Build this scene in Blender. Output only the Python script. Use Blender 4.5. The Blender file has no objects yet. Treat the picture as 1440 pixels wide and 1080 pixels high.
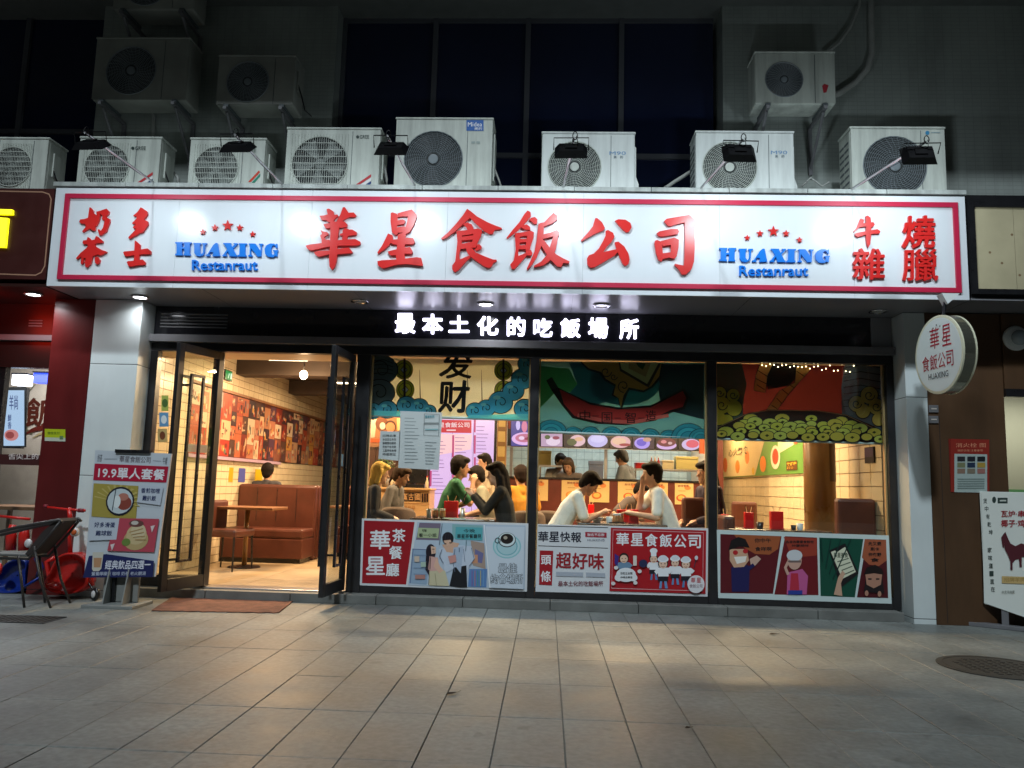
import bpy, bmesh, math, random
import numpy as np
from mathutils import Vector, Matrix
R = math.radians
random.seed(7)
scene = bpy.context.scene
COL = scene.collection

# ------------------------------------------------------------------ camera
CAM_H, YAW, PITCH, ROLL, FPX = 1.2, 0.0456, 0.1277, 0.0264, 1123.0
def _cam_axes():
    cy, sy, cp, sp = math.cos(YAW), math.sin(YAW), math.cos(PITCH), math.sin(PITCH)
    fwd = Vector((-sy*cp, cy*cp, sp)); right = Vector((cy, sy, 0)); down = fwd.cross(right)
    c, s = math.cos(ROLL), math.sin(ROLL)
    return c*right - s*down, s*right + c*down, fwd
AX_R, AX_D, AX_F = _cam_axes()
cam_data = bpy.data.cameras.new("camera")
cam = bpy.data.objects.new("camera", cam_data); COL.objects.link(cam)
m = Matrix((AX_R, -AX_D, -AX_F)).transposed().to_4x4()
m.translation = Vector((0, 0, CAM_H)); cam.matrix_world = m
cam_data.sensor_width = 36; cam_data.lens = 36*FPX/1440
cam_data.clip_start = .05; cam_data.clip_end = 500
scene.camera = cam

# ------------------------------------------------------------------ world, exposure
world = bpy.data.worlds.new("World"); scene.world = world; world.use_nodes = True
nt = world.node_tree; bg = nt.nodes["Background"]
sky = nt.nodes.new("ShaderNodeTexSky"); sky.sky_type = 'NISHITA'; sky.sun_disc = False
sky.sun_elevation = R(-4); sky.sun_rotation = R(200)
nt.links.new(sky.outputs[0], bg.inputs[0]); bg.inputs[1].default_value = 0.05
sun_d = bpy.data.lights.new("street_light_sun", 'SUN'); sun_d.energy = 1.3; sun_d.angle = R(3); sun_d.color = (.82, .93, 1)
sun = bpy.data.objects.new("street_light_sun", sun_d); COL.objects.link(sun); sun.rotation_euler = Vector((.12, 1, -1.05)).to_track_quat('-Z', 'Y').to_euler()  # sun lamp standing in for unseen street light from the front
vs = scene.view_settings
vs.view_transform = 'Standard'; vs.look = 'None'; vs.exposure = 0.28; vs.gamma = 1.0; vs.use_curve_mapping = False
scene.render.engine = 'CYCLES'
scene.cycles.use_denoising = True
scene.cycles.max_bounces = 8; scene.cycles.transparent_max_bounces = 12
scene.cycles.sample_clamp_indirect = 6; scene.cycles.caustics_reflective = False; scene.cycles.caustics_refractive = False

FLOOD_W, DOWN_W, IN_W = 8.2, 4.0, 84.0
GLOW_WARM = (1.0, .67, .37)
COOL = (.80, .93, 1.0)

# ------------------------------------------------------------------ placing: a pixel of the photo on a real plane of the place
def ray(px, py):
    return AX_R*((px-720)/FPX) + AX_D*((py-540)/FPX) + AX_F
CAMP = Vector((0, 0, CAM_H))
def atY(px, py, Y): d = ray(px, py); return CAMP + d*(Y/d.y)
def atZ(px, py, Z): d = ray(px, py); return CAMP + d*((Z-CAM_H)/d.z)
def atX(px, py, X): d = ray(px, py); return CAMP + d*(X/d.x)

class Pl:
    def __init__(s, o, u, v):
        s.o, s.u, s.v = Vector(o), Vector(u).normalized(), Vector(v).normalized()
        s.n = s.u.cross(s.v).normalized()
    def px(s, x, y):
        d = ray(x, y); t = (s.o-CAMP).dot(s.n)/d.dot(s.n); p = CAMP+d*t-s.o
        return (p.dot(s.u), p.dot(s.v))
    def pt(s, a, b, d=0): return s.o + s.u*a + s.v*b + s.n*d
def FY(Y): return Pl((0, Y, 0), (1, 0, 0), (0, 0, 1))

# ------------------------------------------------------------------ materials
MATS = {}
def mat(name, col=(.5,.5,.5), rough=.5, metal=0.0, emit=None, es=1.0, var=0.0, vscale=6.0, bump=0.0, bscale=60.0, spec=None, trans=0.0, coat=0.0):
    if name in MATS: return MATS[name]
    M = bpy.data.materials.new(name); M.use_nodes = True; MATS[name] = M
    t = M.node_tree; b = t.nodes["Principled BSDF"]
    b.inputs['Base Color'].default_value = (*col, 1); b.inputs['Roughness'].default_value = rough
    b.inputs['Metallic'].default_value = metal
    if spec is not None: b.inputs['Specular IOR Level'].default_value = spec
    if coat: b.inputs['Coat Weight'].default_value = coat; b.inputs['Coat Roughness'].default_value = .08
    if emit: b.inputs['Emission Color'].default_value = (*emit, 1); b.inputs['Emission Strength'].default_value = es
    if var or bump:
        tc = t.nodes.new("ShaderNodeTexCoord")
        if var:
            n = t.nodes.new("ShaderNodeTexNoise"); n.inputs['Scale'].default_value = vscale; n.inputs['Detail'].default_value = 6
            t.links.new(tc.outputs['Object'], n.inputs['Vector'])
            mr = t.nodes.new("ShaderNodeMapRange"); mr.inputs[1].default_value = .3; mr.inputs[2].default_value = .7
            mr.inputs[3].default_value = 1-var; mr.inputs[4].default_value = 1+var
            t.links.new(n.outputs[0], mr.inputs[0])
            mx = t.nodes.new("ShaderNodeMix"); mx.data_type = 'RGBA'; mx.blend_type = 'MULTIPLY'; mx.inputs[0].default_value = 1
            mx.inputs[6].default_value = (*col, 1)
            t.links.new(mr.outputs[0], mx.inputs[7]); t.links.new(mx.outputs[2], b.inputs['Base Color'])
            mr2 = t.nodes.new("ShaderNodeMapRange"); mr2.inputs[3].default_value = max(.02, rough-.08); mr2.inputs[4].default_value = min(1, rough+.1)
            t.links.new(n.outputs[0], mr2.inputs[0]); t.links.new(mr2.outputs[0], b.inputs['Roughness'])
        if bump:
            n2 = t.nodes.new("ShaderNodeTexNoise"); n2.inputs['Scale'].default_value = bscale; n2.inputs['Detail'].default_value = 4
            t.links.new(tc.outputs['Object'], n2.inputs['Vector'])
            bp = t.nodes.new("ShaderNodeBump"); bp.inputs['Strength'].default_value = bump; bp.inputs['Distance'].default_value = .01
            t.links.new(n2.outputs[0], bp.inputs['Height']); t.links.new(bp.outputs[0], b.inputs['Normal'])
    return M
def streaks(M, amt=.35, sx=9, sz=.9):
    t = M.node_tree; b = t.nodes["Principled BSDF"]; bc = b.inputs['Base Color']
    g = t.nodes.new("ShaderNodeNewGeometry"); mp = t.nodes.new("ShaderNodeMapping"); mp.inputs['Scale'].default_value = (sx, sx, sz)
    n = t.nodes.new("ShaderNodeTexNoise"); n.inputs['Scale'].default_value = 1.0; n.inputs['Detail'].default_value = 7; n.inputs['Roughness'].default_value = .65
    t.links.new(g.outputs['Position'], mp.inputs[0]); t.links.new(mp.outputs[0], n.inputs['Vector'])
    mr = t.nodes.new("ShaderNodeMapRange"); mr.inputs[1].default_value = .42; mr.inputs[2].default_value = .68; mr.inputs[3].default_value = 1; mr.inputs[4].default_value = 1-amt
    t.links.new(n.outputs[0], mr.inputs[0]); mx = t.nodes.new("ShaderNodeMix"); mx.data_type = 'RGBA'; mx.blend_type = 'MULTIPLY'; mx.inputs[0].default_value = 1
    if bc.links: t.links.new(bc.links[0].from_socket, mx.inputs[6])
    else: mx.inputs[6].default_value = bc.default_value
    t.links.new(mr.outputs[0], mx.inputs[7]); t.links.new(mx.outputs[2], bc)
def glass(name, tint=(1,1,1), ior=1.45, rough=.0):
    if name in MATS: return MATS[name]
    M = bpy.data.materials.new(name); M.use_nodes = True; MATS[name] = M; t = M.node_tree
    t.nodes.remove(t.nodes["Principled BSDF"]); out = t.nodes["Material Output"]
    tr = t.nodes.new("ShaderNodeBsdfTransparent"); tr.inputs[0].default_value = (*tint, 1)
    gl = t.nodes.new("ShaderNodeBsdfGlossy"); gl.inputs['Roughness'].default_value = rough
    geo = t.nodes.new("ShaderNodeNewGeometry"); dt = t.nodes.new("ShaderNodeVectorMath"); dt.operation = 'DOT_PRODUCT'
    t.links.new(geo.outputs['Incoming'], dt.inputs[0]); t.links.new(geo.outputs['Normal'], dt.inputs[1])
    def mth(op, a, b):
        n_ = t.nodes.new("ShaderNodeMath"); n_.operation = op
        for i_, x_ in enumerate((a, b)):
            if x_ is None: continue
            if isinstance(x_, (int, float)): n_.inputs[i_].default_value = x_
            else: t.links.new(x_, n_.inputs[i_])
        return n_.outputs[0]
    ab = mth('ABSOLUTE', dt.outputs['Value'], None); om = mth('SUBTRACT', 1.0, ab); p5 = mth('POWER', om, 5.0); sc_ = mth('MULTIPLY', p5, .96); fr_out = mth('ADD', sc_, .04)
    mx = t.nodes.new("ShaderNodeMixShader")
    t.links.new(fr_out, mx.inputs[0]); t.links.new(tr.outputs[0], mx.inputs[1]); t.links.new(gl.outputs[0], mx.inputs[2])
    t.links.new(mx.outputs[0], out.inputs[0]); return M
def cloth(name, col, amt=.55):     # printed blind: lets some light through
    if name in MATS: return MATS[name]
    M = bpy.data.materials.new(name); M.use_nodes = True; MATS[name] = M; t = M.node_tree
    t.nodes.remove(t.nodes["Principled BSDF"]); out = t.nodes["Material Output"]
    d = t.nodes.new("ShaderNodeBsdfDiffuse"); d.inputs[0].default_value = (*col, 1)
    tl = t.nodes.new("ShaderNodeBsdfTranslucent"); tl.inputs[0].default_value = (*col, 1)
    mx = t.nodes.new("ShaderNodeMixShader"); mx.inputs[0].default_value = amt
    t.links.new(d.outputs[0], mx.inputs[1]); t.links.new(tl.outputs[0], mx.inputs[2]); t.links.new(mx.outputs[0], out.inputs[0]); return M
def hexc(h):
    h = h.lstrip('#'); c = [int(h[i:i+2], 16)/255 for i in (0, 2, 4)]
    return tuple((x/12.92 if x <= .04045 else ((x+.055)/1.055)**2.4) for x in c)
def ink(h, kind='print'):
    n = kind+'_'+h
    if n in MATS: return MATS[n]
    c = hexc(h)
    if kind == 'print': return mat(n, c, .42)
    if kind == 'matt': return mat(n, c, .75)
    if kind == 'blind': return cloth(n, tuple(min(.9, x*2.5+.02) for x in c))
    if kind == 'glow': return mat(n, (.02,.02,.02), .3, emit=c, es=1.0)
    if kind == 'gloww': return mat(n, (.02,.02,.02), .3, emit=c, es=1.6)

# ------------------------------------------------------------------ objects
def tag(o, label=None, cat=None, group=None, kind=None):
    if label: o['label'] = label
    if cat: o['category'] = cat
    if group: o['group'] = group
    if kind: o['kind'] = kind
    return o
def empty(name, loc=(0,0,0), rz=0, label=None, cat=None, group=None, kind=None):
    o = bpy.data.objects.new(name, None); COL.objects.link(o); o.location = loc; o.rotation_euler = (0, 0, rz)
    o.empty_display_size = .1
    return tag(o, label, cat, group, kind)
def wmat(o):
    M = Matrix.LocRotScale(o.location, o.rotation_euler, o.scale)
    return wmat(o.parent) @ M if o.parent else M
def kids(o): return [c for c in bpy.data.objects if c.parent == o]
def copy_tree(o, parent=None):
    c = o.copy(); COL.objects.link(c); c.parent = parent
    for ch in kids(o): copy_tree(ch, c)
    return c

class MB:
    def __init__(s): s.v, s.f, s.m, s.mats, s.sm = [], [], [], [], False
    def mi(s, M):
        if M not in s.mats: s.mats.append(M)
        return s.mats.index(M)
    def add(s, vs, fs, M=None):
        o = len(s.v); s.v += [tuple(p) for p in vs]; s.f += [tuple(i+o for i in f) for f in fs]
        k = s.mi(M) if M is not None else 0
        s.m += [k]*len(fs); return s
    def box(s, x0, x1, y0, y1, z0, z1, M=None):
        vs = [(x,y,z) for z in (z0,z1) for y in (y0,y1) for x in (x0,x1)]
        return s.add(vs, [(0,2,3,1),(4,5,7,6),(0,1,5,4),(2,6,7,3),(0,4,6,2),(1,3,7,5)], M)
    def obox(s, c, ux, uy, uz, hx, hy, hz, M=None):
        c, ux, uy, uz = map(Vector, (c, ux, uy, uz))
        vs = [c+ux*hx*i+uy*hy*j+uz*hz*k for k in (-1,1) for j in (-1,1) for i in (-1,1)]
        return s.add(vs, [(0,2,3,1),(4,5,7,6),(0,1,5,4),(2,6,7,3),(0,4,6,2),(1,3,7,5)], M)
    def prism(s, pts, vec, M=None):
        vec = Vector(vec); n = len(pts); pts = [Vector(p) for p in pts]
        vs = pts + [p+vec for p in pts]
        fs = [tuple(range(n)), tuple(range(2*n-1, n-1, -1))]
        fs += [(i, (i+1) % n + 0, (i+1) % n+n, i+n)[::-1] for i in range(n)]
        return s.add(vs, fs, M)
    def tube(s, pts, r, n=8, M=None, cap=True, closed=False):
        pts = [Vector(p) for p in pts]; N = len(pts); rs = r if isinstance(r, (list, tuple)) else [r]*N
        rings = []; prev = None
        for i, p in enumerate(pts):
            if closed: t = pts[(i+1) % N]-pts[i-1]
            else: t = pts[min(i+1, N-1)]-pts[max(i-1, 0)]
            t.normalize()
            a = prev if prev is not None else (Vector((0,0,1)) if abs(t.z) < .9 else Vector((1,0,0)))
            a = (a - t*a.dot(t)); a = a.normalized() if a.length > 1e-6 else t.orthogonal().normalized()
            b = t.cross(a); prev = a
            rings.append([p+(a*math.cos(2*math.pi*k/n)+b*math.sin(2*math.pi*k/n))*rs[i] for k in range(n)])
        vs = [q for ring in rings for q in ring]; fs = []
        for i in range(N if closed else N-1):
            j = (i+1) % N
            for k in range(n):
                fs.append((i*n+k, i*n+(k+1) % n, j*n+(k+1) % n, j*n+k))
        if cap and not closed: fs += [tuple(range(n))[::-1], tuple(range((N-1)*n, N*n))]
        return s.add(vs, fs, M)
    def lathe(s, prof, c=(0,0,0), ax=(0,0,1), n=20, M=None, cap=True):
        c, ax = Vector(c), Vector(ax).normalized(); a = ax.orthogonal().normalized(); b = ax.cross(a)
        vs = [c+ax*h+(a*math.cos(2*math.pi*k/n)+b*math.sin(2*math.pi*k/n))*max(r, 1e-4) for r, h in prof for k in range(n)]
        fs = [(i*n+k, i*n+(k+1) % n, (i+1)*n+(k+1) % n, (i+1)*n+k) for i in range(len(prof)-1) for k in range(n)]
        if cap: fs += [tuple(range(n))[::-1], tuple(range((len(prof)-1)*n, len(prof)*n))]
        return s.add(vs, fs, M)
    def ell(s, c, r, n=16, M=None, rot=None):
        c = Vector(c); vs = []; fs = []; h = n//2
        for i in range(h+1):
            th = math.pi*i/h
            for k in range(n):
                ph = 2*math.pi*k/n
                p = Vector((r[0]*math.sin(th)*math.cos(ph), r[1]*math.sin(th)*math.sin(ph), r[2]*math.cos(th)))
                if rot is not None: p = rot @ p
                vs.append(c+p)
        for i in range(h):
            for k in range(n): fs.append((i*n+k, (i+1)*n+k, (i+1)*n+(k+1) % n, i*n+(k+1) % n))
        return s.add(vs, fs, M)
    def build(s, name, M=None, parent=None, smooth=False, bevel=0, seg=2, local=False):
        me = bpy.data.meshes.new(name)
        vs = s.v
        if parent is not None and not local:
            inv = wmat(parent).inverted(); vs = [tuple(inv @ Vector(p)) for p in vs]
        me.from_pydata(vs, [], s.f); me.update()
        mats = s.mats if s.mats else [M]
        for x in mats: me.materials.append(x)
        if s.mats: me.polygons.foreach_set('material_index', s.m)
        o = bpy.data.objects.new(name, me); COL.objects.link(o)
        if parent is not None: o.parent = parent
        if smooth: me.polygons.foreach_set('use_smooth', [True]*len(me.polygons))
        if bevel:
            b = o.modifiers.new('bevel', 'BEVEL'); b.width = bevel; b.segments = seg; b.limit_method = 'ANGLE'; b.angle_limit = R(40)
        return o
def box(name, x0, x1, y0, y1, z0, z1, M, parent=None, bevel=0):
    return MB().box(x0, x1, y0, y1, z0, z1).build(name, M, parent, bevel=bevel)

# text outlines from the built-in font, normalised to the unit square
_tc = {}
def glyphs(s, bold=.012, shear=0.0):
    k = (s, bold, shear)
    if k in _tc: return _tc[k]
    c = bpy.data.curves.new('t', 'FONT'); c.body = s; c.size = 1; c.offset = bold; c.shear = shear; c.resolution_u = 2; c.fill_mode = 'FRONT'
    o = bpy.data.objects.new('t', c); COL.objects.link(o)
    dg = bpy.context.evaluated_depsgraph_get(); dg.update(); me = bpy.data.meshes.new_from_object(o.evaluated_get(dg))
    v = [(p.co.x, p.co.y) for p in me.vertices]; f = [tuple(p.vertices) for p in me.polygons]
    bpy.data.objects.remove(o); bpy.data.meshes.remove(me); bpy.data.curves.remove(c)
    if not v: _tc[k] = ([], []); return _tc[k]
    x0, x1 = min(a for a, b in v), max(a for a, b in v); y0, y1 = min(b for a, b in v), max(b for a, b in v)
    v = [((a-x0)/max(x1-x0, 1e-6), (b-y0)/max(y1-y0, 1e-6)) for a, b in v]
    _tc[k] = (v, f); return _tc[k]

class Canvas:                       # flat print built on a plane, one mesh with a thin step per layer
    def __init__(s, pl, d0=0.001, step=.00025, kind='print'):
        s.pl, s.d, s.step, s.kind, s.mb = pl, d0, step, kind, MB()
    def M(s, c): return ink(c, s.kind) if isinstance(c, str) else c
    def poly(s, pts, c, world=False):
        q = pts if world else [s.pl.px(*p) for p in pts]
        vs = [s.pl.pt(a, b, s.d) for a, b in q]; s.mb.add(vs, [tuple(range(len(vs)))], s.M(c)); s.d += s.step; return s
    def rect(s, x0, y0, x1, y1, c, sk=0):
        return s.poly([(x0, y0), (x0, y1), (x1, y1+sk), (x1, y0+sk)], c)
    def ell(s, cx, cy, rx, ry, c, n=22, a0=0, a1=360, rot=0):
        cr, sr = math.cos(R(rot)), math.sin(R(rot)); full = a1-a0 >= 360
        pts = []
        for k in range(n if full else n+1):
            t = R(a0+(a1-a0)*k/n); x, y = rx*math.cos(t), ry*math.sin(t); pts.append((cx+x*cr-y*sr, cy+x*sr+y*cr))
        return s.poly(pts[::-1], c)
    def line(s, pts, w, c, closed=False):
        P = [Vector(p) for p in pts]; N = len(P); L, Rr = [], []
        for i in range(N):
            if closed: t = P[(i+1) % N]-P[i-1]
            else: t = P[min(i+1, N-1)]-P[max(i-1, 0)]
            t.normalize(); n = Vector((-t.y, t.x))*(w[i] if isinstance(w, (list, tuple)) else w)/2
            L.append(P[i]+n); Rr.append(P[i]-n)
        vs = []
        for q in L+Rr:
            a, b = s.pl.px(q.x, q.y); vs.append(s.pl.pt(a, b, s.d))
        fs = [(i, (i+1) % N, N+(i+1) % N, N+i) for i in range(N if closed else N-1)]
        s.mb.add(vs, fs, s.M(c)); s.d += s.step; return s
    def ring(s, cx, cy, rx, ry, w, c, n=26, a0=0, a1=360):
        full = a1-a0 >= 360
        pts = [(cx+rx*math.cos(R(a0+(a1-a0)*k/n)), cy+ry*math.sin(R(a0+(a1-a0)*k/n))) for k in range(n if full else n+1)]
        return s.line(pts, w, c, closed=full)
    def spiral(s, cx, cy, r, w, c, turns=1.2, a0=0, sx=1):
        pts = [(cx+sx*r*(1-.8*k/24)*math.cos(R(a0)+2*math.pi*turns*k/24), cy+r*(1-.8*k/24)*math.sin(R(a0)+2*math.pi*turns*k/24)) for k in range(25)]
        return s.line(pts, w, c)
    def text(s, t, x0, y0, x1, y1, c, bold=.012, shear=0, sk=None):
        """the text fills the box; sk = drop of the right end in pixels (None: the plane's own perspective)"""
        v, f = glyphs(t, 0.0, shear); br_ = max(0.0, bold)*.75; nl = max(1, len(t.split('\n')[0])); av = abs(y1-y0)/max(abs(x1-x0), 1e-6)
        k = 0 if sk is None else sk
        stamps = [(0, 0)] if br_ < .006 else [(math.cos(a_)*br_*av, math.sin(a_)*br_) for a_ in (.4, 1.97, 3.54, 5.11)]
        bl, br, tl, tr = s.pl.px(x0, y1), s.pl.px(x1, y1+k), s.pl.px(x0, y0), s.pl.px(x1, y0+k)
        for sx_, sy_ in stamps:
            vs = []
            for a, b in v:
                a += sx_; b += sy_
                p = [(bl[i]*(1-a)+br[i]*a)*(1-b)+(tl[i]*(1-a)+tr[i]*a)*b for i in (0, 1)]
                vs.append(s.pl.pt(p[0], p[1], s.d))
            s.mb.add(vs, f, s.M(c)); s.d += s.step*.3
        s.d += s.step*.4; return s
    def build(s, name, parent): return s.mb.build(name, None, parent)

def letter3d(name, pl, polys, org, sc, depth, M, parent, d0=0.0):
    mb = MB()
    for i, P in enumerate(polys):
        q = [pl.px(org[0]+x/sc, org[1]+y/sc) for x, y in P]
        dd = depth + .0006*i
        A = sum(q[k][0]*q[(k+1) % len(q)][1]-q[(k+1) % len(q)][0]*q[k][1] for k in range(len(q)))
        if A < 0: q = q[::-1]
        mb.prism([pl.pt(a, b, d0+dd) for a, b in q], -pl.n*(dd-.0002*i))
    o = mb.build(name, M, parent); return o
def text3d(name, pl, t, x0, y0, x1, y1, depth, M, parent, bold=.02, shear=0, d0=0.0):
    v, f = glyphs(t, 0.0, shear); av = abs(y1-y0)/max(abs(x1-x0), 1e-6); cnt = {}
    bl, br, tl, tr = pl.px(x0, y1), pl.px(x1, y1), pl.px(x0, y0), pl.px(x1, y0)
    for q in f:
        for i in range(len(q)): cnt[(q[i], q[(i+1) % len(q)])] = 1
    edges = [(a, b) for (a, b) in cnt if (b, a) not in cnt]
    mb = MB()
    for k_ in range(8):
        sx_, sy_ = math.cos(k_*math.pi/4+.2)*bold*av, math.sin(k_*math.pi/4+.2)*bold; dd = depth+.0004*k_
        fr, bk = [], []
        for a, b in v:
            a = a*(1-2*bold*av)+bold*av+sx_; b = b*(1-2*bold)+bold+sy_
            p = [(bl[i]*(1-a)+br[i]*a)*(1-b)+(tl[i]*(1-a)+tr[i]*a)*b for i in (0, 1)]
            fr.append(pl.pt(p[0], p[1], d0+dd)); bk.append(pl.pt(p[0], p[1], d0))
        n = len(fr); mb.add(fr+bk, list(f)+[(a+n, b+n, b, a) for a, b in edges])
    return mb.build(name, M, parent)

# ------------------------------------------------------------------ base materials
M_white = mat('white_paint', (.72,.76,.76), .55, var=.06, vscale=2.5)
M_pillar = mat('pillar_panel', (.62,.68,.68), .38, var=.07, vscale=1.6)
M_black = mat('black_metal', (.012,.012,.014), .28, var=.15, vscale=9)
M_frame = mat('dark_frame_metal', (.018,.018,.02), .33, var=.2, vscale=7)
M_grey = mat('grey_metal', (.16,.16,.17), .4, var=.1)
M_sign = mat('sign_acrylic', (.72,.76,.80), .20, var=.025, vscale=1.2)
M_red = mat('sign_red', (.64,.020,.018), .3, var=.08, vscale=3)
M_redside = mat('border_red', (.52,.015,.06), .4)
M_blue = mat('sign_blue', (.006,.19,.72), .3)
M_led = mat('led_white', (.9,.9,1), .4, emit=(.80,.78,1.0), es=3.6)
M_soffit = mat('soffit_panel', (.24,.24,.26), .30, var=.08, vscale=2)
M_ac = mat('ac_casing', (.60,.64,.58), .45, var=.08, vscale=3, bump=.03)
M_ac2 = mat('ac_casing_white', (.68,.72,.70), .42, var=.05, vscale=3)
M_dark = mat('dark_void', (.012,.014,.016), .6)
M_fan = mat('fan_grey', (.10,.12,.13), .5)
M_steel = mat('steel_tube', (.55,.55,.56), .3, metal=.9)
M_brownwall = mat('brown_cladding', (.085,.042,.018), .45, var=.12, vscale=2)
M_maroon = mat('maroon_cladding', (.10,.010,.010), .30, var=.12, vscale=2)
M_leather = mat('brown_leather', (.088,.024,.014), .42, var=.2, vscale=5, bump=.05, bscale=30)
M_wood = mat('table_wood', (.22,.105,.05), .4, var=.2, vscale=8)
M_cream = mat('cream_paint', (.62,.50,.34), .6, var=.05)
M_glass = glass('window_glass', (.93,.96,.95))
M_plaster = mat('interior_plaster', (.60,.50,.36), .7, var=.05)
M_lampw = mat('lamp_cool', (1,1,1), .4, emit=(.92,.95,1), es=14)
M_lampi = mat('lamp_warm', (1,1,1), .4, emit=(1,.80,.52), es=12)
M_off = mat('lamp_off', (.5,.5,.5), .25)
M_chrome = mat('chrome', (.7,.7,.7), .15, metal=1)

streaks(M_ac, .32); streaks(M_ac2, .22); streaks(M_pillar, .07, 3, .6); streaks(M_sign, .03, 5, .5); streaks(M_brownwall, .3, 3, .5); streaks(M_frame, .3); streaks(M_maroon, .2, 4, .5)
def light_area(name, loc, size, energy, color, direction, sy=None, parent=None, spread=180):
    d = bpy.data.lights.new(name, 'AREA'); d.energy = energy; d.color = color; d.shape = 'RECTANGLE' if sy else 'SQUARE'; d.size = size
    if sy: d.size_y = sy
    d.spread = R(spread)
    o = bpy.data.objects.new(name, d); COL.objects.link(o); o.location = loc
    o.rotation_euler = Vector(direction).to_track_quat('-Z', 'Y').to_euler()
    return o

# ================================================================== THE SETTING
YG, YP, YS = 8.3, 8.0, 7.45            # glass line, pillar fronts, sign face
ZS0, ZS1 = 3.035, 4.035                # sign bottom and top
M_ground = mat('paving_base', (.19,.19,.175), .9)
g = MB(); g.box(-60, 60, -20, 60, -.4, -.010); tag(g.build('ground', M_ground), 'dark bedding ground under the paving', kind='structure')
# paving slabs laid one by one where they can be picked apart
def slab_mat(i, c):
    n = 'paving_stone_%d' % i
    M = mat(n, c, .50, var=.10, vscale=2.2, bump=.14, bscale=45)
    t = M.node_tree; b = t.nodes["Principled BSDF"]
    tc = t.nodes.new("ShaderNodeTexCoord"); n1 = t.nodes.new("ShaderNodeTexNoise"); n1.inputs['Scale'].default_value = .9; n1.inputs['Detail'].default_value = 8; n1.inputs['Roughness'].default_value = .65
    n3 = t.nodes.new("ShaderNodeTexNoise"); n3.inputs['Scale'].default_value = 26; n3.inputs['Detail'].default_value = 3
    geo = t.nodes.new("ShaderNodeNewGeometry")
    t.links.new(geo.outputs['Position'], n1.inputs['Vector']); t.links.new(geo.outputs['Position'], n3.inputs['Vector'])
    src = b.inputs['Base Color'].links[0].from_socket
    prev = src
    for nn, lo, hi in ((n1, .55, 1.22), (n3, .86, 1.12)):
        mr = t.nodes.new("ShaderNodeMapRange"); mr.inputs[1].default_value = .36; mr.inputs[2].default_value = .66; mr.inputs[3].default_value = lo; mr.inputs[4].default_value = hi
        t.links.new(nn.outputs[0], mr.inputs[0])
        mx = t.nodes.new("ShaderNodeMix"); mx.data_type = 'RGBA'; mx.blend_type = 'MULTIPLY'; mx.inputs[0].default_value = 1
        t.links.new(prev, mx.inputs[6]); t.links.new(mr.outputs[0], mx.inputs[7]); prev = mx.outputs[2]
    n4 = t.nodes.new("ShaderNodeTexNoise"); n4.inputs['Scale'].default_value = 7.5; n4.inputs['Detail'].default_value = 2
    t.links.new(geo.outputs['Position'], n4.inputs['Vector'])
    mr = t.nodes.new("ShaderNodeMapRange"); mr.inputs[1].default_value = .66; mr.inputs[2].default_value = .72; mr.inputs[3].default_value = 1; mr.inputs[4].default_value = .72
    t.links.new(n4.outputs[0], mr.inputs[0]); mx = t.nodes.new("ShaderNodeMix"); mx.data_type = 'RGBA'; mx.blend_type = 'MULTIPLY'; mx.inputs[0].default_value = 1
    t.links.new(prev, mx.inputs[6]); t.links.new(mr.outputs[0], mx.inputs[7]); prev = mx.outputs[2]
    t.links.new(prev, b.inputs['Base Color'])
    mr3 = t.nodes.new("ShaderNodeMapRange"); mr3.inputs[1].default_value = .3; mr3.inputs[2].default_value = .7; mr3.inputs[3].default_value = .36; mr3.inputs[4].default_value = .62
    t.links.new(n1.outputs[0], mr3.inputs[0]); t.links.new(mr3.outputs[0], b.inputs['Roughness'])
    return M
SL = [slab_mat(i, c) for i, c in enumerate([(.205,.222,.212), (.210,.226,.214), (.200,.217,.208), (.207,.221,.210)])]
pave = empty('pavement', (0, 0, 0), kind='structure')
PX, PY0 = .33, .733
rest = MB(); cells = []
for i in range(-40, 40):
    for j in range(-8, 9):
        x0 = .112 + i*PX; y1 = 8.04 - j*PY0; y0 = y1-PY0
        seen = False
        cx, cy = x0+PX/2, (y0+y1)/2
        if cy > 2.5:
            d = Vector((cx, cy, 0))-CAMP; q = (d.dot(AX_R), d.dot(AX_D), d.dot(AX_F)); px, py = 720+FPX*q[0]/q[2], 540+FPX*q[1]/q[2]
            seen = -60 < px < 1500 and py < 1180
        (cells.append((x0, y0)) if seen else rest.box(x0+.003, x0+PX-.003, y0+.003, y1-.003, -.009, random.uniform(-.0012, .0004)))
cells.sort(key=lambda c: c[1]+abs(c[0])*.3)
slab_me = {}
for n, (x0, y0) in enumerate(cells):
    if n >= 295: rest.box(x0+.003, x0+PX-.003, y0+.003, y0+PY0-.003, -.009, -.0005); continue
    k = random.randrange(4)
    if k not in slab_me:
        a = .0018; b = .0045
        mbb = MB(); mbb.add([(a,a,-.009),(PX-a,a,-.009),(PX-a,PY0-a,-.009),(a,PY0-a,-.009),(a,a,-.003),(PX-a,a,-.003),(PX-a,PY0-a,-.003),(a,PY0-a,-.003),
                 (b,b,0),(PX-b,b,0),(PX-b,PY0-b,0),(b,PY0-b,0)],
                [(0,1,5,4),(1,2,6,5),(2,3,7,6),(3,0,4,7),(4,5,9,8),(5,6,10,9),(6,7,11,10),(7,4,8,11),(8,9,10,11)])
        o = mbb.build('paving_slab', SL[k], pave, local=True); slab_me[k] = o.data
    else:
        o = bpy.data.objects.new('paving_slab', slab_me[k]); COL.objects.link(o); o.parent = pave
    o.location = (x0, y0, random.uniform(-.0014, .0012)); o.rotation_euler = (random.uniform(-.0012, .0012), random.uniform(-.002, .002), 0)
tag(rest.build('paving_slab_field', SL[1], pave), kind='stuff')
M_step = mat('step_stone', (.15,.155,.145), .6, var=.2, vscale=5, bump=.15)
st = empty('step', (0, 8.1, 0), kind='structure')
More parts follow.
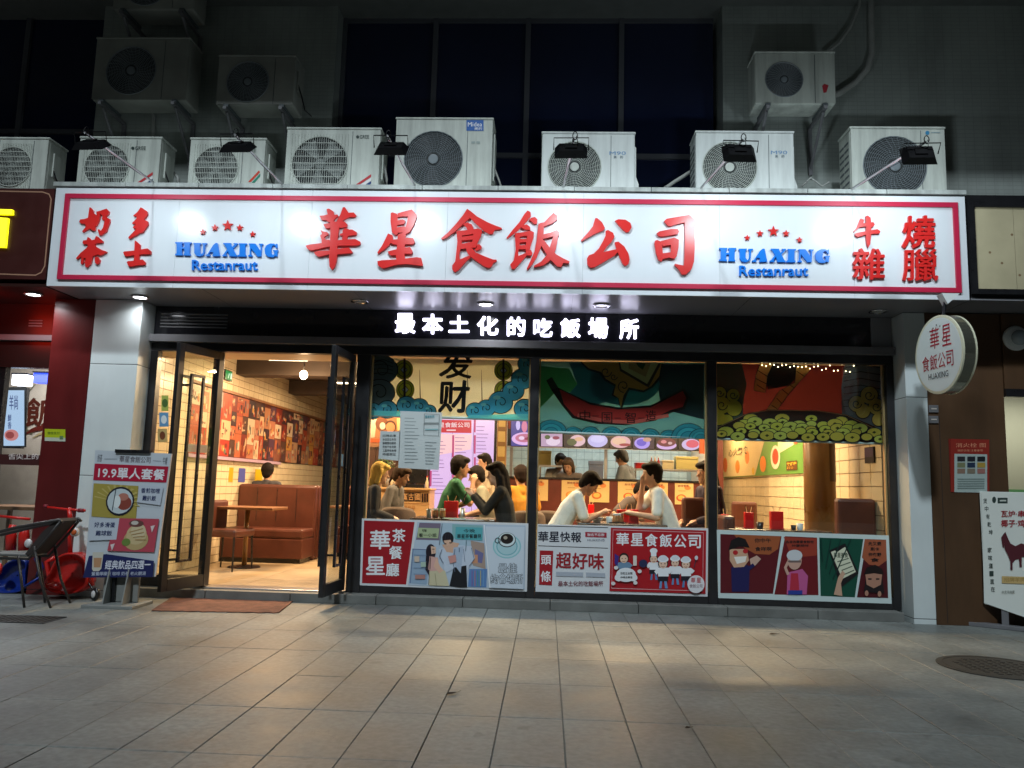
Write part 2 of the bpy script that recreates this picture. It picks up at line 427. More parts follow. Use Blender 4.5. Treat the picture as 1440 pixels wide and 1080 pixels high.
for i in range(9):
    a = -4.26 + i*.865
    if a > 3.42: break
    MB().box(a+.002, min(a+.861, 3.48), 8.08, 8.42, 0, .088).build('step_stone', M_step, st, bevel=.004)
# interior floor with its tiles
M_flr = mat('interior_floor_tile', (.46,.36,.23), .30, var=.1, vscale=3)
M_flj = mat('floor_joint', (.14,.11,.07), .8)
fl = empty('floor', (0, 8.4, .1), kind='structure'); MB().box(-4.4, 3.7, 8.42, 18.6, -.1, .094).build('floor_joints', M_flj, fl)
ft = MB()
for i in range(14):
    for j in range(17):
        x0 = -4.36+i*.6; y0 = 8.425+j*.6
        ft.box(x0+.002, x0+.598, y0+.002, y0+.598, .08, .1+random.uniform(-.0006, .0004))
tag(ft.build('floor_tile', M_flr, fl), kind='stuff')
# interior shell
M_tile = mat('wall_tile_cream', (.66,.56,.38), .22, var=.06, vscale=4)
M_tilej = mat('wall_tile_joint', (.24,.17,.10), .8)
M_ceil = mat('dark_ceiling', (.055,.038,.028), .7, var=.15)
XL, XR, XK, YB, ZC = -4.38, 3.47, 2.66, 14.9, 2.88
wl = empty('wall', (XL, 11, 0), kind='structure'); MB().box(XL-.15, XL, 8.42, 18.5, .1, 3.0).build('wall_core', M_tilej, wl)
tm = MB()
for r in range(28):
    z0 = .1+r*.1
    if z0 > 2.85: break
    for k in range(50):
        y0 = 8.44+k*.2+(0 if r % 2 else .0)
        tm.box(XL+.0, XL+.008+random.uniform(0, .0012), y0+.004, y0+.196, z0+.004, z0+.096)
tag(tm.build('wall_tile', M_tile, wl), kind='stuff')
wr = empty('wall', (XR, 11, 0), kind='structure'); MB().box(XR, XR+.2, 8.42, 16.4, .1, 3.0).build('wall_core', M_tilej, wr)
tm = MB()
for r in range(19):
    z0 = .1+r*.15
    for k in range(27):
        y0 = 8.44+k*.3
        tm.box(XR-.010-random.uniform(0, .0012), XR, y0+.005, y0+.295, z0+.005, z0+.145)
tag(tm.build('wall_tile', M_tile, wr), kind='stuff')
cl = empty('ceiling', (0, 11, ZC), kind='structure'); MB().box(-4.5, 3.6, 8.45, 18.6, ZC, ZC+.12).build('ceiling_panel', M_ceil, cl)
MB().box(-4.38, 3.3, 8.42, 9.0, 2.575, ZC-.002).build('bulkhead', M_cream, cl)
for yy in (10.9, 13.2): MB().box(-4.37, 3.31, yy, yy+.35, ZC-.22, ZC-.002).build('ceiling_beam', M_ceil, cl)
wb = empty('wall', (0, 18.5, 0), kind='structure'); MB().box(-4.5, 3.6, 18.5, 18.7, .1, 3.0).build('wall_core', mat('kitchen_wall', (.30,.36,.36), .4, var=.1), wb)

# ------------------------------------------------------------------ interior lamps (linear tubes and bulbs)
def linear_lamp(x, y, L=.9, lab='', along='x'):
    t = empty('ceiling_light', (x, y, ZC-.12), 0 if along == 'x' else R(90), lab, 'ceiling light', 'linear lamps under the dark ceiling')
    MB().box(-L/2, L/2, -.04, .04, 0, .04).build('lamp_housing', M_grey, t, local=True)
    MB().box(-L/2+.02, L/2-.02, -.03, .03, -.014, .0).build('lamp_tube', M_lampi, t, local=True)
    l = light_area('lamp_light', (0, 0, -.03), L, IN_W, GLOW_WARM, (0, 0, -1), .12); l.parent = t
    for sx in (-1, 1): MB().tube([(sx*L*.35, 0, .04), (sx*L*.35, 0, .12)], .005, 6).build('rod', M_black, t, local=True)
    return t
p = atY(408, 507, 10.2); linear_lamp(p.x, 10.1, .55, 'bright white tube light just inside the open doorway')
for (x, y, l) in [(-2.9, 12.4, 'tube light deep in the room above the left booths'), (-1.0, 9.9, 'tube light above the tables behind the first window'),
                  (-1.0, 12.4, 'tube light before the lit menu boards'), (1.0, 9.9, 'tube light above the two men in white shirts'),
                  (1.0, 12.4, 'tube light before the kitchen counter'), (2.5, 10.2, 'tube light above the right hand booth'), (2.4, 13.0, 'tube light beside the kitchen end wall'), (2.9, 11.3, 'added tube light brightening the green banner'), (3.05, 14.6, 'added tube light brightening the far end of the side passage')]:  # the last two tubes are added to brighten the dim right side
    linear_lamp(x, y, .9, l)
# round bulb over the booths
p = atY(427, 527, 10.5); t = empty('bulb_lamp', (p.x, p.y, ZC), 0, 'glowing round bulb hanging under the dark ceiling inside the doorway', 'lamp')
MB().tube([(0,0,0), (0,0,p.z-ZC+.06)], .008, 6).build('cord', M_black, t, local=True)
MB().ell((0,0,p.z-ZC), (.055,.055,.06), 14).build('bulb', M_lampi, t, smooth=True, local=True)
lp = bpy.data.lights.new('bulb_light', 'POINT'); lp.energy = 26; lp.color = GLOW_WARM; lp.shadow_soft_size = .06
lo = bpy.data.objects.new('bulb_light', lp); COL.objects.link(lo); lo.location = (0, 0, p.z-ZC-.12); lo.parent = t

# ================================================================== CANOPY + SHOP SIGN
cp = empty('sign_canopy', (-.5, YS, ZS0), 0, 'white faced canopy above the restaurant with a dark glossy underside', 'canopy')
MB().box(-4.94, 3.905, YS+.03, 8.34, ZS0, ZS0+.03).build('soffit_panel', M_soffit, cp)
for x in (-3.4, -1.9, .22, 1.9): MB().box(x, x+.004, YS+.03, 8.3, ZS0-.0015, ZS0).build('soffit_joint', M_black, cp)
MB().box(-4.96, 3.92, YS+.035, 8.42, ZS0+.035, ZS1+.01).build('canopy_body', M_grey, cp)
M_ledge = mat('ledge_metal', (.42,.45,.43), .5, var=.25, vscale=4); streaks(M_ledge, .4)
x = -4.97
for i in range(12):
    w = .741; MB().box(x, x+w-.004, YS-.012+random.uniform(-.003, .003), 8.44, ZS1+.018, ZS1+.062).build('top_flashing', M_ledge, cp, bevel=.004); x += w
def downlight(px, py, lit, lab, Z=ZS0, parent=None, W=None):
    p = atZ(px, py, Z)
    t = empty('downlight', (p.x, p.y, Z-.002), 0, lab, 'downlight', 'round downlights in the soffits')
    MB().lathe([(.085, 0), (.09, -.012), (.07, -.014), (.066, -.006)], n=24).build('trim_ring', M_off if lit else M_chrome, t, smooth=True, local=True)
    MB().lathe([(.064, -.004), (.064, -.008)], n=20).build('lens', M_lampw if lit else M_off, t, local=True)
    if lit:
        l = light_area('downlight_beam', (0, 0, -.02), .11, W or DOWN_W, (.93,.96,1), (0, 0, -1), spread=150); l.parent = t
    return t
downlight(197, 417, True, 'lit round downlight over the left end of the doorway', W=2.2)
downlight(683, 427, True, 'lit round downlight above the glowing white letters')
downlight(506, 423, False, 'unlit flush downlight between the two lit ones')
downlight(846, 429, False, 'unlit downlight with a dark ring right of the lit one')
downlight(1235, 437, False, 'unlit downlight near the round hanging sign')

SP = FY(YS)
sg = empty('shop_sign', (-.5, YS, ZS0), 0, 'long white restaurant sign with red border and raised red characters', 'sign')
# face panels butt against each other
cuts = [-4.94]+[SP.px(px, 340)[0] for px in (248, 436, 628, 820, 1012, 1200)]+[3.905]
for a, b in zip(cuts[:-1], cuts[1:]):
    MB().box(a+.0009, b-.0009, YS, YS+.028, ZS0, ZS1).build('face_panel', M_sign, sg)
bx0, bx1, bz0, bz1, bt = -4.83, 3.83, 3.098, 3.972, .047
def bar(x0, x1, z0, z1): MB().box(x0, x1, YS-.022, YS-.001, z0, z1).build('border_strip', M_redside, sg, bevel=.002)
bar(bx0, bx1, bz1-bt, bz1); bar(bx0, bx1, bz0, bz0+bt); bar(bx0, bx0+bt, bz0+bt, bz1-bt); bar(bx1-bt, bx1, bz0+bt, bz1-bt)
BIG = {
 'hua': ((420,280), [[(218,178),(260,175),(300,165),(290,110),(315,105),(360,135),(365,170),(400,165),(408,180),(370,210),(350,240),(300,240),(290,222),(240,220)],
  [(430,165),(455,92),(475,92),(505,135),(510,148),(565,145),(590,175),(575,192),(520,190),(470,215),(440,240),(400,260),(390,240),(410,200)],
  [(258,265),(300,255),(370,240),(470,235),(500,265),(495,290),(440,300),(400,295),(330,300),(280,305)],
  [(450,330),(480,300),(520,318),(550,318),(595,345),(590,370),(550,375),(505,380),(492,425),(450,430),(446,400),(458,378),(425,378),(425,362),(455,350)],
  [(228,320),(250,335),(300,345),(308,365),(265,395),(280,420),(320,420),(325,450),(240,455),(240,420),(225,380),(245,360)],
  [(80,480),(130,468),(320,445),(400,425),(580,413),(630,440),(632,465),(600,478),(400,480),(310,490),(130,530),(95,510)],
  [(162,545),(210,535),(330,528),(400,515),(515,498),(555,545),(545,555),(400,567),(330,565),(210,592),(180,575)],
  [(325,240),(370,235),(420,262),(415,320),(400,420),(400,560),(390,640),(370,700),(345,725),(320,690),(315,600),(325,480),(330,340)]]),
 'xing': ((420,280), [[(938,150),(955,143),(1000,158),(1010,180),(1000,300),(1010,360),(985,372),(950,345),(935,230)],
  [(1005,155),(1060,138),(1150,115),(1198,165),(1200,190),(1170,270),(1130,340),(1080,368),(1060,350),(1085,300),(1105,230),(1110,185),(1050,185),(1010,190)],
  [(1003,225),(1060,215),(1085,230),(1070,262),(1003,270)], [(1003,295),(1075,285),(1100,300),(1075,345),(1003,350)],
  [(910,358),(955,375),(962,400),(925,470),(870,520),(808,560),(803,548),(850,480),(880,420)],
  [(945,420),(1010,415),(1100,400),(1165,405),(1180,440),(1165,465),(1090,465),(1000,470),(960,465),(935,450)],
  [(905,540),(960,525),(1070,500),(1135,495),(1160,540),(1145,562),(1070,560),(1000,575),(930,578)],
  [(1010,370),(1060,348),(1090,370),(1085,440),(1075,520),(1080,610),(1060,650),(1000,650),(990,590),(1000,500),(1005,430)],
  [(803,638),(850,628),(1000,620),(1200,597),(1245,605),(1262,670),(1255,685),(1200,678),(1100,665),(1000,672),(880,705),(850,708),(810,680)]]),
 'shi': ((610,280), [[(340,108),(375,130),(380,190),(350,215),(300,260),(220,335),(130,400),(90,418),(78,405),(150,345),(240,245),(300,170)],
  [(345,110),(380,135),(440,185),(540,240),(620,275),(690,300),(692,312),(620,320),(600,360),(560,362),(510,330),(430,260),(375,205),(350,190)],
  [(310,255),(340,245),(385,262),(405,300),(400,330),(350,335),(330,290),(300,270)],
  [(232,335),(275,345),(290,360),(285,470),(262,560),(265,620),(360,580),(375,600),(330,640),(250,730),(215,748),(190,720),(190,680),(220,640),(232,540),(242,440)],
  [(235,330),(330,325),(450,308),(490,320),(490,350),(400,362),(280,378)],
  [(450,315),(492,325),(480,380),(445,450),(430,500),(392,500),(392,450),(405,360)],
  [(285,392),(400,377),(415,400),(400,418),(280,428)], [(282,464),(395,442),(410,470),(390,500),(270,515)],
  [(440,470),(465,465),(488,490),(480,515),(430,532),(415,520),(440,500)],
  [(325,490),(385,500),(430,550),(520,590),(600,620),(638,622),(640,635),(600,660),(590,690),(560,705),(510,690),(440,640),(370,590),(335,540)]]),
 'fan': ((610,280), [[(950,125),(980,140),(985,180),(940,235),(880,300),(810,360),(745,408),(738,400),(800,320),(870,240),(915,165)],
  [(985,200),(1025,190),(1050,215),(1045,260),(1015,260),(990,235),(965,215)], [(900,275),(940,265),(975,290),(980,320),(930,318),(890,300)],
  [(825,355),(900,345),(985,330),(1015,345),(1010,385),(920,380),(870,390),(830,395)],
  [(822,358),(860,365),(875,400),(870,480),(855,540),(858,585),(930,555),(945,575),(880,650),(820,715),(790,712),(775,670),(810,630),(830,520)],
  [(965,345),(1015,345),(1010,400),(985,470),(975,520),(930,530),(935,450),(945,390)],
  [(866,415),(945,410),(945,443),(866,448)], [(866,478),(945,474),(940,515),(862,517)],
  [(935,530),(985,525),(1000,560),(990,580),(950,578),(930,560)],
  [(1212,152),(1250,180),(1252,215),(1200,255),(1110,290),(1070,290),(1075,255),(1120,245),(1170,190)],
  [(1060,258),(1105,262),(1115,300),(1110,400),(1085,500),(1040,600),(990,680),(945,725),(942,712),(985,620),(1020,540),(1040,440)],
  [(1110,368),(1180,350),(1245,320),(1272,345),(1270,375),(1200,390),(1110,412)],
  [(1215,370),(1262,378),(1250,450),(1235,520),(1190,620),(1110,680),(1015,698),(1015,685),(1090,640),(1140,580),(1180,480)],
  [(1085,420),(1120,430),(1180,510),(1240,570),(1310,610),(1372,640),(1370,660),(1310,655),(1290,695),(1250,692),(1190,630),(1130,550),(1090,485)]]),
 'gong': ((800,280), [[(268,198),(290,205),(335,245),(362,300),(345,325),(270,355),(180,405),(128,435),(120,425),(190,350),(240,285),(255,235)],
  [(465,228),(500,213),(570,218),(620,250),(632,295),(605,340),(575,345),(530,305),(490,260)],
  [(370,330),(395,322),(445,350),(458,390),(430,440),(380,490),(345,545),(480,515),(490,545),(460,580),(350,645),(260,695),(215,702),(185,670),(182,610),(200,578),(250,560),(300,510),(345,430),(370,375)],
  [(460,445),(500,440),(560,490),(600,560),(612,620),(600,665),(570,685),(540,660),(510,590),(480,520)]]),
 'si': ((800,280), [[(960,232),(985,208),(1100,188),(1210,170),(1240,185),(1225,240),(1170,245),(1090,262),(1030,282),(1000,280)],
  [(1210,172),(1282,225),(1280,250),(1270,330),(1270,500),(1262,640),(1235,720),(1180,770),(1140,770),(1110,720),(1065,675),(1068,662),(1110,672),(1160,680),(1165,600),(1170,400),(1168,240)],
  [(885,355),(915,335),(1030,312),(1095,310),(1112,335),(1100,362),(1040,372),(940,388),(905,382)],
  [(868,430),(890,422),(930,440),(942,500),(950,600),(935,640),(905,625),(880,560),(862,460)],
  [(925,435),(1060,398),(1110,420),(1105,450),(1040,470),(945,485)], [(1028,440),(1110,420),(1105,500),(1085,590),(1065,612),(1030,600),(1028,500)],
  [(930,560),(1040,545),(1075,560),(1065,612),(1010,600),(935,615)]]),
}
for k, (org, P) in BIG.items(): letter3d('raised_character', SP, P, org, 7.2, .028, M_red, sg)
o1, o2 = (100,280), (1190,290)
SMALL = [(o1, 9.815, [[(270,125),(290,128),(325,170),(320,200),(360,225),(370,260),(350,330),(330,370),(350,410),(350,440),(325,450),(275,415),(180,468),(172,455),(225,385),(205,350),(150,345),(130,320),(145,290),(200,285),(250,270),(262,190)],
   [(365,185),(400,180),(420,240),(400,310),(365,380),(330,400),(315,375),(350,310),(375,250)],
   [(370,185),(440,165),(505,142),(540,180),(535,215),(495,255),(550,285),(552,320),(525,390),(500,460),(440,505),(410,508),(385,435),(400,425),(430,450),(460,400),(480,300),(440,290),(455,240),(420,215),(380,225)]]),
  (o1, 9.815, [[(245,535),(265,540),(295,575),(340,570),(360,520),(390,530),(455,590),(450,612),(380,615),(345,630),(350,660),(440,710),(510,735),(505,745),(425,785),(380,770),(310,800),(300,850),(290,900),(240,950),(215,945),(205,880),(225,830),(190,820),(185,890),(160,910),(150,890),(160,800),(95,840),(85,825),(150,750),(225,690),(250,660),(240,630),(190,635),(175,610),(185,580),(235,575)],
   [(350,810),(385,805),(415,850),(405,890),(375,910),(350,890),(342,850)]]),
  (o1, 9.815, [[(975,125),(1000,135),(1065,180),(1070,220),(1020,290),(1075,320),(1078,360),(1000,470),(960,480),(830,555),(805,550),(810,530),(900,440),(915,410),(875,415),(870,395),(915,350),(860,352),(858,338),(920,280),(915,240),(885,252),(872,240),(930,190)]]),
  (o1, 9.815, [[(895,580),(915,590),(970,640),(968,705),(1070,690),(1115,725),(1110,768),(960,770),(950,850),(1000,842),(1040,880),(1035,915),(940,920),(825,942),(800,920),(785,880),(800,865),(880,860),(888,780),(775,800),(750,785),(735,745),(750,732),(888,720)]]),
  (o2, 9.0, [[(170,165),(215,180),(205,225),(240,220),(240,265),(160,275),(90,335),(82,330),(130,265),(155,200)], [(230,225),(330,210),(350,240),(330,270),(240,275)],
   [(100,355),(130,345),(240,325),(380,300),(420,325),(410,355),(310,360),(230,372),(135,400),(105,380)], [(235,135),(260,128),(295,155),(305,230),(302,400),(290,490),(268,530),(250,490),(238,400),(240,250)]])]
for org, sc, P in SMALL: letter3d('raised_character', SP, P, org, sc, .024, M_red, sg)
text3d('raised_character', SP, '雜', 1198, 350, 1243, 394, .024, M_red, sg, bold=.016)
text3d('raised_character', SP, '燒', 1267, 304, 1314, 350, .024, M_red, sg, bold=.020, shear=.05)
text3d('raised_character', SP, '臘', 1268, 351, 1318, 396, .024, M_red, sg, bold=.010)
# HUAXING in fat slab letters, and the line under it
HX = {'H': [[(108,350),(198,351),(196,366),(186,372),(186,410),(216,410),(216,372),(208,366),(210,351),(298,352),(295,368),(280,374),(278,490),(288,496),(285,510),(208,508),(210,494),(216,488),(216,430),(186,430),(186,488),(196,494),(194,508),(105,505),(108,490),(124,484),(124,372),(108,366)]],
 'U': [[(325,360),(412,360),(412,375),(400,380),(400,470),(420,497),(438,470),(440,380),(428,374),(430,362),(482,362),(480,376),(460,384),(455,470),(440,505),(400,520),(355,510),(335,480),(333,384),(322,376)]],
 'A': [[(590,360),(610,362),(635,500),(640,515),(550,517),(552,502),(560,498),(556,470),(520,468),(505,498),(522,502),(520,516),(470,514),(474,500),(490,496),(560,385)]],
 'X': [[(680,360),(770,362),(768,375),(785,410),(815,378),(800,372),(802,362),(848,364),(845,376),(795,430),(830,500),(842,505),(840,520),(748,518),(750,504),(735,455),(705,500),(722,506),(718,518),(665,516),(668,502),(680,498),(725,435),(690,378),(678,374)]],
 'I': [[(865,364),(958,366),(956,380),(940,386),(940,498),(952,504),(950,522),(850,520),(852,504),(868,498),(874,386),(862,378)]],
 'N': [[(985,366),(1060,368),(1120,455),(1120,384),(1102,380),(1104,368),(1152,370),(1150,382),(1136,388),(1130,520),(1085,522),(1010,425),(1006,500),(1024,506),(1022,522),(975,520),(978,506),(992,500),(994,384),(982,378)]],
 'G': [[(1320,370),(1322,420),(1308,420),(1290,390),(1265,390),(1250,420),(1250,480),(1270,505),(1285,490),(1285,462),(1270,458),(1272,446),(1330,444),(1330,458),(1322,464),(1320,520),(1305,520),(1300,510),(1270,530),(1210,525),(1175,490),(1170,430),(1190,390),(1235,366),(1280,368),(1302,380),(1310,370)]]}
def star(pl, cx, cy, r, d, M, parent, name='star'):
    P = [pl.px(cx+(r if k % 2 == 0 else r*.42)*math.sin(math.pi*k/5), cy-(r if k % 2 == 0 else r*.42)*math.cos(math.pi*k/5)) for k in range(10)][::-1]
    MB().prism([pl.pt(a, b, d) for a, b in P], -pl.n*d).build(name, M, parent)
for dx, dy, tx in ((0, 0, 1.0), (763, 8, 1.075)):
    for ch, P in HX.items():
        Q = [[((235+x/8.47-247)*tx+247+dx, 300+y/8.47+dy) for x, y in p] for p in P]
        letter3d('slab_letter', SP, Q, (0, 0), 1.0, .022, M_blue, sg)
    text3d('script_line', SP, 'Restanraut', 271+dx*1.0+(5 if dx else 0), 363+dy+3, 363+dx+(10 if dx else 0), 377+dy+4, .018, M_blue, sg, bold=.022)
    for (x, y, r) in ((286, 326, 4.4), (303, 320, 5), (321, 317, 8), (338, 320, 5), (356, 329, 4.4)):
        star(SP, x+dx+((x-321)*.05 if dx else 0)+(3 if dx else 0), y+dy+1, r, .02, M_red, sg)

# ------------------------------------------------------------------ floodlights on arms
lens_m = mat('flood_lens', (1,1,1), .3, emit=(.9,.96,1), es=9)
def floodlight(hx, hy, bx, by, lab, yaw, tilt=38, pw=1.0):
    H = atY(hx, hy, 6.45); B = atY(bx, by, YS+.02); B.z = ZS1+.06
    t = empty('floodlight', (H.x, H.y, H.z), 0, lab, 'floodlight', 'black floodlights on steel arms in front of the sign')
    far = H+Vector((random.uniform(-.03, .03), -.06, .08))
    MB().tube([B, far], .011, 8).build('arm', M_steel, t)
    ux = Vector((math.cos(yaw), math.sin(yaw), 0)); n = Vector((0, math.cos(R(tilt)), -math.sin(R(tilt)))); n = (n+ux*0).normalized()
    up = ux.cross(n).normalized()
    hb = MB(); c = H
    w, h, d = .138, .088, .028
    f = [c+ux*i*w+up*j*h+n*d for i, j in ((-1,-1),(1,-1),(1,1),(-1,1))]; k = [c+ux*i*w*.72+up*j*h*.72-n*d for i, j in ((-1,-1),(1,-1),(1,1),(-1,1))]
    hb.add(f+k, [(4,5,6,7),(0,1,5,4),(1,2,6,5),(2,3,7,6),(3,0,4,7),(0,3,2,1)]); hd = hb.build('lamp_head', M_black, t)
    MB().obox(c-n*(d+.006), ux, up, n, .05, .03, .006).build('driver_box', M_black, hd)
    MB().obox(c+n*(d+.002), ux, up, n, .112, .07, .0015).build('lens', lens_m, hd)
    MB().tube([c+ux*(w+.008), c+ux*(w+.008)-n*.06+Vector((0,0,.05)), c-ux*(w+.008)-n*.06+Vector((0,0,.05)), c-ux*(w+.008)], .005, 6).build('bracket', M_black, t)
    pts = [far+Vector((.02*math.cos(a)+.01, 0, .035*math.sin(a)+.02)) for a in [2*math.pi*i/12 for i in range(12)]]
    MB().tube(pts, .004, 5, closed=True).build('cable_loop', M_black, t)
    MB().tube([far+Vector((.02, 0, .02)), far+Vector((.035, .03, -.03)), (far+B)/2+Vector((0, 0, -.02)), B+Vector((0, .05, 0))], .0035, 5).build('cable', M_black, t)
    light_area('flood_beam', tuple(c+n*(d+.01)), .19, FLOOD_W*pw, COOL, tuple(n), .11)
    return t
FL = [(128,203,218,262,'leftmost floodlight, above the first air conditioner'), (334,206,398,262,'floodlight over the characters at the left logo'),
      (550,208,584,264,'floodlight in front of the large unit with blue badge'), (803,211,792,266,'floodlight right of centre on an upright looking arm'),
      (1040,214,985,268,'floodlight in front of the second blue lettered unit'), (1293,217,1195,270,'rightmost floodlight on the longest slanted arm')]
for i, a in enumerate(FL): floodlight(*a, yaw=random.uniform(-.08, .08), tilt=(54, 52, 44, 38, 26, 22)[i], pw=(.85, .85, .95, 1.0, 1.1, 1.2)[i])

# ================================================================== SHOP FRONT
sf = empty('restaurant_facade', (-.4, YG, .088), 0, 'black framed glass shop front of the restaurant', 'shop front')
def fr(name, x0, x1, z0, z1, y0=YG-.045, y1=YG+.055, M=M_frame, p=sf, bv=.003): return MB().box(x0, x1, y0, y1, z0, z1).build(name, M, p, bevel=bv)
fr('top_rail', -4.25, 3.53, 2.545, 2.628)
fr('ledge_bar', -4.25, 3.53, 2.634, 2.712, YG-.11, YG+.05, M_grey)
fr('header_panel', -4.25, 3.32, 2.716, 3.033, YG-.02, YG+.05, mat('gloss_black_panel', (.012,.012,.016), .12, var=.1))
fr('header_panel', 3.323, 3.53, 2.716, 3.033, YG-.035, YG+.05, M_soffit)
for i in range(5): fr('header_louvre', -4.18, -3.45, 2.80+i*.035, 2.812+i*.035, YG-.035, YG-.021, M_grey, bv=0)
for x0, x1 in ((-4.25,-4.17), (-3.56,-3.48), (-2.02,-1.875), (-.185,-.095), (1.645,1.735), (3.455,3.53)): fr('mullion', x0, x1, .09, 2.543)
PAN = [(-1.873,-.187), (-.093,1.643), (1.737,3.453)]
for x0, x1 in PAN+[(-4.168,-3.562)]:
    fr('bottom_rail', x0, x1, .09, .205)
    fr('window_pane', x0, x1, .207, 2.543, YG, YG+.010, M_glass, bv=0)
M_trimgold = mat('warm_trim', (.70,.46,.22), .35, metal=.3)
for x0, x1 in PAN:
    for a, b in ((x0, x0+.014), (x1-.014, x1)): fr('glazing_trim', a, b, .21, 2.54, YG+.012, YG+.05, M_trimgold, bv=0)
fr('threshold', -3.478, -2.022, .09, .104, YG-.10, YG+.12, M_steel)
# door leaves: frame, glass and long square pull
def door(hx, ex, ey, lab, side):
    t = empty('door', (hx, YG-.03, .105))
    H = Vector((hx, YG-.03, 0)); E = Vector((ex, ey, 0)); u = (E-H).normalized(); L = (E-H).length; n = Vector((-u.y, u.x, 0))
    t.parent = sf; t.location = (hx+.4, -.03, .017); 
    if lab: t['label'] = lab
    def pc(name, a0, a1, z0, z1, th=.022, M=M_frame, par=None, off=0, bv=.003):
        return MB().obox(H+u*(a0+a1)/2+n*off+Vector((0,0,(z0+z1)/2)), u, n, (0,0,1), (a1-a0)/2, th, (z1-z0)/2).build(name, M, par or t, bevel=bv)
    w = .075
    pc('door_stile', .01, .01+w, .115, 2.53); pc('door_stile', L-w, L, .115, 2.53)
    pc('door_rail', .012+w, L-w-.002, 2.45, 2.53); pc('door_rail', .012+w, L-w-.002, .115, .23)
    pc('door_glass', .012+w, L-w-.002, .232, 2.448, .005, M_glass, bv=0)
    for sgn in (-1, 1):
        a0, a1, z0, z1 = L-.30, L-.13, .40, 2.22
        pts = [H+u*a+n*sgn*.075+Vector((0,0,z)) for a, z in ((a0,z0), (a0,z1), (a1,z1), (a1,z0))]
        hm = MB()
        for i in range(4):
            p, q = pts[i], pts[(i+1) % 4]; dd = (q-p).normalized()
            hm.obox((p+q)/2, dd, n, dd.cross(n), (q-p).length/2+.012, .012, .012)
        for z in (z0+.1, z1-.1): hm.obox(H+u*a1+n*sgn*.04+Vector((0,0,z)), n, u, (0,0,1), .035, .01, .01)
        hm.build('door_handle', M_black, t)
    return t, H, u, n, L
dl = door(-3.46, -3.66, 7.64, 'left glass door leaf standing open outwards', -1)
dr = door(-2.05, -2.10, 7.62, 'right glass door leaf standing open outwards', 1)
MB().obox(dl[1]+dl[2]*dl[4]*.45+dl[3]*-.007+Vector((0,0,1.50)), dl[2], dl[3], (0,0,1), .16, .001, .04).build('push_sticker', ink('C8C4B8'), dl[0])
MB().obox(dr[1]+dr[2]*dr[4]*.45+dr[3]*.007+Vector((0,0,1.42)), dr[2], dr[3], (0,0,1), .07, .001, .06).build('push_sticker', ink('9CC4D8'), dr[0])

# pillars at both ends
def pillar(x0, x1, z1, M, lab, joint=(), y0=YP, y1=YG+.1):
    t = empty('pillar', ((x0+x1)/2, y0, 0), 0, lab, 'pillar')
    zs = [.0]+list(joint)+[z1]
    for i, (a, b) in enumerate(zip(zs[:-1], zs[1:])): MB().box(x0, x1, y0, y1, a+(.003 if i else 0), b-.003).build('pillar_panel', M, t, bevel=.003)
    MB().box(x0+.004, x1-.004, y0+.004, y1, .01, z1-.005).build('pillar_core', M_dark, t)
    return t
pillar(-4.752, -4.25, ZS0-.002, M_pillar, 'white panelled pillar left of the open doorway', (.06, 1.2, 2.35))
pillar(3.535, 3.742, ZS0-.002, M_pillar, 'white pillar between the last window and the brown wall', (.05, 2.18))
pillar(-5.19, -4.756, ZS0-.002, M_maroon, 'dark maroon pillar of the neighbouring shop', (.05,))

# glowing letters over the windows
LP = FY(YG-.022)
ls = empty('glowing_sign', (-.4, YG-.03, 2.75), 0, 'row of nine glowing white characters on the black band', 'sign')
for ch, x0, y0, x1, y1 in [('最',556,441,584,469), ('本',594,442,623,470), ('土',631,444,660,468), ('化',671,445,701,472), ('的',713,446,739,473), ('吃',750,448,777,474), ('飯',788,448,816,475), ('場',827,447,855,476), ('所',871,449,898,477)]:
    text3d('glowing_character', LP, ch, x0, y0, x1, y1, .022, M_led, ls, bold=.030)

# mat in front of the door
cs = [atZ(*p, .004) for p in ((213,859), (392,862), (416,843), (246,838))]
t = empty('door_mat', tuple(sum(cs, Vector())/4), 0, 'worn reddish brown mat lying in front of the open doorway', 'mat')
M_matr = mat('mat_fibre', (.17,.075,.05), .9, var=.35, vscale=9, bump=.5, bscale=140)
N = 26; vs = []; 
for j in range(9):
    for i in range(N):
        a, b = i/(N-1), j/8; p = (cs[0]*(1-a)+cs[1]*a)*(1-b)+(cs[3]*(1-a)+cs[2]*a)*b
        edge = .012*math.sin(i*2.3+j) if j in (0, 8) else 0
        vs.append((p.x+(.012*math.sin(j*3.1) if i in (0, N-1) else 0), p.y+edge, .006+.004*abs(math.sin(i*.9+j*.7))+(.004 if i in (0, N-1) else 0)))
mm = MB(); mm.add(vs, [(j*N+i, j*N+i+1, (j+1)*N+i+1, (j+1)*N+i) for j in range(8) for i in range(N-1)]); o = mm.build('mat_pile', M_matr, t)
sd = o.modifiers.new('thick', 'SOLIDIFY'); sd.thickness = .006; sd.offset = -1

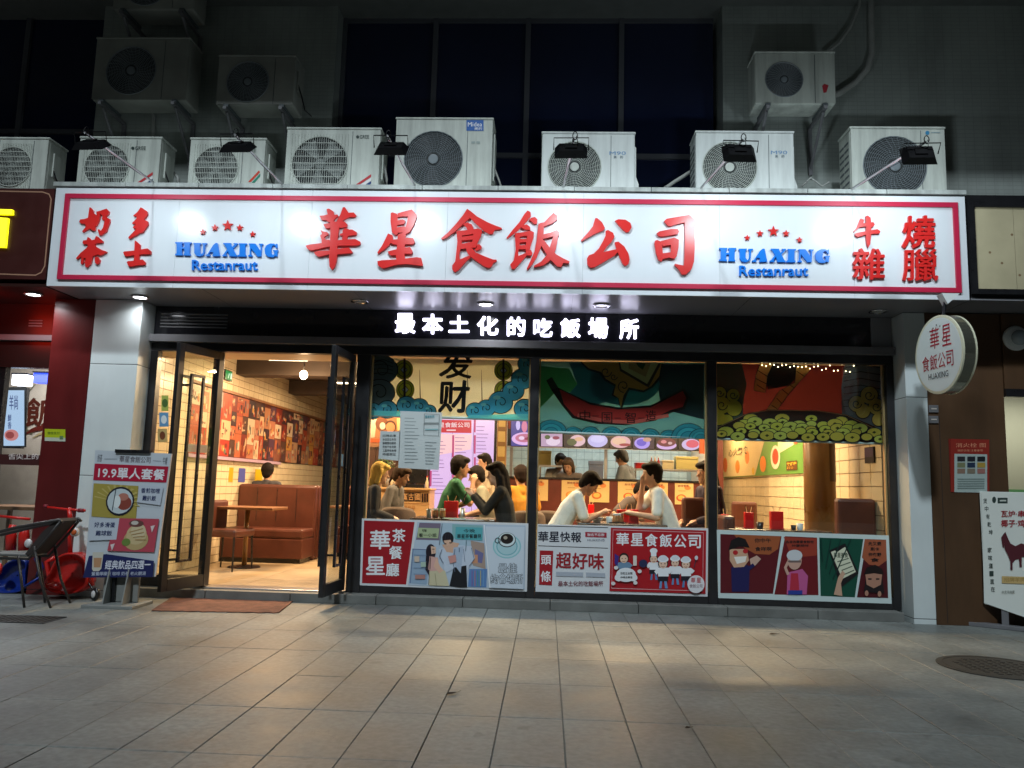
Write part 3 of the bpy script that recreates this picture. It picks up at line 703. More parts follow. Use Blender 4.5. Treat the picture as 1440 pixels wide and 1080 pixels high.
# ================================================================== UPPER BUILDING
ub = empty('upper_building', (-.4, 8.45, 4.1), 0, 'dark upper storey with grey green tiled walls and black glazing', 'building')
def tile_wall(name, col, j):
    if name in MATS: return MATS[name]
    M = mat(name, col, .38, var=.10, vscale=1.3); t = M.node_tree; b = t.nodes["Principled BSDF"]
    g = t.nodes.new("ShaderNodeNewGeometry"); sx = t.nodes.new("ShaderNodeSeparateXYZ"); cb = t.nodes.new("ShaderNodeCombineXYZ")
    t.links.new(g.outputs['Position'], sx.inputs[0]); t.links.new(sx.outputs[0], cb.inputs[0]); t.links.new(sx.outputs[2], cb.inputs[1])
    br = t.nodes.new("ShaderNodeTexBrick"); br.offset = 0; br.inputs['Scale'].default_value = 1; br.inputs['Mortar Size'].default_value = .0035
    br.inputs['Brick Width'].default_value = .095; br.inputs['Row Height'].default_value = .045
    br.inputs['Color1'].default_value = (1,1,1,1); br.inputs['Color2'].default_value = (.94,.94,.94,1); br.inputs['Mortar'].default_value = (j,j,j,1)
    t.links.new(cb.outputs[0], br.inputs['Vector'])
    src = b.inputs['Base Color'].links[0].from_socket
    mx = t.nodes.new("ShaderNodeMix"); mx.data_type = 'RGBA'; mx.blend_type = 'MULTIPLY'; mx.inputs[0].default_value = 1
    t.links.new(src, mx.inputs[6]); t.links.new(br.outputs[0], mx.inputs[7]); t.links.new(mx.outputs[2], b.inputs['Base Color']); return M
M_uw = tile_wall('grey_green_mosaic', (.34,.375,.35), .82)
M_uw2 = mat('smooth_grey_wall', (.17,.18,.17), .5, var=.1); streaks(M_uw, .25, 2, .4)
xa, xb, xc, xd = atY(132,180,8.45).x, atY(466,180,8.45).x, atY(1017,180,8.45).x, 16.0
MB().box(xa, xb, 8.45, 9.0, 4.1, 9.5).build('tiled_wall', M_uw, ub)
MB().box(xc, xd, 8.45, 9.0, 4.1, 9.5).build('tiled_wall', M_uw, ub)
MB().box(-16, 16, 9.0, 9.3, 3.1, 9.5).build('back_wall', M_dark, ub)
M_ugl = mat('dark_glazing', (.012,.018,.05), .12, var=.2, vscale=.8)
M_mul = mat('dull_mullion', (.09,.095,.11), .5)
def glaze(x0, x1, nx, zs):
    w = (x1-x0)/nx
    for i in range(nx):
        for a, b in zip(zs[:-1], zs[1:]): MB().box(x0+i*w+.03, x0+(i+1)*w-.03, 8.72, 8.74, a+.03, b-.03).build('glazing_pane', M_ugl, ub)
        MB().box(x0+i*w-.03, x0+i*w+.03, 8.68, 8.8, zs[0], zs[-1]).build('glazing_mullion', M_mul, ub)
    for z in zs: MB().box(x0+.031, x1-.031, 8.69, 8.79, z-.028, z+.028).build('glazing_transom', M_mul, ub)
glaze(xb+.02, xc-.02, 4, [4.12, 4.95, 6.6, 8.4]); glaze(-8.4, xa-.02, 3, [4.12, 5.2, 7.0, 8.8])

ob_ = MB().box(-16, 16, 6.55, 8.99, 6.62, 6.85).build('shade_slab', M_uw2, ub)  # unseen slab, added to shade the upper storey from the sun lamp
# ------------------------------------------------------------------ air conditioners
def ac(x0, x1, z0, z1, lab, kind='round', Y=7.8, dep=.33, M=M_ac, logo=None, fanpos=.4, fr_=.42, side=0, lip=True, vents=None, dim=False):
    W, Hh = x1-x0, z1-z0
    t = empty('air_conditioner', ((x0+x1)/2, Y+dep/2, z0), 0, lab, 'air conditioner', 'air conditioner units above the sign')
    cs = MB().box(x0, x1, Y+.012, Y+dep, z0+.02, z1).build('casing', M, t, bevel=.02)
    fx, fz = x0+W*fanpos, z0+Hh*.49; r = Hh*fr_
    # front panel with the fan opening
    n = 28; ring = [(fx+r*math.cos(2*math.pi*k/n), fz+r*math.sin(2*math.pi*k/n)) for k in range(n)]
    def hit(a):
        c, s = math.cos(a), math.sin(a); tt = 9
        if c > 1e-6: tt = min(tt, (x1-.006-fx)/c)
        if c < -1e-6: tt = min(tt, (x0+.006-fx)/c)
        if s > 1e-6: tt = min(tt, (z1-.006-fz)/s)
        if s < -1e-6: tt = min(tt, (z0+.026-fz)/s)
        return fx+c*tt, fz+s*tt
    angs = sorted([2*math.pi*k/n for k in range(n)]+[math.atan2(zz-fz, xx-fx) % (2*math.pi) for xx, zz in ((x0+.006,z0+.026), (x1-.006,z0+.026), (x1-.006,z1-.006), (x0+.006,z1-.006))])
    inn = [(fx+r*math.cos(a), fz+r*math.sin(a)) for a in angs]; out = [hit(a) for a in angs]; k = len(angs)
    fp = MB(); fp.add([(x, Y, z) for x, z in inn]+[(x, Y, z) for x, z in out]+[(x, Y+.055, z) for x, z in inn],
        [(i, (i+1) % k, k+(i+1) % k, k+i) for i in range(k)]+[(i, 2*k+i, 2*k+(i+1) % k, (i+1) % k) for i in range(k)]); fp.build('front_panel', M, t)
    # the casing box is solid, so fan and its dark well sit proud of it inside the panel depth
    MB().lathe([(r-.001, 0), (r-.001, .004)], (fx, Y+.0105, fz), (0,-1,0), 28).build('fan_well', mat('fan_well_dark', (.03,.035,.035), .7), t)
    fb = MB()
    for q in range(5):
        a = q*2*math.pi/5+W*3; P = [(fx+rr*math.cos(a+da), Y+.006-dy, fz+rr*math.sin(a+da)) for rr, da, dy in ((.2*r,0,.0), (.9*r,.1,.0), (.92*r,.75,.003), (.22*r,.6,.003))]; fb.add(P, [(0,1,2,3)])
    fb.lathe([(r*.2, 0), (r*.18, .006)], (fx, Y+.006, fz), (0,-1,0), 14); fb.build('fan', mat('fan_dark', (.045,.05,.052), .5) if kind != 'wire' else mat('fan_mid_grey', (.2,.22,.21), .5), t)
    gm = MB(); wr = .0022
    if kind == 'wire':
        for q in range(1, 25):
            x = fx-r+2*r*q/25; hh = math.sqrt(max(0, r*r-(x-fx)**2)); gm.box(x-.0018, x+.0018, Y-.010, Y-.007, fz-hh, fz+hh)
        for q in range(1, 8):
            z = fz-r+2*r*q/8; hh = math.sqrt(max(0, r*r-(z-fz)**2)); gm.box(fx-hh, fx+hh, Y-.0135, Y-.0105, z-.003, z+.003)
        gm.tube([(fx+r*math.cos(2*math.pi*k/28), Y-.006, fz+r*math.sin(2*math.pi*k/28)) for k in range(28)], .006, 5, closed=True)
        for q in range(1, 20):     # louvre ribs pressed into the front around the fan
            x = x0+.03+(W*.66)*q/20
            for za, zb in ((z0+.06, fz-math.sqrt(max(0, r*r-(x-fx)**2))-.01), (fz+math.sqrt(max(0, r*r-(x-fx)**2))+.01, z1-.05)):
                if abs(x-fx) < r+.02 and zb-za > .01: gm.box(x-.002, x+.002, Y-.006, Y-.001, za, zb)
    else:
        for q in range(1, 13): 
            rr = r*(.22+.78*q/12); gm.tube([(fx+rr*math.cos(2*math.pi*k/26), Y-.006, fz+rr*math.sin(2*math.pi*k/26)) for k in range(26)], wr*1.2 if q < 12 else .006, 4, closed=True)
        for q in range(32):
            a = 2*math.pi*q/32; P = [(fx+rr*math.cos(a+b), Y-.008, fz+rr*math.sin(a+b)) for rr, b in ((r*.22, 0), (r*.6, .12), (r, .3))]; gm.tube(P, .0018, 4)
        gm.lathe([(r*.17, 0), (r*.17, .008), (r*.13, .012)], (fx, Y-.003, fz), (0,-1,0), 18)
    gm.build('fan_grille', M if kind == 'wire' else (M_ac if kind == 'spiral' else mat('grille_grey', (.20,.23,.25), .45)), t)
    xs = x0+W*.70 if kind == 'wire' else x0+W*.74
    MB().box(xs, xs+.005, Y-.003, Y-.0005, z0+.03, z1-.02).build('panel_seam', M_fan, t)
    MB().box(x0-.006, x1+.006, Y-.008, Y+dep+.004, z1-.002, z1+.022).build('top_cover', M, t, bevel=.009)
    for sx in (x0+.1, x1-.14): MB().box(sx, sx+.05, Y-.02, Y+dep+.02, z0-.01, z0+.019).build('foot', M_fan, t)
    if vents == 'left':
        vm = MB()
        for col in range(2):
            for q in range(9): vm.box(x0-.004, x0-.0005, Y+.05+col*.13, Y+.16+col*.13, z0+.08+q*(Hh-.15)/9, z0+.08+q*(Hh-.15)/9+.022)
        vm.build('side_vent', M_fan, t)
    if side == 1:
        MB().box(x1+.0005, x1+.02, Y+.08, Y+dep-.06, z0+.22, z1-.12).build('service_cover', M, t, bevel=.006)
        MB().tube([(x1+.012, Y+.09, z0+.30), (x1+.05, Y+.12, z0+.18), (x1+.08, Y+.16, z0+.04), (x1+.14, Y+.22, z0)], .008, 6).build('pipe', M_black, t)
    if side == 2:
        P = [(x1-.002, z0+.02), (x1+.045, z0+.02), (x1+.045, z0+.19), (x1+.018, z0+.27), (x1+.018, z1-.12), (x1-.002, z1-.10)]
        MB().prism([(a, Y+.06, b) for a, b in P], (0, .2, 0)).build('valve_cover', M, t, bevel=.004)
    pl = FY(Y-.001)
    if logo:
        cv = Canvas(pl, d0=.003)
        logo(cv); cv.build('badge', t)
    return t
def lg_stripe(x0, y0, txt=None, bx=None):
    def f(c):
        if bx: c.text(txt, *bx, '2A3C3A', bold=.01); c.ell(bx[0]-3, (bx[1]+bx[3])/2, 2.2, 2.2, '2A3C3A', 10)
        c.poly([(x0, y0+9), (x0+4, y0+10), (x0+22, y0-2), (x0+22, y0-6)], 'C0343C'); c.poly([(x0+5, y0+10), (x0+10, y0+11), (x0+22, y0+3), (x0+22, y0-1)], 'E8E8E8'); c.poly([(x0+11, y0+11), (x0+18, y0+11), (x0+22, y0+7), (x0+22, y0+4)], '24407C')
    return f
ac(-5.84, -5.30, 4.10, 4.70, 'air conditioner cut by the left edge above the maroon sign', 'wire', side=1, logo=None, fanpos=.3, fr_=.36)
ac(-4.97, -4.09, 4.10, 4.715, 'grey air conditioner behind the leftmost floodlight arm', 'wire', side=1, logo=lg_stripe(193,248,'GREE',(190,206,205,211)), fr_=.39, fanpos=.36)
ac(-3.785, -2.98, 4.10, 4.71, 'air conditioner with round wire grille and small orange and green badge', 'wire', side=1, fr_=.38, fanpos=.37, logo=lambda c: (c.poly([(349,256),(353,256),(366,242),(364,240)], 'D0402C'), c.poly([(354,257),(358,257),(366,248),(366,244)], '2C8C74'), c.text('GREE', 346, 209, 360, 214, '5A6C66')))
ac(-2.77, -1.78, 4.10, 4.83, 'wider air conditioner with rectangular wire grille and red blue stripe badge', 'wire', side=1, fr_=.40, fanpos=.37, logo=lg_stripe(500,251,'GREE',(506,190,519,195)))
ac(-1.63, -.62, 4.10, 4.945, 'tallest air conditioner with big dark fan and blue badge', 'round', side=1, fr_=.355, fanpos=.40,
   logo=lambda c: (c.rect(656,169,680,184,'0C5CB0'), c.text('Midea', 658, 172, 678, 178, 'FFFFFF', bold=.008), c.text('美的', 667, 179, 678, 183, 'FFFFFF', bold=.01), c.rect(663,199,668,202,'9AA8A4'), c.rect(670,199,675,202,'9AA8A4')))
m90 = lambda dx, dy: (lambda c: (c.text('M90', 857+dx, 213+dy, 880+dx, 218+dy, '6C94BC', bold=.006), c.text('美', 863+dx, 219+dy, 867+dx, 223+dy, '4C606C'), c.text('的', 872+dx, 219+dy, 876+dx, 223+dy, '4C606C')))
ac(-.115, .835, 4.10, 4.80, 'white air conditioner with spiral grille and blue lettering, right of the tallest one', 'spiral', side=2, M=M_ac2, fr_=.385, fanpos=.355, logo=m90(0,0))
ac(1.445, 2.43, 4.10, 4.82, 'white blue lettered air conditioner under the wall bracket unit', 'spiral', side=2, M=M_ac2, fr_=.375, fanpos=.345, vents='left', logo=m90(227,-1))
ac(2.99, 3.925, 4.10, 4.875, 'rightmost air conditioner with side vents and dark blue fan', 'round', fr_=.40, fanpos=.46, vents='left', logo=lambda c: (c.ell(1304,187,3,3,'3C8CB8',10), c.rect(1309, 186, 1322, 187, '8CA4AC')))
def bracket(t, x0, x1, z, y0=7.9, yw=8.44):
    for x in (x0+.12, x1-.12):
        MB().box(x-.018, x+.018, y0-.04, yw, z-.045, z-.012).build('bracket_arm', M_grey, t)
        MB().tube([(x, yw-.005, z-.50), (x, y0+.03, z-.05)], .016, 6).build('bracket_strut', M_grey, t)
        MB().box(x-.02, x+.02, yw-.03, yw, z-.56, z-.046).build('bracket_post', M_grey, t)
t = ac(2.09, 2.915, 5.19, 5.77, 'small air conditioner on a wall bracket with red sticker', 'round', Y=7.95, dep=.31, fr_=.33, fanpos=.36, logo=lambda c: c.poly([(1156,121),(1159,118),(1165,120),(1162,130),(1158,131)], 'B83A44')); bracket(t, 2.09, 2.915, 5.19, 7.95)
t = ac(-4.99, -3.95, 5.2, 5.92, 'dim air conditioner on a bracket high on the left wall', 'round', M=mat('shade_dark_casing', (.30,.31,.28), .6, var=.2, vscale=3), Y=7.95, fr_=.38); bracket(t, -4.99, -3.95, 5.2, 7.95)  # casing colour darkened in place of shade on these three upper units
t = ac(-3.62, -2.78, 5.15, 5.72, 'dim smaller bracket air conditioner right of the other dim one', 'round', M=mat('shade_dark_casing', (.30,.31,.28), .6, var=.2, vscale=3), Y=7.95, fr_=.40, side=1); bracket(t, -3.62, -2.78, 5.15, 7.95)
t = ac(-4.85, -3.95, 6.25, 6.9, 'topmost dim air conditioner cut by the upper edge', 'round', M=mat('shade_dark_casing', (.30,.31,.28), .6, var=.2, vscale=3), Y=7.95, fr_=.40); bracket(t, -4.85, -3.95, 6.25, 7.95)
# refrigerant pipes
M_pipe = mat('wrapped_pipe', (.34,.35,.33), .6, var=.12)
def pipe(px, r, lab, Y=8.36):
    P = [atY(x, y, Y) for x, y in px]; t = empty('pipe', tuple(P[0]), 0, lab, 'pipe'); MB().tube(P, r, 10).build('pipe_run', M_pipe, t, smooth=True)
    a, b = P[0], P[1]; MB().tube([a+(b-a)*.48, a+(b-a)*.52], r*1.25, 10).build('clip', M_grey, t)
pipe([(1225,-60), (1225,30), (1226,75), (1219,98), (1203,116), (1180,131), (1172,134)], .036, 'thick pale pipe curving down to the bracket unit on the right wall')
pipe([(1212,-60), (1208,10), (1196,38), (1180,60), (1162,75)], .018, 'thin pipe bending behind the bracket unit on the right wall')
pipe([(208,140), (216,165), (215,200), (222,262)], .022, 'bent white drain pipe on the left wall between the dim units', Y=8.4)
pipe([(232,262), (236,246), (243,242), (250,250), (252,262)], .018, 'short looped pipe between the two leftmost lit units', Y=8.1)
pipe([(925,272), (948,256), (980,236)], .02, 'slanted white conduit behind the blue lettered units', Y=8.2)

for px, r, lab, Y_ in (([(693,216), (695,236), (701,252), (706,266)], .010, 'thin white drain hose at the right side of the tallest unit', 7.95), ([(536,212), (540,230), (544,252), (543,262)], .012, 'white hose hanging beside the unit with wire grille, left of the tallest', 7.95),
        ([(372,236), (379,250), (384,262)], .010, 'dark hose behind the small badge unit', 8.05), ([(158,252), (166,256), (178,250), (196,258)], .010, 'cable lying on the ledge left of the second unit', 8.2), ([(1128,262), (1140,250), (1156,262), (1166,256)], .010, 'slack cable on the ledge between the two rightmost units', 8.1)): pipe(px, r, lab, Y=Y_)
# ================================================================== RIGHT NEIGHBOUR
rn = empty('right_shop', (4.4, 8.0, 0), 0, 'brown clad shop wall right of the restaurant with a bright window', 'building')
x1 = atY(1412, 560, 8.0).x
MB().box(3.745, x1, 8.0, 8.5, 0, 3.03).build('brown_panel', M_brownwall, rn, bevel=.003)
xj = atY(1325, 700, 8.0).x
MB().box(xj, xj+.004, 7.998, 8.0, .02, 2.0).build('panel_joint', M_dark, rn)
MB().box(x1+.002, 7.2, 7.98, 8.5, 2.28, 3.03).build('window_head', M_brownwall, rn)
MB().box(x1+.002, 7.2, 7.96, 8.05, 2.20, 2.277).build('awning_rail', M_black, rn)
MB().box(x1+.002, 7.2, 8.0, 8.4, 0, .95).build('window_base', M_brownwall, rn)
MB().box(x1+.004, 7.2, 8.08, 8.09, .952, 2.199).build('window_pane', M_glass, rn)
MB().box(x1+.004, 7.2, 8.10, 8.25, .952, .985).build('window_sill', M_steel, rn)
MB().box(x1+.004, 7.2, 9.6, 9.65, .95, 2.6).build('room_back_wall', mat('pale_green_room', (.42,.42,.34), .6), rn)
MB().box(x1+.004, 7.2, 9.58, 9.598, 1.15, 1.32).build('green_band', mat('green_band', (.10,.28,.12), .5), rn)
MB().box(3.93, 9, 7.47, 8.4, 3.04, 3.06).build('soffit_panel', M_soffit, rn)
light_area('right_room_light', (5.4, 8.9, 2.3), 1.0, 14, (1,.93,.78), (0, .3, -1), .4)
ws = empty('wooden_sign', (4.6, 7.45, 3.05), 0, 'pale timber sign board in a black frame at the right edge', 'sign')
MB().box(3.93, 9.0, 7.47, 8.4, 3.061, 4.06).build('sign_box', M_black, ws)
M_ply = mat('pale_timber', (.50,.44,.28), .5, var=.12, vscale=3)
a = atY(1369, 296, 7.45).x; pz0, pz1 = 3.14, 3.93
for i in range(4): MB().box(a+.002+i*.36, a+.36+i*.36-.001, 7.447, 7.468, pz0, pz1).build('timber_board', M_ply, ws)
for xx0, xx1, z0, z1 in ((a-.05, a-.0, pz0-.05, pz1+.05), (a+.001, 9, pz0-.05, pz0-.001), (a+.001, 9, pz1+.001, pz1+.05)): MB().box(xx0, xx1, 7.43, 7.469, z0, z1).build('frame_strip', M_black, ws)
for px, py in ((1392, 355), (1409, 370), (1423, 330), (1434, 387)):
    q = FY(7.447).px(px, py); MB().lathe([(.012, 0), (.012, .0006)], (q[0], 7.4468, q[1]), (0,-1,0), 12).build('knot', mat('knot', (.22,.14,.07), .6), ws)
# round hanging sign
C0 = Vector((3.62, 7.25, 2.42)); c0 = atY(1329, 499, 7.25); C0 = Vector((c0.x, 7.25, c0.z))
rs = empty('round_sign', tuple(C0), 0, 'round white light box sign with red characters hanging under the canopy end', 'sign')
nrm = Vector((-.9925, -.122, 0)).normalized(); rad = .352
c0 = C0
MB().lathe([(rad-.004, -.05), (rad, -.046), (rad, .046), (rad-.004, .05)], c0, nrm, 48).build('sign_drum', mat('brushed_drum', (.24,.24,.19), .25, metal=.8), rs, smooth=False)
for s in (-1, 1): MB().lathe([(rad+.004, 0), (rad+.004, .014), (rad-.012, .016)], c0+nrm*s*.05, nrm*s, 48).build('rim', mat('rim_cream', (.75,.74,.55), .35), rs)
MB().lathe([(rad-.02, 0), (rad-.02, .003)], c0+nrm*.064, nrm, 48).build('sign_face', mat('drum_face', (.78,.86,.84), .3), rs)
RP = Pl(c0+nrm*.068, (.122, -.9925, 0), (0, 0, 1))
if RP.n.dot(nrm) < 0: RP.u = -RP.u; RP.n = RP.u.cross(RP.v)
cv = Canvas(RP)
for ch, a, b, w, h in (('華', -.11, .06, .14, .19), ('星', .07, .06, .13, .19), ('食', -.24, -.13, .11, .14), ('飯', -.12, -.13, .11, .14), ('公', .0, -.13, .11, .14), ('司', .12, -.13, .10, .14), ('HUAXING', -.15, -.215, .29, .055)):
    v, f = glyphs(ch, .0); cv.mb.add([RP.pt(a+x*w, b+y*h, cv.d) for x, y in v], f, ink('B01C30' if ch != 'HUAXING' else '20303C')); cv.d += .0002
for k in range(5):
    aa = -.10+.05*k; bb = .27-.02*abs(k-2)
    P = [(aa+(.012 if q % 2 == 0 else .005)*math.sin(math.pi*q/5), bb+(.012 if q % 2 == 0 else .005)*math.cos(math.pi*q/5)) for q in range(10)]
    cv.poly(P[::-1], '4C3030', world=True)
cv.build('sign_print', rs)
MB().tube([c0+Vector((0, 0, rad)), Vector((c0.x+.03, c0.y, ZS0-.0))], .016, 8).build('hanger', M_black, rs)
MB().tube([c0+Vector((.0, 0, rad*.6)), Vector((3.74, 8.0, c0.z+.18))], .014, 8).build('wall_bracket', M_black, rs)
MB().prism([(c0.x-.03, 7.2, ZS0-.002), (c0.x+.13, 7.2, ZS0-.002), (c0.x+.02, 7.2, ZS0-.10)], (0, .1, 0)).build('gusset_plate', M_white, rs)
# red poster on the brown wall
WP = FY(7.996)
po = empty('wall_poster', tuple(WP.pt(*WP.px(1364, 695))), 0, 'red fire safety poster with small pictures on the brown wall', 'poster')
cv = Canvas(WP, .002); cv.rect(1337, 617, 1391, 692, '8C2A20', 1.2); cv.rect(1342, 638, 1388, 692, 'A8B8B4', 1)
cv.text('消火栓 图', 1344, 623, 1386, 629, 'D89070', bold=.006); cv.text('消防设施 注意事项', 1346, 632, 1382, 635, 'D89070')
for i in range(3):
    for j, cc in enumerate((('2C2C30','20242C','1C2024'), ('787C5C','24344C','A88C40'), ('887060','7C7464','9C6C64'))): cv.rect(1346+i*14, 642+j*8.5, 1357+i*14, 649+j*8.5, cc[i])
for j in range(5): cv.rect(1346, 673+j*3.2, 1384, 674.4+j*3.2, '7C8C88')
cv.build('poster_print', po); MB().box(*(lambda a, b: (a[0], b[0]))(WP.px(1337, 692), WP.px(1391, 692)), 7.9945, 7.9985, WP.px(1337, 692)[1], WP.px(1337, 617)[1]).build('poster_board', ink('7A2018'), po)
for i, (y, c) in enumerate(((570, 'small grey door plate on the pillar edge, upper'), (585, 'small grey door plate on the pillar edge, lower'))):
    a = WP.px(1306, y+10); b = WP.px(1319, y); t = empty('switch_plate', (a[0], 7.99, a[1]), 0, c, 'plate')
    MB().box(a[0], b[0], 7.985, 7.999, a[1], b[1]).build('plate', M_grey, t, bevel=.003); MB().box(a[0]+.02, b[0]-.02, 7.981, 7.984, a[1]+.03, b[1]-.03).build('plate_label', ink('C8C0B8'), t)
# round wall lamp at right edge
c = atY(1434, 474, 7.9); t = empty('wall_camera', tuple(c), 0, 'round pale dome fixture high on the brown wall at the right edge', 'dome')
MB().lathe([(.12, 0), (.125, .03), (.10, .05)], c+Vector((0,.09,0)), (0,-1,0), 28).build('housing', M_white, t, smooth=True)
MB().ell(c+Vector((.01, .02, 0)), (.075, .06, .075), 18).build('dome', mat('dome_blue', (.35,.42,.45), .15), t, smooth=True)
# billboard stand with goat
A = atZ(1388, 882, 0); B = Vector((A.x+.62, A.y-.42, 0)); 
u = (B-A).normalized(); BPn = Vector((u.y, -u.x, 0)); ob = A+Vector((0,0,0))
BP = Pl(ob, u, (0, 0, 1))
bd = empty('goat_board', tuple(A), 0, 'white advertising board with a dark red goat on grey feet', 'sign board')
z0, z1 = BP.px(1387, 850)[1], BP.px(1377, 691)[1]; a0 = BP.px(1381, 770)[0]
M_bd = mat('board_white', (.76,.80,.75), .4)
MB().obox(BP.pt(a0+.42, (z0+z1)/2, -.025), u, BP.n, (0,0,1), .42, .022, (z1-z0)/2).build('board_panel', M_bd, bd, bevel=.004)
cv = Canvas(BP, .002); cv.poly([(1380,694),(1384,848),(1475,880),(1475,700)], M_bd)
cv.ell(1398, 703, 2.8, 4.6, '30403C', 14); cv.rect(1403, 700, 1417, 708, '30403C'); cv.rect(1406, 703, 1415, 705, 'C8D0C8')
for i, ch in enumerate('煲中有乾坤'): cv.text(ch, 1383+i*1.9, 701+i*11, 1388+i*1.9, 708+i*11, '30403C')
for i, ch in enumerate('家味道一直在'): cv.text(ch, 1389+i*.9, 770+i*11, 1394.5+i*.9, 777+i*11, '30403C')
cv.text('瓦炉·串烧', 1408, 718, 1452, 727, 'A01C2C', bold=.02); cv.text('椰子·鸡煲', 1408, 731, 1452, 741, 'A01C2C', bold=.02)
cv.poly([(1408,756),(1411,751),(1414,748),(1416,753),(1418,758),(1421,764),(1428,768),(1436,764),(1450,768),(1456,766),(1456,785),(1450,790),(1447,784),(1437,783),(1437,798),(1434,797),(1433,786),(1428,787),(1424,792),(1424,802),(1421,801),(1421,790),(1418,782),(1413,772),(1412,764),(1412,771),(1410,769)], '54202A')
cv.rect(1409, 810, 1452, 820, 'C8AC74', 1.5); cv.text('招牌羊肉煲', 1412, 812, 1450, 818, 'A08448'); cv.text('大炎羊肉煲', 1409, 830, 1427, 835, '8C9088')
cv.build('board_print', bd)
for aa in (.16, .62):
    MB().obox(BP.pt(a0+aa, z0/2, -.02), u, BP.n, (0,0,1), .028, .012, z0/2).build('leg', M_grey, bd)
MB().obox(BP.pt(a0+.30, .02, .0), u, BP.n, (0,0,1), .48, .05, .018).build('foot_bar', M_grey, bd, bevel=.004)

# ================================================================== LEFT NEIGHBOUR
LN = FY(YS+.01)
lsn = empty('maroon_sign', (-5.4, YS, 3.1), 0, 'maroon shop sign with cream outline and yellow character at the left edge', 'sign')
a = LN.px(76, 300)[0]
MB().box(-9, -4.962, YS+.01, 8.4, 3.10, 4.03).build('sign_box', mat('maroon_board', (.055,.012,.010), .35, var=.1), lsn)
cv = Canvas(LN, .0012)
cv.line([(-40,268), (60,270), (69,273), (72,280), (68,320), (63,374), (58,383), (50,387), (-40,384)], 1.8, 'A88068'); cv.build('sign_outline', lsn)
ML = mat('yellow_glow', (.9,.9,.1), .4, emit=(.9,.85,.0), es=1.3)
def pxbar(P, nm, M, par, pl, d): MB().prism([pl.pt(*pl.px(*p), d) for p in P], -pl.n*(d-.001)).build(nm, M, par)
pxbar([(-40,294),(20,296),(20,303),(-40,302)], 'character_stroke', ML, lsn, LN, .03)
pxbar([(2,307),(14,308),(10,349),(-12,348),(-12,341),(-2,341)], 'character_stroke', ML, lsn, LN, .03)
ln = empty('left_shop', (-5.6, 8.3, 0), 0, 'neighbouring eatery with dark red front and bright window', 'building')
MB().box(-9, -4.96, YS+.03, 8.4, 3.03, 3.06).build('soffit_panel', mat('dark_soffit', (.035,.012,.010), .3), ln)
MB().box(-9, -5.192, 8.25, 8.35, 2.33, 3.028).build('header_panel', mat('dark_red_header', (.028,.012,.011), .25), ln)
MB().box(-9, -5.192, 8.20, 8.249, 2.62, 2.68).build('header_trim', M_grey, ln)
for i in range(3): MB().box(-5.62, -5.47, 8.245, 8.249, 2.78+i*.03, 2.79+i*.03).build('vent_slot', M_grey, ln)
M_neon = mat('red_neon', (.6,.02,.01), .4, emit=(1,.03,.01), es=4)
p = atY(4, 425, 7.8); MB().box(p.x-.35, p.x+.02, 7.6, 7.64, 2.66, 3.02).build('red_glow_panel', M_neon, ln)
MB().box(-9, -5.192, 8.27, 8.33, 1.29, 1.40).build('sill_band', mat('maroon_strip', (.05,.012,.012), .4), ln)
MB().box(-5.90, -5.83, 8.26, 8.34, .1, 2.33).build('mullion', M_black, ln)
MB().box(-9, -5.192, 8.29, 8.30, 1.402, 2.329).build('window_pane', M_glass, ln)
MB().box(-9, -5.192, 8.29, 8.30, .1, 1.288).build('window_pane', M_glass, ln)
MB().box(-9, -5.1, 8.2, 11, -.0, .09).build('room_floor', M_step, ln)
MB().box(-9, -4.7, 10.2, 10.3, .1, 3.0).build('room_back_wall', mat('beige_room', (.50,.42,.34), .6, var=.1), ln)
MB().box(-4.72, -4.66, 8.4, 10.2, .1, 3.0).build('room_side_wall', mat('beige_room'), ln)
MB().box(-9, -4.7, 8.36, 10.2, 2.9, 3.0).build('room_ceiling', M_white, ln)
light_area('left_room_light', (-6.0, 9.2, 2.85), .9, 60, (.95,.95,1), (0, 0, -1), .5)
SPn = FY(8.268); cv = Canvas(SPn, .001); cv.text('舌尖上的', 12, 638, 54, 646, 'D8D0CC', bold=.016); cv.build('band_lettering', ln)
BW = FY(10.19)
lb = empty('menu_screen', tuple(BW.pt(*BW.px(22, 620))), 0, 'pale lit menu screen seen through the left neighbour window', 'screen')
cv = Canvas(FY(9.6), .012, kind='glow'); cv.rect(4, 545, 38, 630, '101418', -1); cv.rect(6, 549, 35, 627, 'A8C0E0'); cv.text('羊尚', 14, 556, 26, 576, '405080'); cv.text('鮮\n香', 12, 583, 17, 603, '405080'); cv.ell(17, 612, 10, 8, 'C07878'); cv.ell(15, 612, 6, 5, '8C4040'); cv.build('screen_picture', lb)
a = FY(9.6).px(4, 630); b = FY(9.6).px(38, 545); MB().box(a[0], b[0], 9.6, 9.66, a[1], b[1]).build('screen_case', M_black, lb)
sgl = empty('wall_logo', tuple(BW.pt(*BW.px(60, 610))), 0, 'brown brush character with a curved stroke on the neighbour back wall', 'logo')
cv = Canvas(BW, .003); cv.text('飯', 37, 560, 78, 600, '4C1C10', bold=.03, shear=.05)
cv.line([(50,540),(40,552),(35,570),(33,590),(37,605),(46,610)], [1,2,3,4,5,2], '5C5844'); cv.line([(36,610),(48,604),(62,601),(80,603)], [2,6,7,5], '5C1C14'); cv.line([(46,616),(56,610),(70,607),(80,608)], [1,3,3,1], 'A8946C'); cv.build('brush_print', sgl)
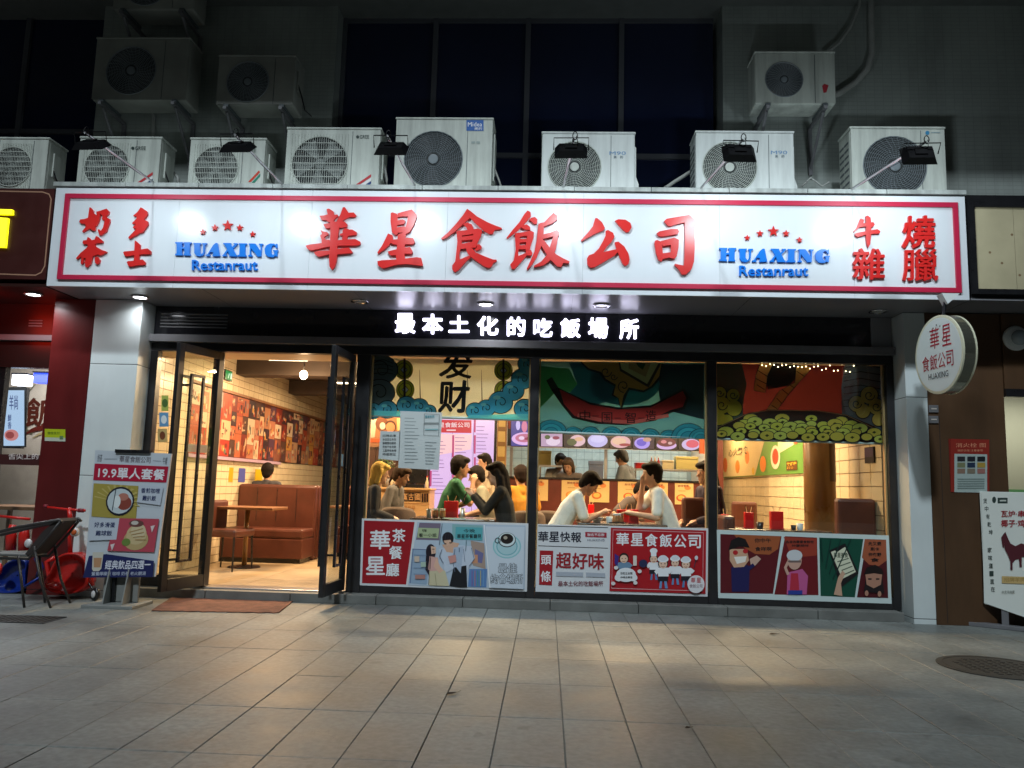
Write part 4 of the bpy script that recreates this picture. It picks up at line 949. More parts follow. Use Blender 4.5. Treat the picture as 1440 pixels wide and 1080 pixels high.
for (x0, x1, z, c, lab) in ((46, 78, (525, 538), 'blue', 'blue strip lamp under the neighbour ceiling'), (16, 38, (527, 541), 'white', 'white box lamp under the neighbour ceiling')):
    P = FY(9.3); a = P.px(x0, z[1]); b = P.px(x1, z[0]); t = empty('box_lamp', (a[0], 9.3, a[1]), 0, lab, 'lamp')
    MB().box(a[0], b[0], 9.3, 9.42, a[1], b[1]).build('lamp_box', mat('lamp_box_'+c, (.1,.1,.1), .4, emit=(.03,.07,1) if c == 'blue' else (.85,.85,1), es=2.0 if c == 'blue' else 5), t)
    MB().box(a[0]-.01, b[0]+.01, 9.29, 9.43, b[1]+.002, b[1]+.02).build('lamp_cap', M_black, t)
# tables and stools inside the neighbour
def small_table(x, y, w, lab):
    t = empty('table', (x, y, .09), 0, lab, 'table'); MB().box(x-w, x+w, y-.3, y+.3, .80, .84).build('tabletop', M_wood, t, bevel=.006)
    for sx in (-1, 1): 
        for sy in (-1, 1): MB().box(x+sx*(w-.05)-.02, x+sx*(w-.05)+.02, y+sy*.24-.02, y+sy*.24+.02, .09, .798).build('leg', M_wood, t)
small_table(-5.75, 8.95, .55, 'brown wooden table inside the neighbouring eatery')
# yellow green sticker
PP = FY(YP); t = empty('sticker', tuple(PP.pt(*PP.px(77, 618), .002)), 0, 'yellow green payment sticker on the maroon pillar', 'sticker')
cv = Canvas(PP, .0015); cv.rect(63, 603, 92, 619, 'A8B81C', .8); cv.rect(63, 615, 92, 620, 'B8C0B0', .8); cv.text('微信支付', 67, 607, 84, 611, '40601C'); cv.rect(84, 613, 89, 618, '5C7C54'); cv.build('sticker_print', t)
downlight(47, 413, True, 'lit round downlight under the maroon sign at the left edge', Z=3.03, W=6)

# ================================================================== POSTERS ON THE WINDOWS
PB = FY(8.252)
def board(name, q, lab, base='D4D8DC', pl=PB, cat='poster', par=None, th=.006):
    """q = four corners TL TR BR BL in the photo; a thin board with a print on it"""
    ctr = sum((pl.pt(*pl.px(*p)) for p in q), Vector())/4
    t = empty(name, tuple(ctr), 0, lab, cat)
    MB().prism([pl.pt(*pl.px(*p), -.0005) for p in q[::-1]], -pl.n*th).build('board', ink(base), t)
    return t, Canvas(pl, .0002)
W, K, RD, NV = 'E8ECF0', '101418', 'A01020', '182050'
t, c = board('window_poster', [(509,729),(743,736),(741,832),(506,823)], 'window poster with a young couple and a coffee cup, left of three')
c.poly([(512,732),(583,734),(571,822),(509,820)], '9C1420')
c.text('華', 521, 746, 548, 772, W, bold=.03); c.text('星', 515, 783, 541, 808, W, bold=.03)
for i, ch in enumerate('茶餐廳'): c.text(ch, 552-i*4.5, 744+i*24, 570-i*4.5, 762+i*24+(0), W, bold=.028)
c.poly([(587,734),(739,739),(738,829),(574,823)], 'B4C4D4'); c.poly([(590,735),(620,736),(618,760),(585,759)], '786C80'); c.poly([(622,736),(680,738),(678,770),(618,766)], 'A8C0D0')
c.poly([(636,737),(679,739),(679,760),(636,757)], '84B0B4'); c.poly([(580,772),(606,773),(600,822),(575,820)], '90A8C0'); c.line([(581,772),(577,820)], .8, '3C4C80'); c.line([(580,772),(600,773)], .8, '3C4C80')
c.poly([(662,760),(681,764),(683,800),(665,795)], 'A49084'); c.poly([(660,800),(685,800),(684,826),(658,825)], '5C84B8'); c.poly([(668,772),(680,778),(678,792),(668,790)], '6C6C98'); c.rect(662,780,672,792,'C89070')
c.poly([(588,742),(618,743),(616,757),(587,756)], 'A8B890'); c.text('嗨', 594, 744, 600, 748, K); c.text('看一小姐', 589, 750, 614, 755, K, bold=.02)
c.poly([(641,741),(679,742),(678,760),(640,758)], '58A8B0'); c.text('今晚', 652, 744, 668, 749, K, bold=.02); c.text('華星茶餐廳見', 643, 751, 677, 757, K, bold=.02)
# the two plain figures
c.poly([(617,772),(640,766),(663,768),(668,785),(660,795),(656,810),(645,812),(638,800),(626,806),(622,790)], 'C0CCDC'); c.poly([(638,798),(656,795),(657,826),(647,826),(632,824)], '14161C')
c.poly([(622,766),(636,762),(646,764),(640,778),(628,776)], 'D0A890'); c.ell(630, 757, 8, 9, '1A1820'); c.poly([(624,760),(634,759),(636,766),(627,768)], 'D8B098'); c.poly([(638,770),(652,768),(648,806),(636,790)], 'A8B8CC')
c.ell(606, 776, 7, 11, '2C2430'); c.poly([(600,772),(598,800),(604,810),(612,802),(610,780)], '2C2430'); c.poly([(606,768),(613,769),(613,778),(607,779)], 'E0BCA4'); c.poly([(604,782),(616,784),(618,800),(608,806),(602,800)], 'D4A8A0'); c.poly([(604,803),(626,802),(632,824),(604,823)], 'C8C0A0'); c.poly([(614,784),(619,796),(624,802),(618,806),(610,796)], 'DCB49C')
for k in range(4): c.line([(582,780+k*9),(600,781+k*9)], .6, '6C84A4')
c.rect(583, 782, 590, 790, 'C8B8A8'); c.rect(592, 790, 599, 797, 'A8C0B0'); c.rect(584, 808, 598, 814, 'B08078'); c.line([(622,736),(618,766)], .7, '405060'); c.line([(656,759),(655,775)], .8, '506C78')
for k in range(5): c.line([(664+k*4,802),(664+k*4,824)], .8, ('8C4C8C','C86C4C','4C9C6C','C8B84C','6CA0C8')[k])
c.line([(640,772),(637,790),(640,804)], .8, '606C84'); c.line([(652,772),(654,790)], .6, '606C84'); c.line([(646,770),(646,776)], .8, '405070'); c.line([(663,770),(667,786),(660,796)], .8, '606C84')
c.line([(625,764),(628,764.5)], .9, '301C14'); c.line([(632,763),(635,763)], .9, '301C14'); c.line([(608,772),(611,772)], .8, '301C14'); c.line([(609,776),(611,776)], .6, 'B05050')
c.poly([(630,782),(641,780),(642,790),(633,792)], 'C89088'); c.line([(622,772),(618,782),(624,792)], .8, '606C84'); c.line([(606,784),(605,800)], .6, '806860'); c.line([(604,806),(603,822)], .6, '908868'); c.line([(612,806),(614,823)], .6, '908868')
for k in range(4): c.line([(601+k*1.6,770),(600+k*1.7,800)], .5, '0C0810')
for k in range(4): c.line([(624+k*3.4,751),(623+k*3.6,758)], .7, '34303C')
c.poly([(683,740),(738,741),(736,828),(688,826)], 'C8D4E0'); c.line([(681,738),(689,826)], 1.4, W)
for r, cc in ((20,'8CC4CC'),(18,'B8D4DC'),(15,'70B0BC'),(13.5,'A8CCD4')): c.ell(713, 768, r, r*.86, cc)
c.ell(713, 759, 12.5, 10.5, '2C343C'); c.ell(713, 758.5, 11.5, 9.6, 'D0E0E4'); c.ell(713, 757.5, 9, 7.2, '201816'); c.ell(711, 756, 2.8, 2.4, 'B0A898'); c.ring(700, 760, 3.5, 3.5, 1.2, '2C343C')
for tx, q in (('最佳', (701,792,727,805)), ('约會場所', (690,807,735,820))): c.text(tx, *q, '283038', bold=.075); c.text(tx, *q, 'C8D4E0', bold=.012)
c.build('poster_print', t)
t, c = board('window_poster', [(756,737),(996,743),(995,839),(753,832)], 'newspaper style poster with bold headline beside a red panel with cooks')
c.line([(757,739.5),(855,742)], 1, K); c.line([(757,767.5),(855,771)], 1, K)
for i, ch in enumerate('華星快報'): c.text(ch, 757+i*15.4, 747.5+i*.3, 771+i*15.4, 761.5+i*.3, '14182C', bold=.026)
c.poly([(823,748),(853,749),(853,756),(823,755)], 'A02838'); c.text('聯名不忘飲', 826, 750, 850, 754, W, bold=.01); c.text('HUAXING', 826, 758, 850, 761, '707888')
c.poly([(759,774),(778,774.5),(776,823),(758,822)], 'A01824'); c.text('頭', 761, 781, 775, 794, W, bold=.03); c.text('條', 760.5, 803, 774.5, 818, W, bold=.025)
for i, ch in enumerate('超好味'): c.text(ch, 782+i*23, 777+i*.7, 803+i*23, 799+i*.7, '981C28', bold=.03)
c.poly([(782,804),(820,805),(820,811),(782,810)], 'A8B0BC'); c.poly([(824,805),(851,806),(851,812),(824,811)], 'A8B0BC'); c.text('最本土化的吃飯場所', 785, 817, 848, 824, '702434', bold=.02)
c.poly([(859,742),(993,746),(992,835),(857,831)], 'A81420'); c.line([(862,745),(989,749),(988,831),(860,827)], .8, 'D0B8BC', closed=True)
for i, ch in enumerate('華星食飯公司'): c.text(ch, 867+i*20.2, 749.5+i*.6, 884+i*20.2, 766.5+i*.8, W, bold=.03)
def toon(x, y, s, hat, top, low, skin='E4C0A8', hair='18181C', arm=None):
    c.poly([(x-3*s,y+20*s),(x-1,y+20*s),(x-2,y+34*s),(x-5*s,y+34*s)], low); c.poly([(x+1,y+20*s),(x+3.6*s,y+20*s),(x+6*s,y+34*s),(x+2.5*s,y+34*s)], low)
    c.poly([(x-6*s,y+16*s),(x+6*s,y+16*s),(x+6.5*s,y+25*s),(x-6.5*s,y+25*s)], '1C1C28'); c.poly([(x-7*s,y+8*s),(x+7*s,y+8*s),(x+7*s,y+19*s),(x-6*s,y+19*s)], top)
    c.poly([(x-7*s,y+8*s),(x-3*s,y+10*s),(x-8*s,y+17*s),(x-11*s,y+13*s)], top); c.poly([(x+7*s,y+8*s),(x+3*s,y+10*s),(x+8*s,y+16*s),(x+12*s,y+12*s)], top)
    c.ell(x, y+2*s, 6.4*s, 6.6*s, hair); c.ell(x, y+3.5*s, 5.2*s, 5.4*s, skin)
    if hat == 'toque': c.rect(x-4*s, y-9*s, x+4*s, y-1*s, W); c.ell(x, y-9*s, 5.6*s, 4*s, W)
    elif hat: c.ell(x, y-2.5*s, 7*s, 3.8*s, W); c.ell(x, y-4*s, 5.5*s, 3.6*s, 'D8DCE4')
    c.rect(x-3*s, y+2.5*s, x-1.6*s, y+3.6*s, K); c.rect(x+1.6*s, y+2.5*s, x+3*s, y+3.6*s, K); c.line([(x-2*s,y+6.4*s),(x,y+7.2*s),(x+2*s,y+6.4*s)], .6, '702020')
toon(919, 783, .95, 'toque', W, '5080B0'); toon(949, 788, 1.0, True, W, '5C8CBC'); toon(964, 790, 1.05, True, W, '5080B0', hair='5C4030'); toon(932, 789, 1.12, True, W, '6890C0')
toon(877, 782, 1.05, False, '6C8CA8', 'A81420', hair='181818'); c.poly([(864,778),(870,782),(868,796),(864,792)], '3C2C80'); c.rect(890, 781, 895, 795, 'D8D0C8'); c.ell(880, 808, 14, 10, 'E0E4E8'); c.ell(870, 812, 6, 5, 'E0E4E8'); c.ell(890, 812, 6, 5, 'E0E4E8')
c.text('你吃左未啊', 872, 804, 889, 808, K, bold=.02); c.text('仲唔去華星', 872, 810, 889, 813, K, bold=.02)
c.ell(904, 792, 6, 5.5, '282C50')
for x, y in ((866,798), (899,803), (862,820), (893,819)): c.ell(x, y, 3, 2.6, 'DCD8D8')
c.ell(978, 821, 12, 12.5, 'DCDCE0'); c.text('華', 971, 812, 977, 819, 'B02030', bold=.02); c.text('星', 979, 812, 985, 819, 'B02030', bold=.02); c.text('食飯公司', 969, 821, 987, 826, '907880', bold=.01); c.line([(978,786),(975,798)], 1, '303848'); c.ell(978.5, 784, 2.4, 3, 'D0D0D8')
c.build('poster_print', t)
t, c = board('window_poster', [(1008,745),(1250,753),(1254,849),(1010,841)], 'white framed comic strip poster with four dark red and green frames', base='C4D4D4')
def blot(P, col): c.poly(P, col)
blot([(1013,751),(1099,754),(1087,835),(1013,834)], '58101A'); blot([(1104,754),(1149,756),(1151,837),(1089,836)], '68131B'); blot([(1152,756),(1214,758),(1202,840),(1154,838)], '0C4838'); blot([(1219,758),(1246,759),(1249,841),(1205,840)], '4C1018')
blot([(1032,751.6),(1098,754),(1094,772),(1082,780),(1062,779),(1046,770)], '9C5430'); blot([(1102,755),(1149,757),(1149,781),(1130,783),(1110,776)], '943828'); blot([(1216,758),(1246,759.5),(1247,788),(1236,796),(1222,794),(1212,784)], '9C5438')
c.text('你中午', 1061, 757, 1084, 763, K, bold=.03); c.text('食咩啊', 1062, 769, 1085, 775, K, bold=.03); c.text('各自去華星食飯啦', 1105, 760, 1144, 764, K, bold=.03); c.text('仲要問咩', 1113, 765.5, 1137, 769, K, bold=.03)
for i, tx in enumerate(('先又要', '刷卡', '仲冇野', '食')): c.text(tx, 1221 if len(tx) == 3 else 1224, 762+i*7.6, 1239 if len(tx) == 3 else 1236, 767+i*7.6, K, bold=.03)
# plain comic figures: a laughing man, an elder in a pink jacket, a hand with a phone, a worried man
c.poly([(1028,798),(1044,792),(1054,796),(1053,832),(1029,832)], '1C1A50'); c.poly([(1026,772),(1050,772),(1053,788),(1046,797),(1032,798),(1026,788)], 'C8A084'); c.poly([(1024,774),(1028,760),(1038,755),(1048,758),(1054,770),(1040,768)], '140E10'); c.poly([(1032,783),(1050,782),(1048,790),(1036,793)], 'E8E4DC'); c.ell(1034, 777, 3.6, 3.4, 'B02028', 12); c.ell(1048, 775, 3.6, 3.4, 'B02028', 12); c.poly([(1054,786),(1064,781),(1070,786),(1062,795),(1056,797)], 'C0A090'); c.line([(1052,800),(1060,794)], 5, '1C1A50')
c.poly([(1107,805),(1128,800),(1136,810),(1134,836),(1106,836)], 'B8568C'); c.poly([(1112,806),(1122,806),(1124,834),(1110,834)], 'B02C40'); c.ell(1117, 788, 10, 13, 'C49C8C'); c.ell(1117, 781, 11, 8, 'C8CCD0'); c.rect(1108, 788, 1126, 791, '70605C'); c.line([(1108,808),(1104,798),(1108,790)], 4, 'C49C8C'); c.poly([(1108,830),(1128,830),(1128,836),(1108,836)], '283C90')
c.poly([(1166,774),(1188,764),(1207,806),(1182,826)], '181418'); c.poly([(1168,776),(1174,774),(1176,777),(1183,772),(1188,769),(1203,804),(1184,814)], 'D0D4BC'); c.text('華星美食', 1172, 777, 1192, 784, '203020', bold=.02)
for i in range(4): c.line([(1177+i*3,790+i*6), (1193+i*2.6,785+i*5.5)], 1.4, '506050')
c.poly([(1172,836),(1178,812),(1184,802),(1188,806),(1182,820),(1184,838)], 'C09C84')
for i in range(4): c.line([(1154+i*14,758),(1156+i*5,790+i*8)], 1.6, '06302A')
c.poly([(1217,812),(1240,812),(1243,834),(1214,832)], '1C1418'); c.poly([(1216,806),(1240,806),(1238,822),(1228,827),(1218,822)], 'A87C68'); c.poly([(1214,808),(1218,798),(1230,794),(1240,800),(1242,808),(1228,806)], '181010'); c.rect(1220, 813, 1225, 815, K); c.rect(1231, 813, 1236, 815, K); c.ell(1218, 834, 2.6, 4, 'A87C68'); c.ell(1236, 835, 2.6, 4, 'A87C68')
c.build('poster_print', t)

# paper notices taped inside the first window
NG = FY(8.288)
def notice(q, lab, rows, extra=None):
    t, c = board('paper_notice', q, lab, base='C4CCCC', pl=NG, cat='notice', th=.0008)
    x0, y0, x1, y1 = q[0][0], q[0][1], q[1][0], q[3][1]
    for (a, b, d, e, n) in rows:
        for i in range(n):
            yy = b+(e-b)*i/max(1, n-1); L = a+(d-a)*random.uniform(.55, 1); c.line([(a, yy), (L, yy+.4)], .7, '7C888C')
    if extra: extra(c)
    c.build('notice_print', t)
def ex1(c):
    c.text('營業執照', 598, 584, 611, 588, '2C8C9C', bold=.01); c.line([(597,582),(618,583),(617,613),(596,612)], .7, '5C6468', closed=True); c.rect(597,594,617,596,'8C9494'); c.rect(598,603,616,605,'8CB4B8')
notice([(563,578),(622,580),(617,661),(560,658)], 'large taped licence sheet hanging on the first window', [(569,588,590,650,14), (598,622,615,652,8)], ex1)
notice([(535,606),(563,607),(561,648),(532,645)], 'smaller white notice with black handwriting beside the licence sheet', [], lambda c: [c.text(tx, 538, 611+i*5.2, 557, 614.6+i*5.2, '303438', bold=.01) for i, tx in enumerate(('招聘启事', '本店因业务发', '展需要招服务', '员若干名洗碗', '工厨师包食宿', '待遇面议'))])

# ================================================================== PRINTED BLINDS
BL = FY(8.43)
def blind(q, lab, base):
    ctr = sum((BL.pt(*BL.px(*p)) for p in q), Vector())/4
    t = empty('printed_blind', tuple(ctr), 0, lab, 'blind', 'printed blinds hanging in the window tops')
    MB().prism([BL.pt(*BL.px(*p), -.0005) for p in q[::-1]], -BL.n*.0006).build('blind_fabric', cloth('blind_cloth', (.85,.85,.8), .75), t)
    a, b = BL.px(*q[3]), BL.px(*q[2])
    MB().tube([BL.pt(a[0], a[1], .002), BL.pt(b[0], b[1], .002)], .014, 8).build('hem_bar', mat('hem_bar', (.55,.66,.66), .4), t)
    cv = Canvas(BL, .0003, step=.0002, kind='blind'); cv.poly([q[0], q[3], q[2], q[1]], base); return t, cv
O = '14181C'
t, c = blind([(516,503),(751,507),(749,591),(514,584)], 'printed blind with blue clouds, gold coins and black brush characters', 'BCB890')
for x in (541, 566, 657, 677, 590): c.line([(x, 520), (x+1, 540+((x*7) % 30))], [.4, 1.6], '2C2C20')
for x, y in ((568,520),(570,548),(708,521),(708,549)): c.ell(x, y, 13, 14, O); c.ell(x, y, 12, 13, 'A89C28'); c.ring(x, y, 9, 9.5, .8, O); c.poly([(x-5,y),(x,y+6),(x+5,y),(x,y-6)], O); c.poly([(x-4,y),(x,y+4.6),(x+4,y),(x,y-4.6)], 'C8C49C')
c.line([(569,504),(569,568)], 3, '302420'); c.line([(708,505),(708,548)], 3, '302420')
for x, y, rx, ry, cc in ((536,520,23,20,'44545A'), (534,552,21,18,'4C5C60')): c.ell(x, y, rx+1.2, ry+1.2, O); c.ell(x, y, rx, ry, cc); c.spiral(x, y, rx*.62, 1.3, O, 1.1, 200)
for k in range(4): c.line([(521,508+k*6),(540,506+k*6),(553,511+k*5)], 1.1, '20282C')
def cloud(L, col, hi):
    for x, y, r in L: c.ell(x, y, r*1.12+1.2, r+1.2, O)
    for x, y, r in L: c.ell(x, y, r*1.12, r, col)
    for x, y, r in L: c.spiral(x+r*.1, y, r*.6, 1.1, O, 1.1, 150); c.ell(x-r*.35, y-r*.45, r*.35, r*.2, hi)
cloud([(524,578,11),(545,576,12),(572,570,12),(590,572,11),(604,578,8)], '3C8094', '60A8B8'); cloud([(668,578,11),(684,574,11),(704,566,15),(722,550,13),(735,533,14),(738,575,13),(742,512,12)], '3C8CA0', '64B0C0')
c.poly([(514,577),(612,580),(614,587),(513,584)], '58B0C4'); c.poly([(660,584),(749,582),(749,591),(656,588)], '58B0C4')
c.text('发', 618, 499, 664, 532, O, bold=.045, shear=.1); c.text('财', 617, 536, 660, 580, O, bold=.04, shear=.05); c.build('blind_print', t)
t, c = blind([(758,508),(994,510),(991,616),(757,607)], 'printed blind with red ribbon, gold crest and teal waves', '2C5864')
c.poly([(758,515),(800,518),(812,540),(803,552),(785,548),(758,575)], '285C34'); c.poly([(800,510),(850,512),(870,560),(820,575),(795,560),(812,540)], '14404C'); c.poly([(920,512),(990,512),(990,590),(930,575)], '101C24'); c.poly([(768,535),(776,530),(785,545),(776,550)], '182418')
c.ell(878, 540, 50, 30, '14444C'); c.poly([(816,509),(933,511),(930,530),(918,545),(905,552),(885,548),(880,560),(874,577),(868,560),(860,556),(864,543),(850,535),(843,525),(826,520)], O); c.poly([(818,509),(930,511),(927,529),(916,543),(905,549),(884,545),(877,556),(873,574),(870,560),(863,555),(866,541),(852,533),(845,523),(828,518)], '9C7834')
c.poly([(870,510),(930,511),(912,545),(872,522)], '3C3420'); c.poly([(872,510),(926,511),(910,540),(874,519)], 'B8A868'); c.poly([(884,510),(915,511),(908,530),(884,518)], '88784C'); c.poly([(894,510),(908,511),(904,520),(898,516)], '28401C'); c.spiral(852, 523, 8, 1.2, O); c.spiral(877, 543, 9, 1.2, O, 1.2, 90); c.spiral(863, 530, 5, 1, O)
c.poly([(785,545),(830,566),(870,573),(915,570),(962,546),(968,560),(963,575),(945,580),(920,592),(880,598),(840,596),(805,588),(790,570),(775,548)], '180C0C'); c.poly([(787,548),(830,569),(870,576),(915,573),(960,550),(965,560),(960,572),(942,577),(918,589),(880,595),(842,593),(808,585),(793,568)], '8C2420')
c.line([(812,584),(850,592),(890,594),(940,584)], 5, 'A84840')
for i, (ch, x, y) in enumerate((('中',815,577), ('国',846,580), ('智',879,580), ('造',908,577))): c.text(ch, x, y, x+15, y+15, '2C1010', bold=.01); (c.line([(x+18,y+8),(x+27,y+8)], 1, '2C1010') if i < 3 else 0)
for x, r in ((775,22),(806,12),(830,13),(860,14),(887,14),(914,13),(940,12),(968,24),(985,16)):
    for rr, cc in ((r+1, O), (r, '2C7C88'), (r*.78, '1C5C6C'), (r*.72, '348C94'), (r*.5, '1C5C6C'), (r*.44, '2C7C88')): c.poly([(x+rr*math.cos(R(180+k*15)), 609+(x-757)*.035+rr*.85*math.sin(R(180+k*15))) for k in range(13)][::-1], cc)
c.build('blind_print', t)
t, c = blind([(1004,511),(1241,515),(1243,624),(1005,617)], 'printed blind with dark red robe, gold bands and a heap of coins', '4C1210')
c.poly([(1004,511),(1043,511),(1050,540),(1046,560),(1044,590),(1005,605)], '34483C'); c.poly([(1188,513),(1241,515),(1242,612),(1222,600),(1184,584),(1183,545)], '48565C')
for k in range(7): c.line([(1186,518+k*9),(1210,513+k*9.5),(1238,517+k*10)], 1.4, '20282C')
c.poly([(1083,511),(1125,513),(1130,520),(1110,542),(1080,548),(1076,530)], '14100E'); 
for P in ([(1070,511),(1087,511),(1079,528),(1076,552),(1060,549),(1063,528)], [(1120,515),(1134,513),(1140,519),(1110,552),(1092,577),(1078,577),(1096,550),(1118,538)]): c.line(P, 1.6, O, closed=True); c.poly(P, '9C7C40')
for a, b in (((1064,520),(1080,530)), ((1062,532),(1078,540)), ((1064,541),(1075,548)), ((1100,548),(1110,556)), ((1092,560),(1100,568)), ((1108,540),(1118,546)), ((1120,522),(1132,530)), ((1085,570),(1093,575))): c.line([a, b], 1.1, '302010')
for L, cc in (([(1012,553,9),(1031,556,9),(1015,570,12),(1032,574,11),(1010,588,10),(1022,592,9)], 'B0902C'), ([(1204,568,11),(1222,556,12),(1232,572,11),(1213,578,10),(1235,590,9)], 'A8843C')):
    for x, y, r in L: c.ell(x, y, r+1, r+1, O)
    for x, y, r in L: c.ell(x, y, r, r, cc)
    for x, y, r in L[:3]: c.spiral(x, y, r*.65, 1.2, O)
c.poly([(1005,612),(1010,600),(1048,582),(1080,576),(1150,577),(1190,583),(1230,600),(1243,616),(1243,624),(1005,617)], '241812'); c.line([(1010,601),(1048,583),(1080,577),(1150,578),(1190,584),(1240,608)], 1, '70583C')
random.seed(11)
for row, (y, n, xa_, xb_) in enumerate(((590,4,1056,1180), (596,9,1045,1195), (602,11,1040,1210), (608,11,1022,1225), (614,12,1015,1236))):
    for i in range(n):
        x = xa_+(xb_-xa_)*i/(n-1)+random.uniform(-3, 3); yy = y+random.uniform(-2, 2)+(x-1120)*.02; r = random.uniform(7, 11)
        c.ell(x, yy, r+1, r*.62+1, O, 14); c.ell(x, yy, r, r*.62, random.choice(('B89C3C', 'A89038', 'C4A848')), 14)
        if random.random() < .65: c.poly([(x-3,yy),(x,yy+2),(x+3,yy-.3),(x,yy-2)], '303010')
c.build('blind_print', t)

# string lights over the third blind
t = empty('string_lights', (2.6, 8.39, 2.5), 0, 'thin string of tiny warm lights across the top of the third window', 'string lights')
SLP = FY(8.39); P = []
for i in range(25):
    px = 1066+i*5.6; py = 509+4*abs(math.sin(i*.9))+(i/25)*10*(1 if i % 3 else .3); a, b = SLP.px(px, py); P.append(SLP.pt(a, b))
MB().tube(P, .0015, 4).build('wire', M_black, t)
M_tiny = mat('tiny_bulb', (1,1,1), .3, emit=(1,.72,.38), es=10); tiny = None
for q in P:
    if tiny is None: o = MB().ell((0,0,0), (.006,.006,.006), 6).build('bulb', M_tiny, t, local=True); tiny = o.data
    else: o = bpy.data.objects.new('bulb', tiny); COL.objects.link(o); o.parent = t
    o.location = q-Vector(t.location)+Vector((0,-.004,-.008))
# stickers on the narrow pane left of the door
SD = FY(YG-.002)
for i, (q, c_, lab) in enumerate((((221,556,231,578),'9CA850','small green sticker, topmost on the narrow pane beside the door'), ((218,580,231,600),'5C90B8','blue round motif sticker on the narrow pane beside the door'), ((216,603,229,622),'B8A068','tan sticker, lowest on the narrow pane beside the door'))):
    ctr = SD.pt(*SD.px((q[0]+q[2])/2, (q[1]+q[3])/2)); st_ = empty('window_sticker', tuple(ctr), 0, lab, 'sticker'); cv = Canvas(SD, .001)
    cv.rect(q[0]+6, q[1], q[2]+6, q[3], c_); cv.ell((q[0]+q[2])/2+6, (q[1]+q[3])/2, 4, 6, ('44602C','D0D8DC','6C3820')[i]); cv.build('sticker_print', st_)

# ================================================================== INTERIOR: MURAL, BANNER, COLUMN
LW = Pl((XL+.03, 0, 0), (0, 1, 0), (0, 0, 1))
mu = empty('wall_mural', (XL+.03, 12, 1.5), 0, 'long collage of red and cream film posters on the left wall', 'mural')
MB().box(XL+.011, XL+.029, 9.5, 18.2, 1.50, 2.36).build('mural_board', ink('4C2018'), mu)
MB().box(XL+.011, XL+.06, 9.5, 12.9, 1.455, 1.497).build('mural_ledge', ink('A890A8'), mu)
MB().box(XL+.011, XL+.05, 9.5, 18.2, 2.363, 2.40).build('mural_top_frame', M_wood, mu)
cv = Canvas(LW, .001, step=.0002); random.seed(5)
pal = ['94402C','A88468','B49878','6C2C24','98684C','5C6458','A0583C','4C3444','B0803C','7C4C3C','B8A48C','4C342C','84807C','983428','38282C','A06850']
y = 9.52
while y < 18.0:
    w = random.uniform(.16, .34); z = 1.505
    while z < 2.33:
        h = min(random.uniform(.18, .42), 2.355-z); cc = random.choice(pal)
        if h < .06: break
        P = [(y, z), (y+w-.005, z), (y+w-.005, z+h-.005), (y, z+h-.005)]; cv.poly(P, cc, world=True)
        for q in range(9):
            a, b = y+random.uniform(.0, w*.7), z+random.uniform(.02, h*.55); ww, hh = random.uniform(.015, w*.3), random.uniform(.02, h*.4)
            if random.random() < .5: cv.poly([(a, b), (a+ww, b), (a+ww, b+hh), (a, b+hh)], random.choice(pal), world=True)
            else: cv.poly([(a+ww*.5*(1+math.cos(2*math.pi*k/9)), b+hh*.5*(1+math.sin(2*math.pi*k/9))) for k in range(9)], random.choice(pal), world=True)
        cv.d = .001+(cv.d-.001) % .006
        z += h
    y += w
cv.build('mural_print', mu)
for i, (a, b, c_, lab) in enumerate(((10.9, 11.05, 'B89820', 'tall yellow slip on the left wall behind the booth'), (11.9, 12.2, 'C8A81C', 'square yellow slip on the left wall further in'), (11.25, 11.5, '4C54A0', 'blue slip on the left wall behind the diner head'))):
    t = empty('wall_slip', (XL+.01, a, 1.2), 0, lab, 'notice'); MB().box(XL+.0095, XL+.0125, a, b, 1.16, 1.36).build('slip', ink(c_), t)
t = empty('exit_sign', tuple(atX(323, 528, XL+.05)), 0, 'small green running man exit sign on the left wall', 'exit sign')
e = atX(322, 528, XL+.05); MB().box(XL+.01, XL+.045, e.y-.12, e.y+.12, e.z-.07, e.z+.07).build('sign_case', M_black, t)
cv = Canvas(Pl((XL+.046, 0, 0), (0,1,0), (0,0,1)), .001, kind='glow'); cv.poly([(e.y-.11,e.z-.06),(e.y+.11,e.z-.06),(e.y+.11,e.z+.06),(e.y-.11,e.z+.06)], '0C8840', world=True)
cv.poly([(e.y-.02,e.z-.04),(e.y+.0,e.z-.04),(e.y+.03,e.z+.03),(e.y+.0,e.z+.03)], 'C8F0D0', world=True); cv.poly([(e.y+.06,e.z-.04),(e.y+.11,e.z-.04),(e.y+.11,e.z+.04),(e.y+.06,e.z+.04)], 'C8F0D0', world=True); cv.build('sign_picture', t)
RWp = Pl((XR-.035, 0, 0), (0, -1, 0), (0, 0, 1))
gb = empty('menu_banner', (XR-.03, 13, 1.5), 0, 'green and cream food banner along the right wall above the tiles', 'banner')
zb0, zb1 = 1.48, 2.2
MB().box(XR-.034, XR-.012, 10.55, 16.38, zb0, zb1).build('banner_board', ink('5C8C3C'), gb)
cv = Canvas(RWp, .001, step=.0003)
cv.poly([(-16.3,zb0+.01),(-13.4,zb0+.01),(-12.6,zb1-.01),(-16.3,zb1-.01)], 'C8B488', world=True)
cv.poly([(-12.1,zb0+.3),(-11.3,zb0+.4),(-11.35,zb1-.02),(-12.0,zb1-.05)], 'C8D0A8', world=True)
for a, b, r, cc in ((-15.6,1.72,.14,'C86830'),(-14.6,1.66,.12,'C07834'),(-13.9,1.8,.11,'D08048'),(-12.9,1.66,.13,'D87C28'),(-12.2,1.74,.18,'D0D0B8'),(-12.2,1.75,.12,'B04428'),(-15.9,1.95,.1,'B0A030'),(-13.5,1.56,.06,'C8A020'),(-11.2,1.98,.1,'C85838')): cv.poly([(a+r*1.4*math.cos(2*math.pi*k/16), b+r*math.sin(2*math.pi*k/16)) for k in range(16)], cc, world=True)
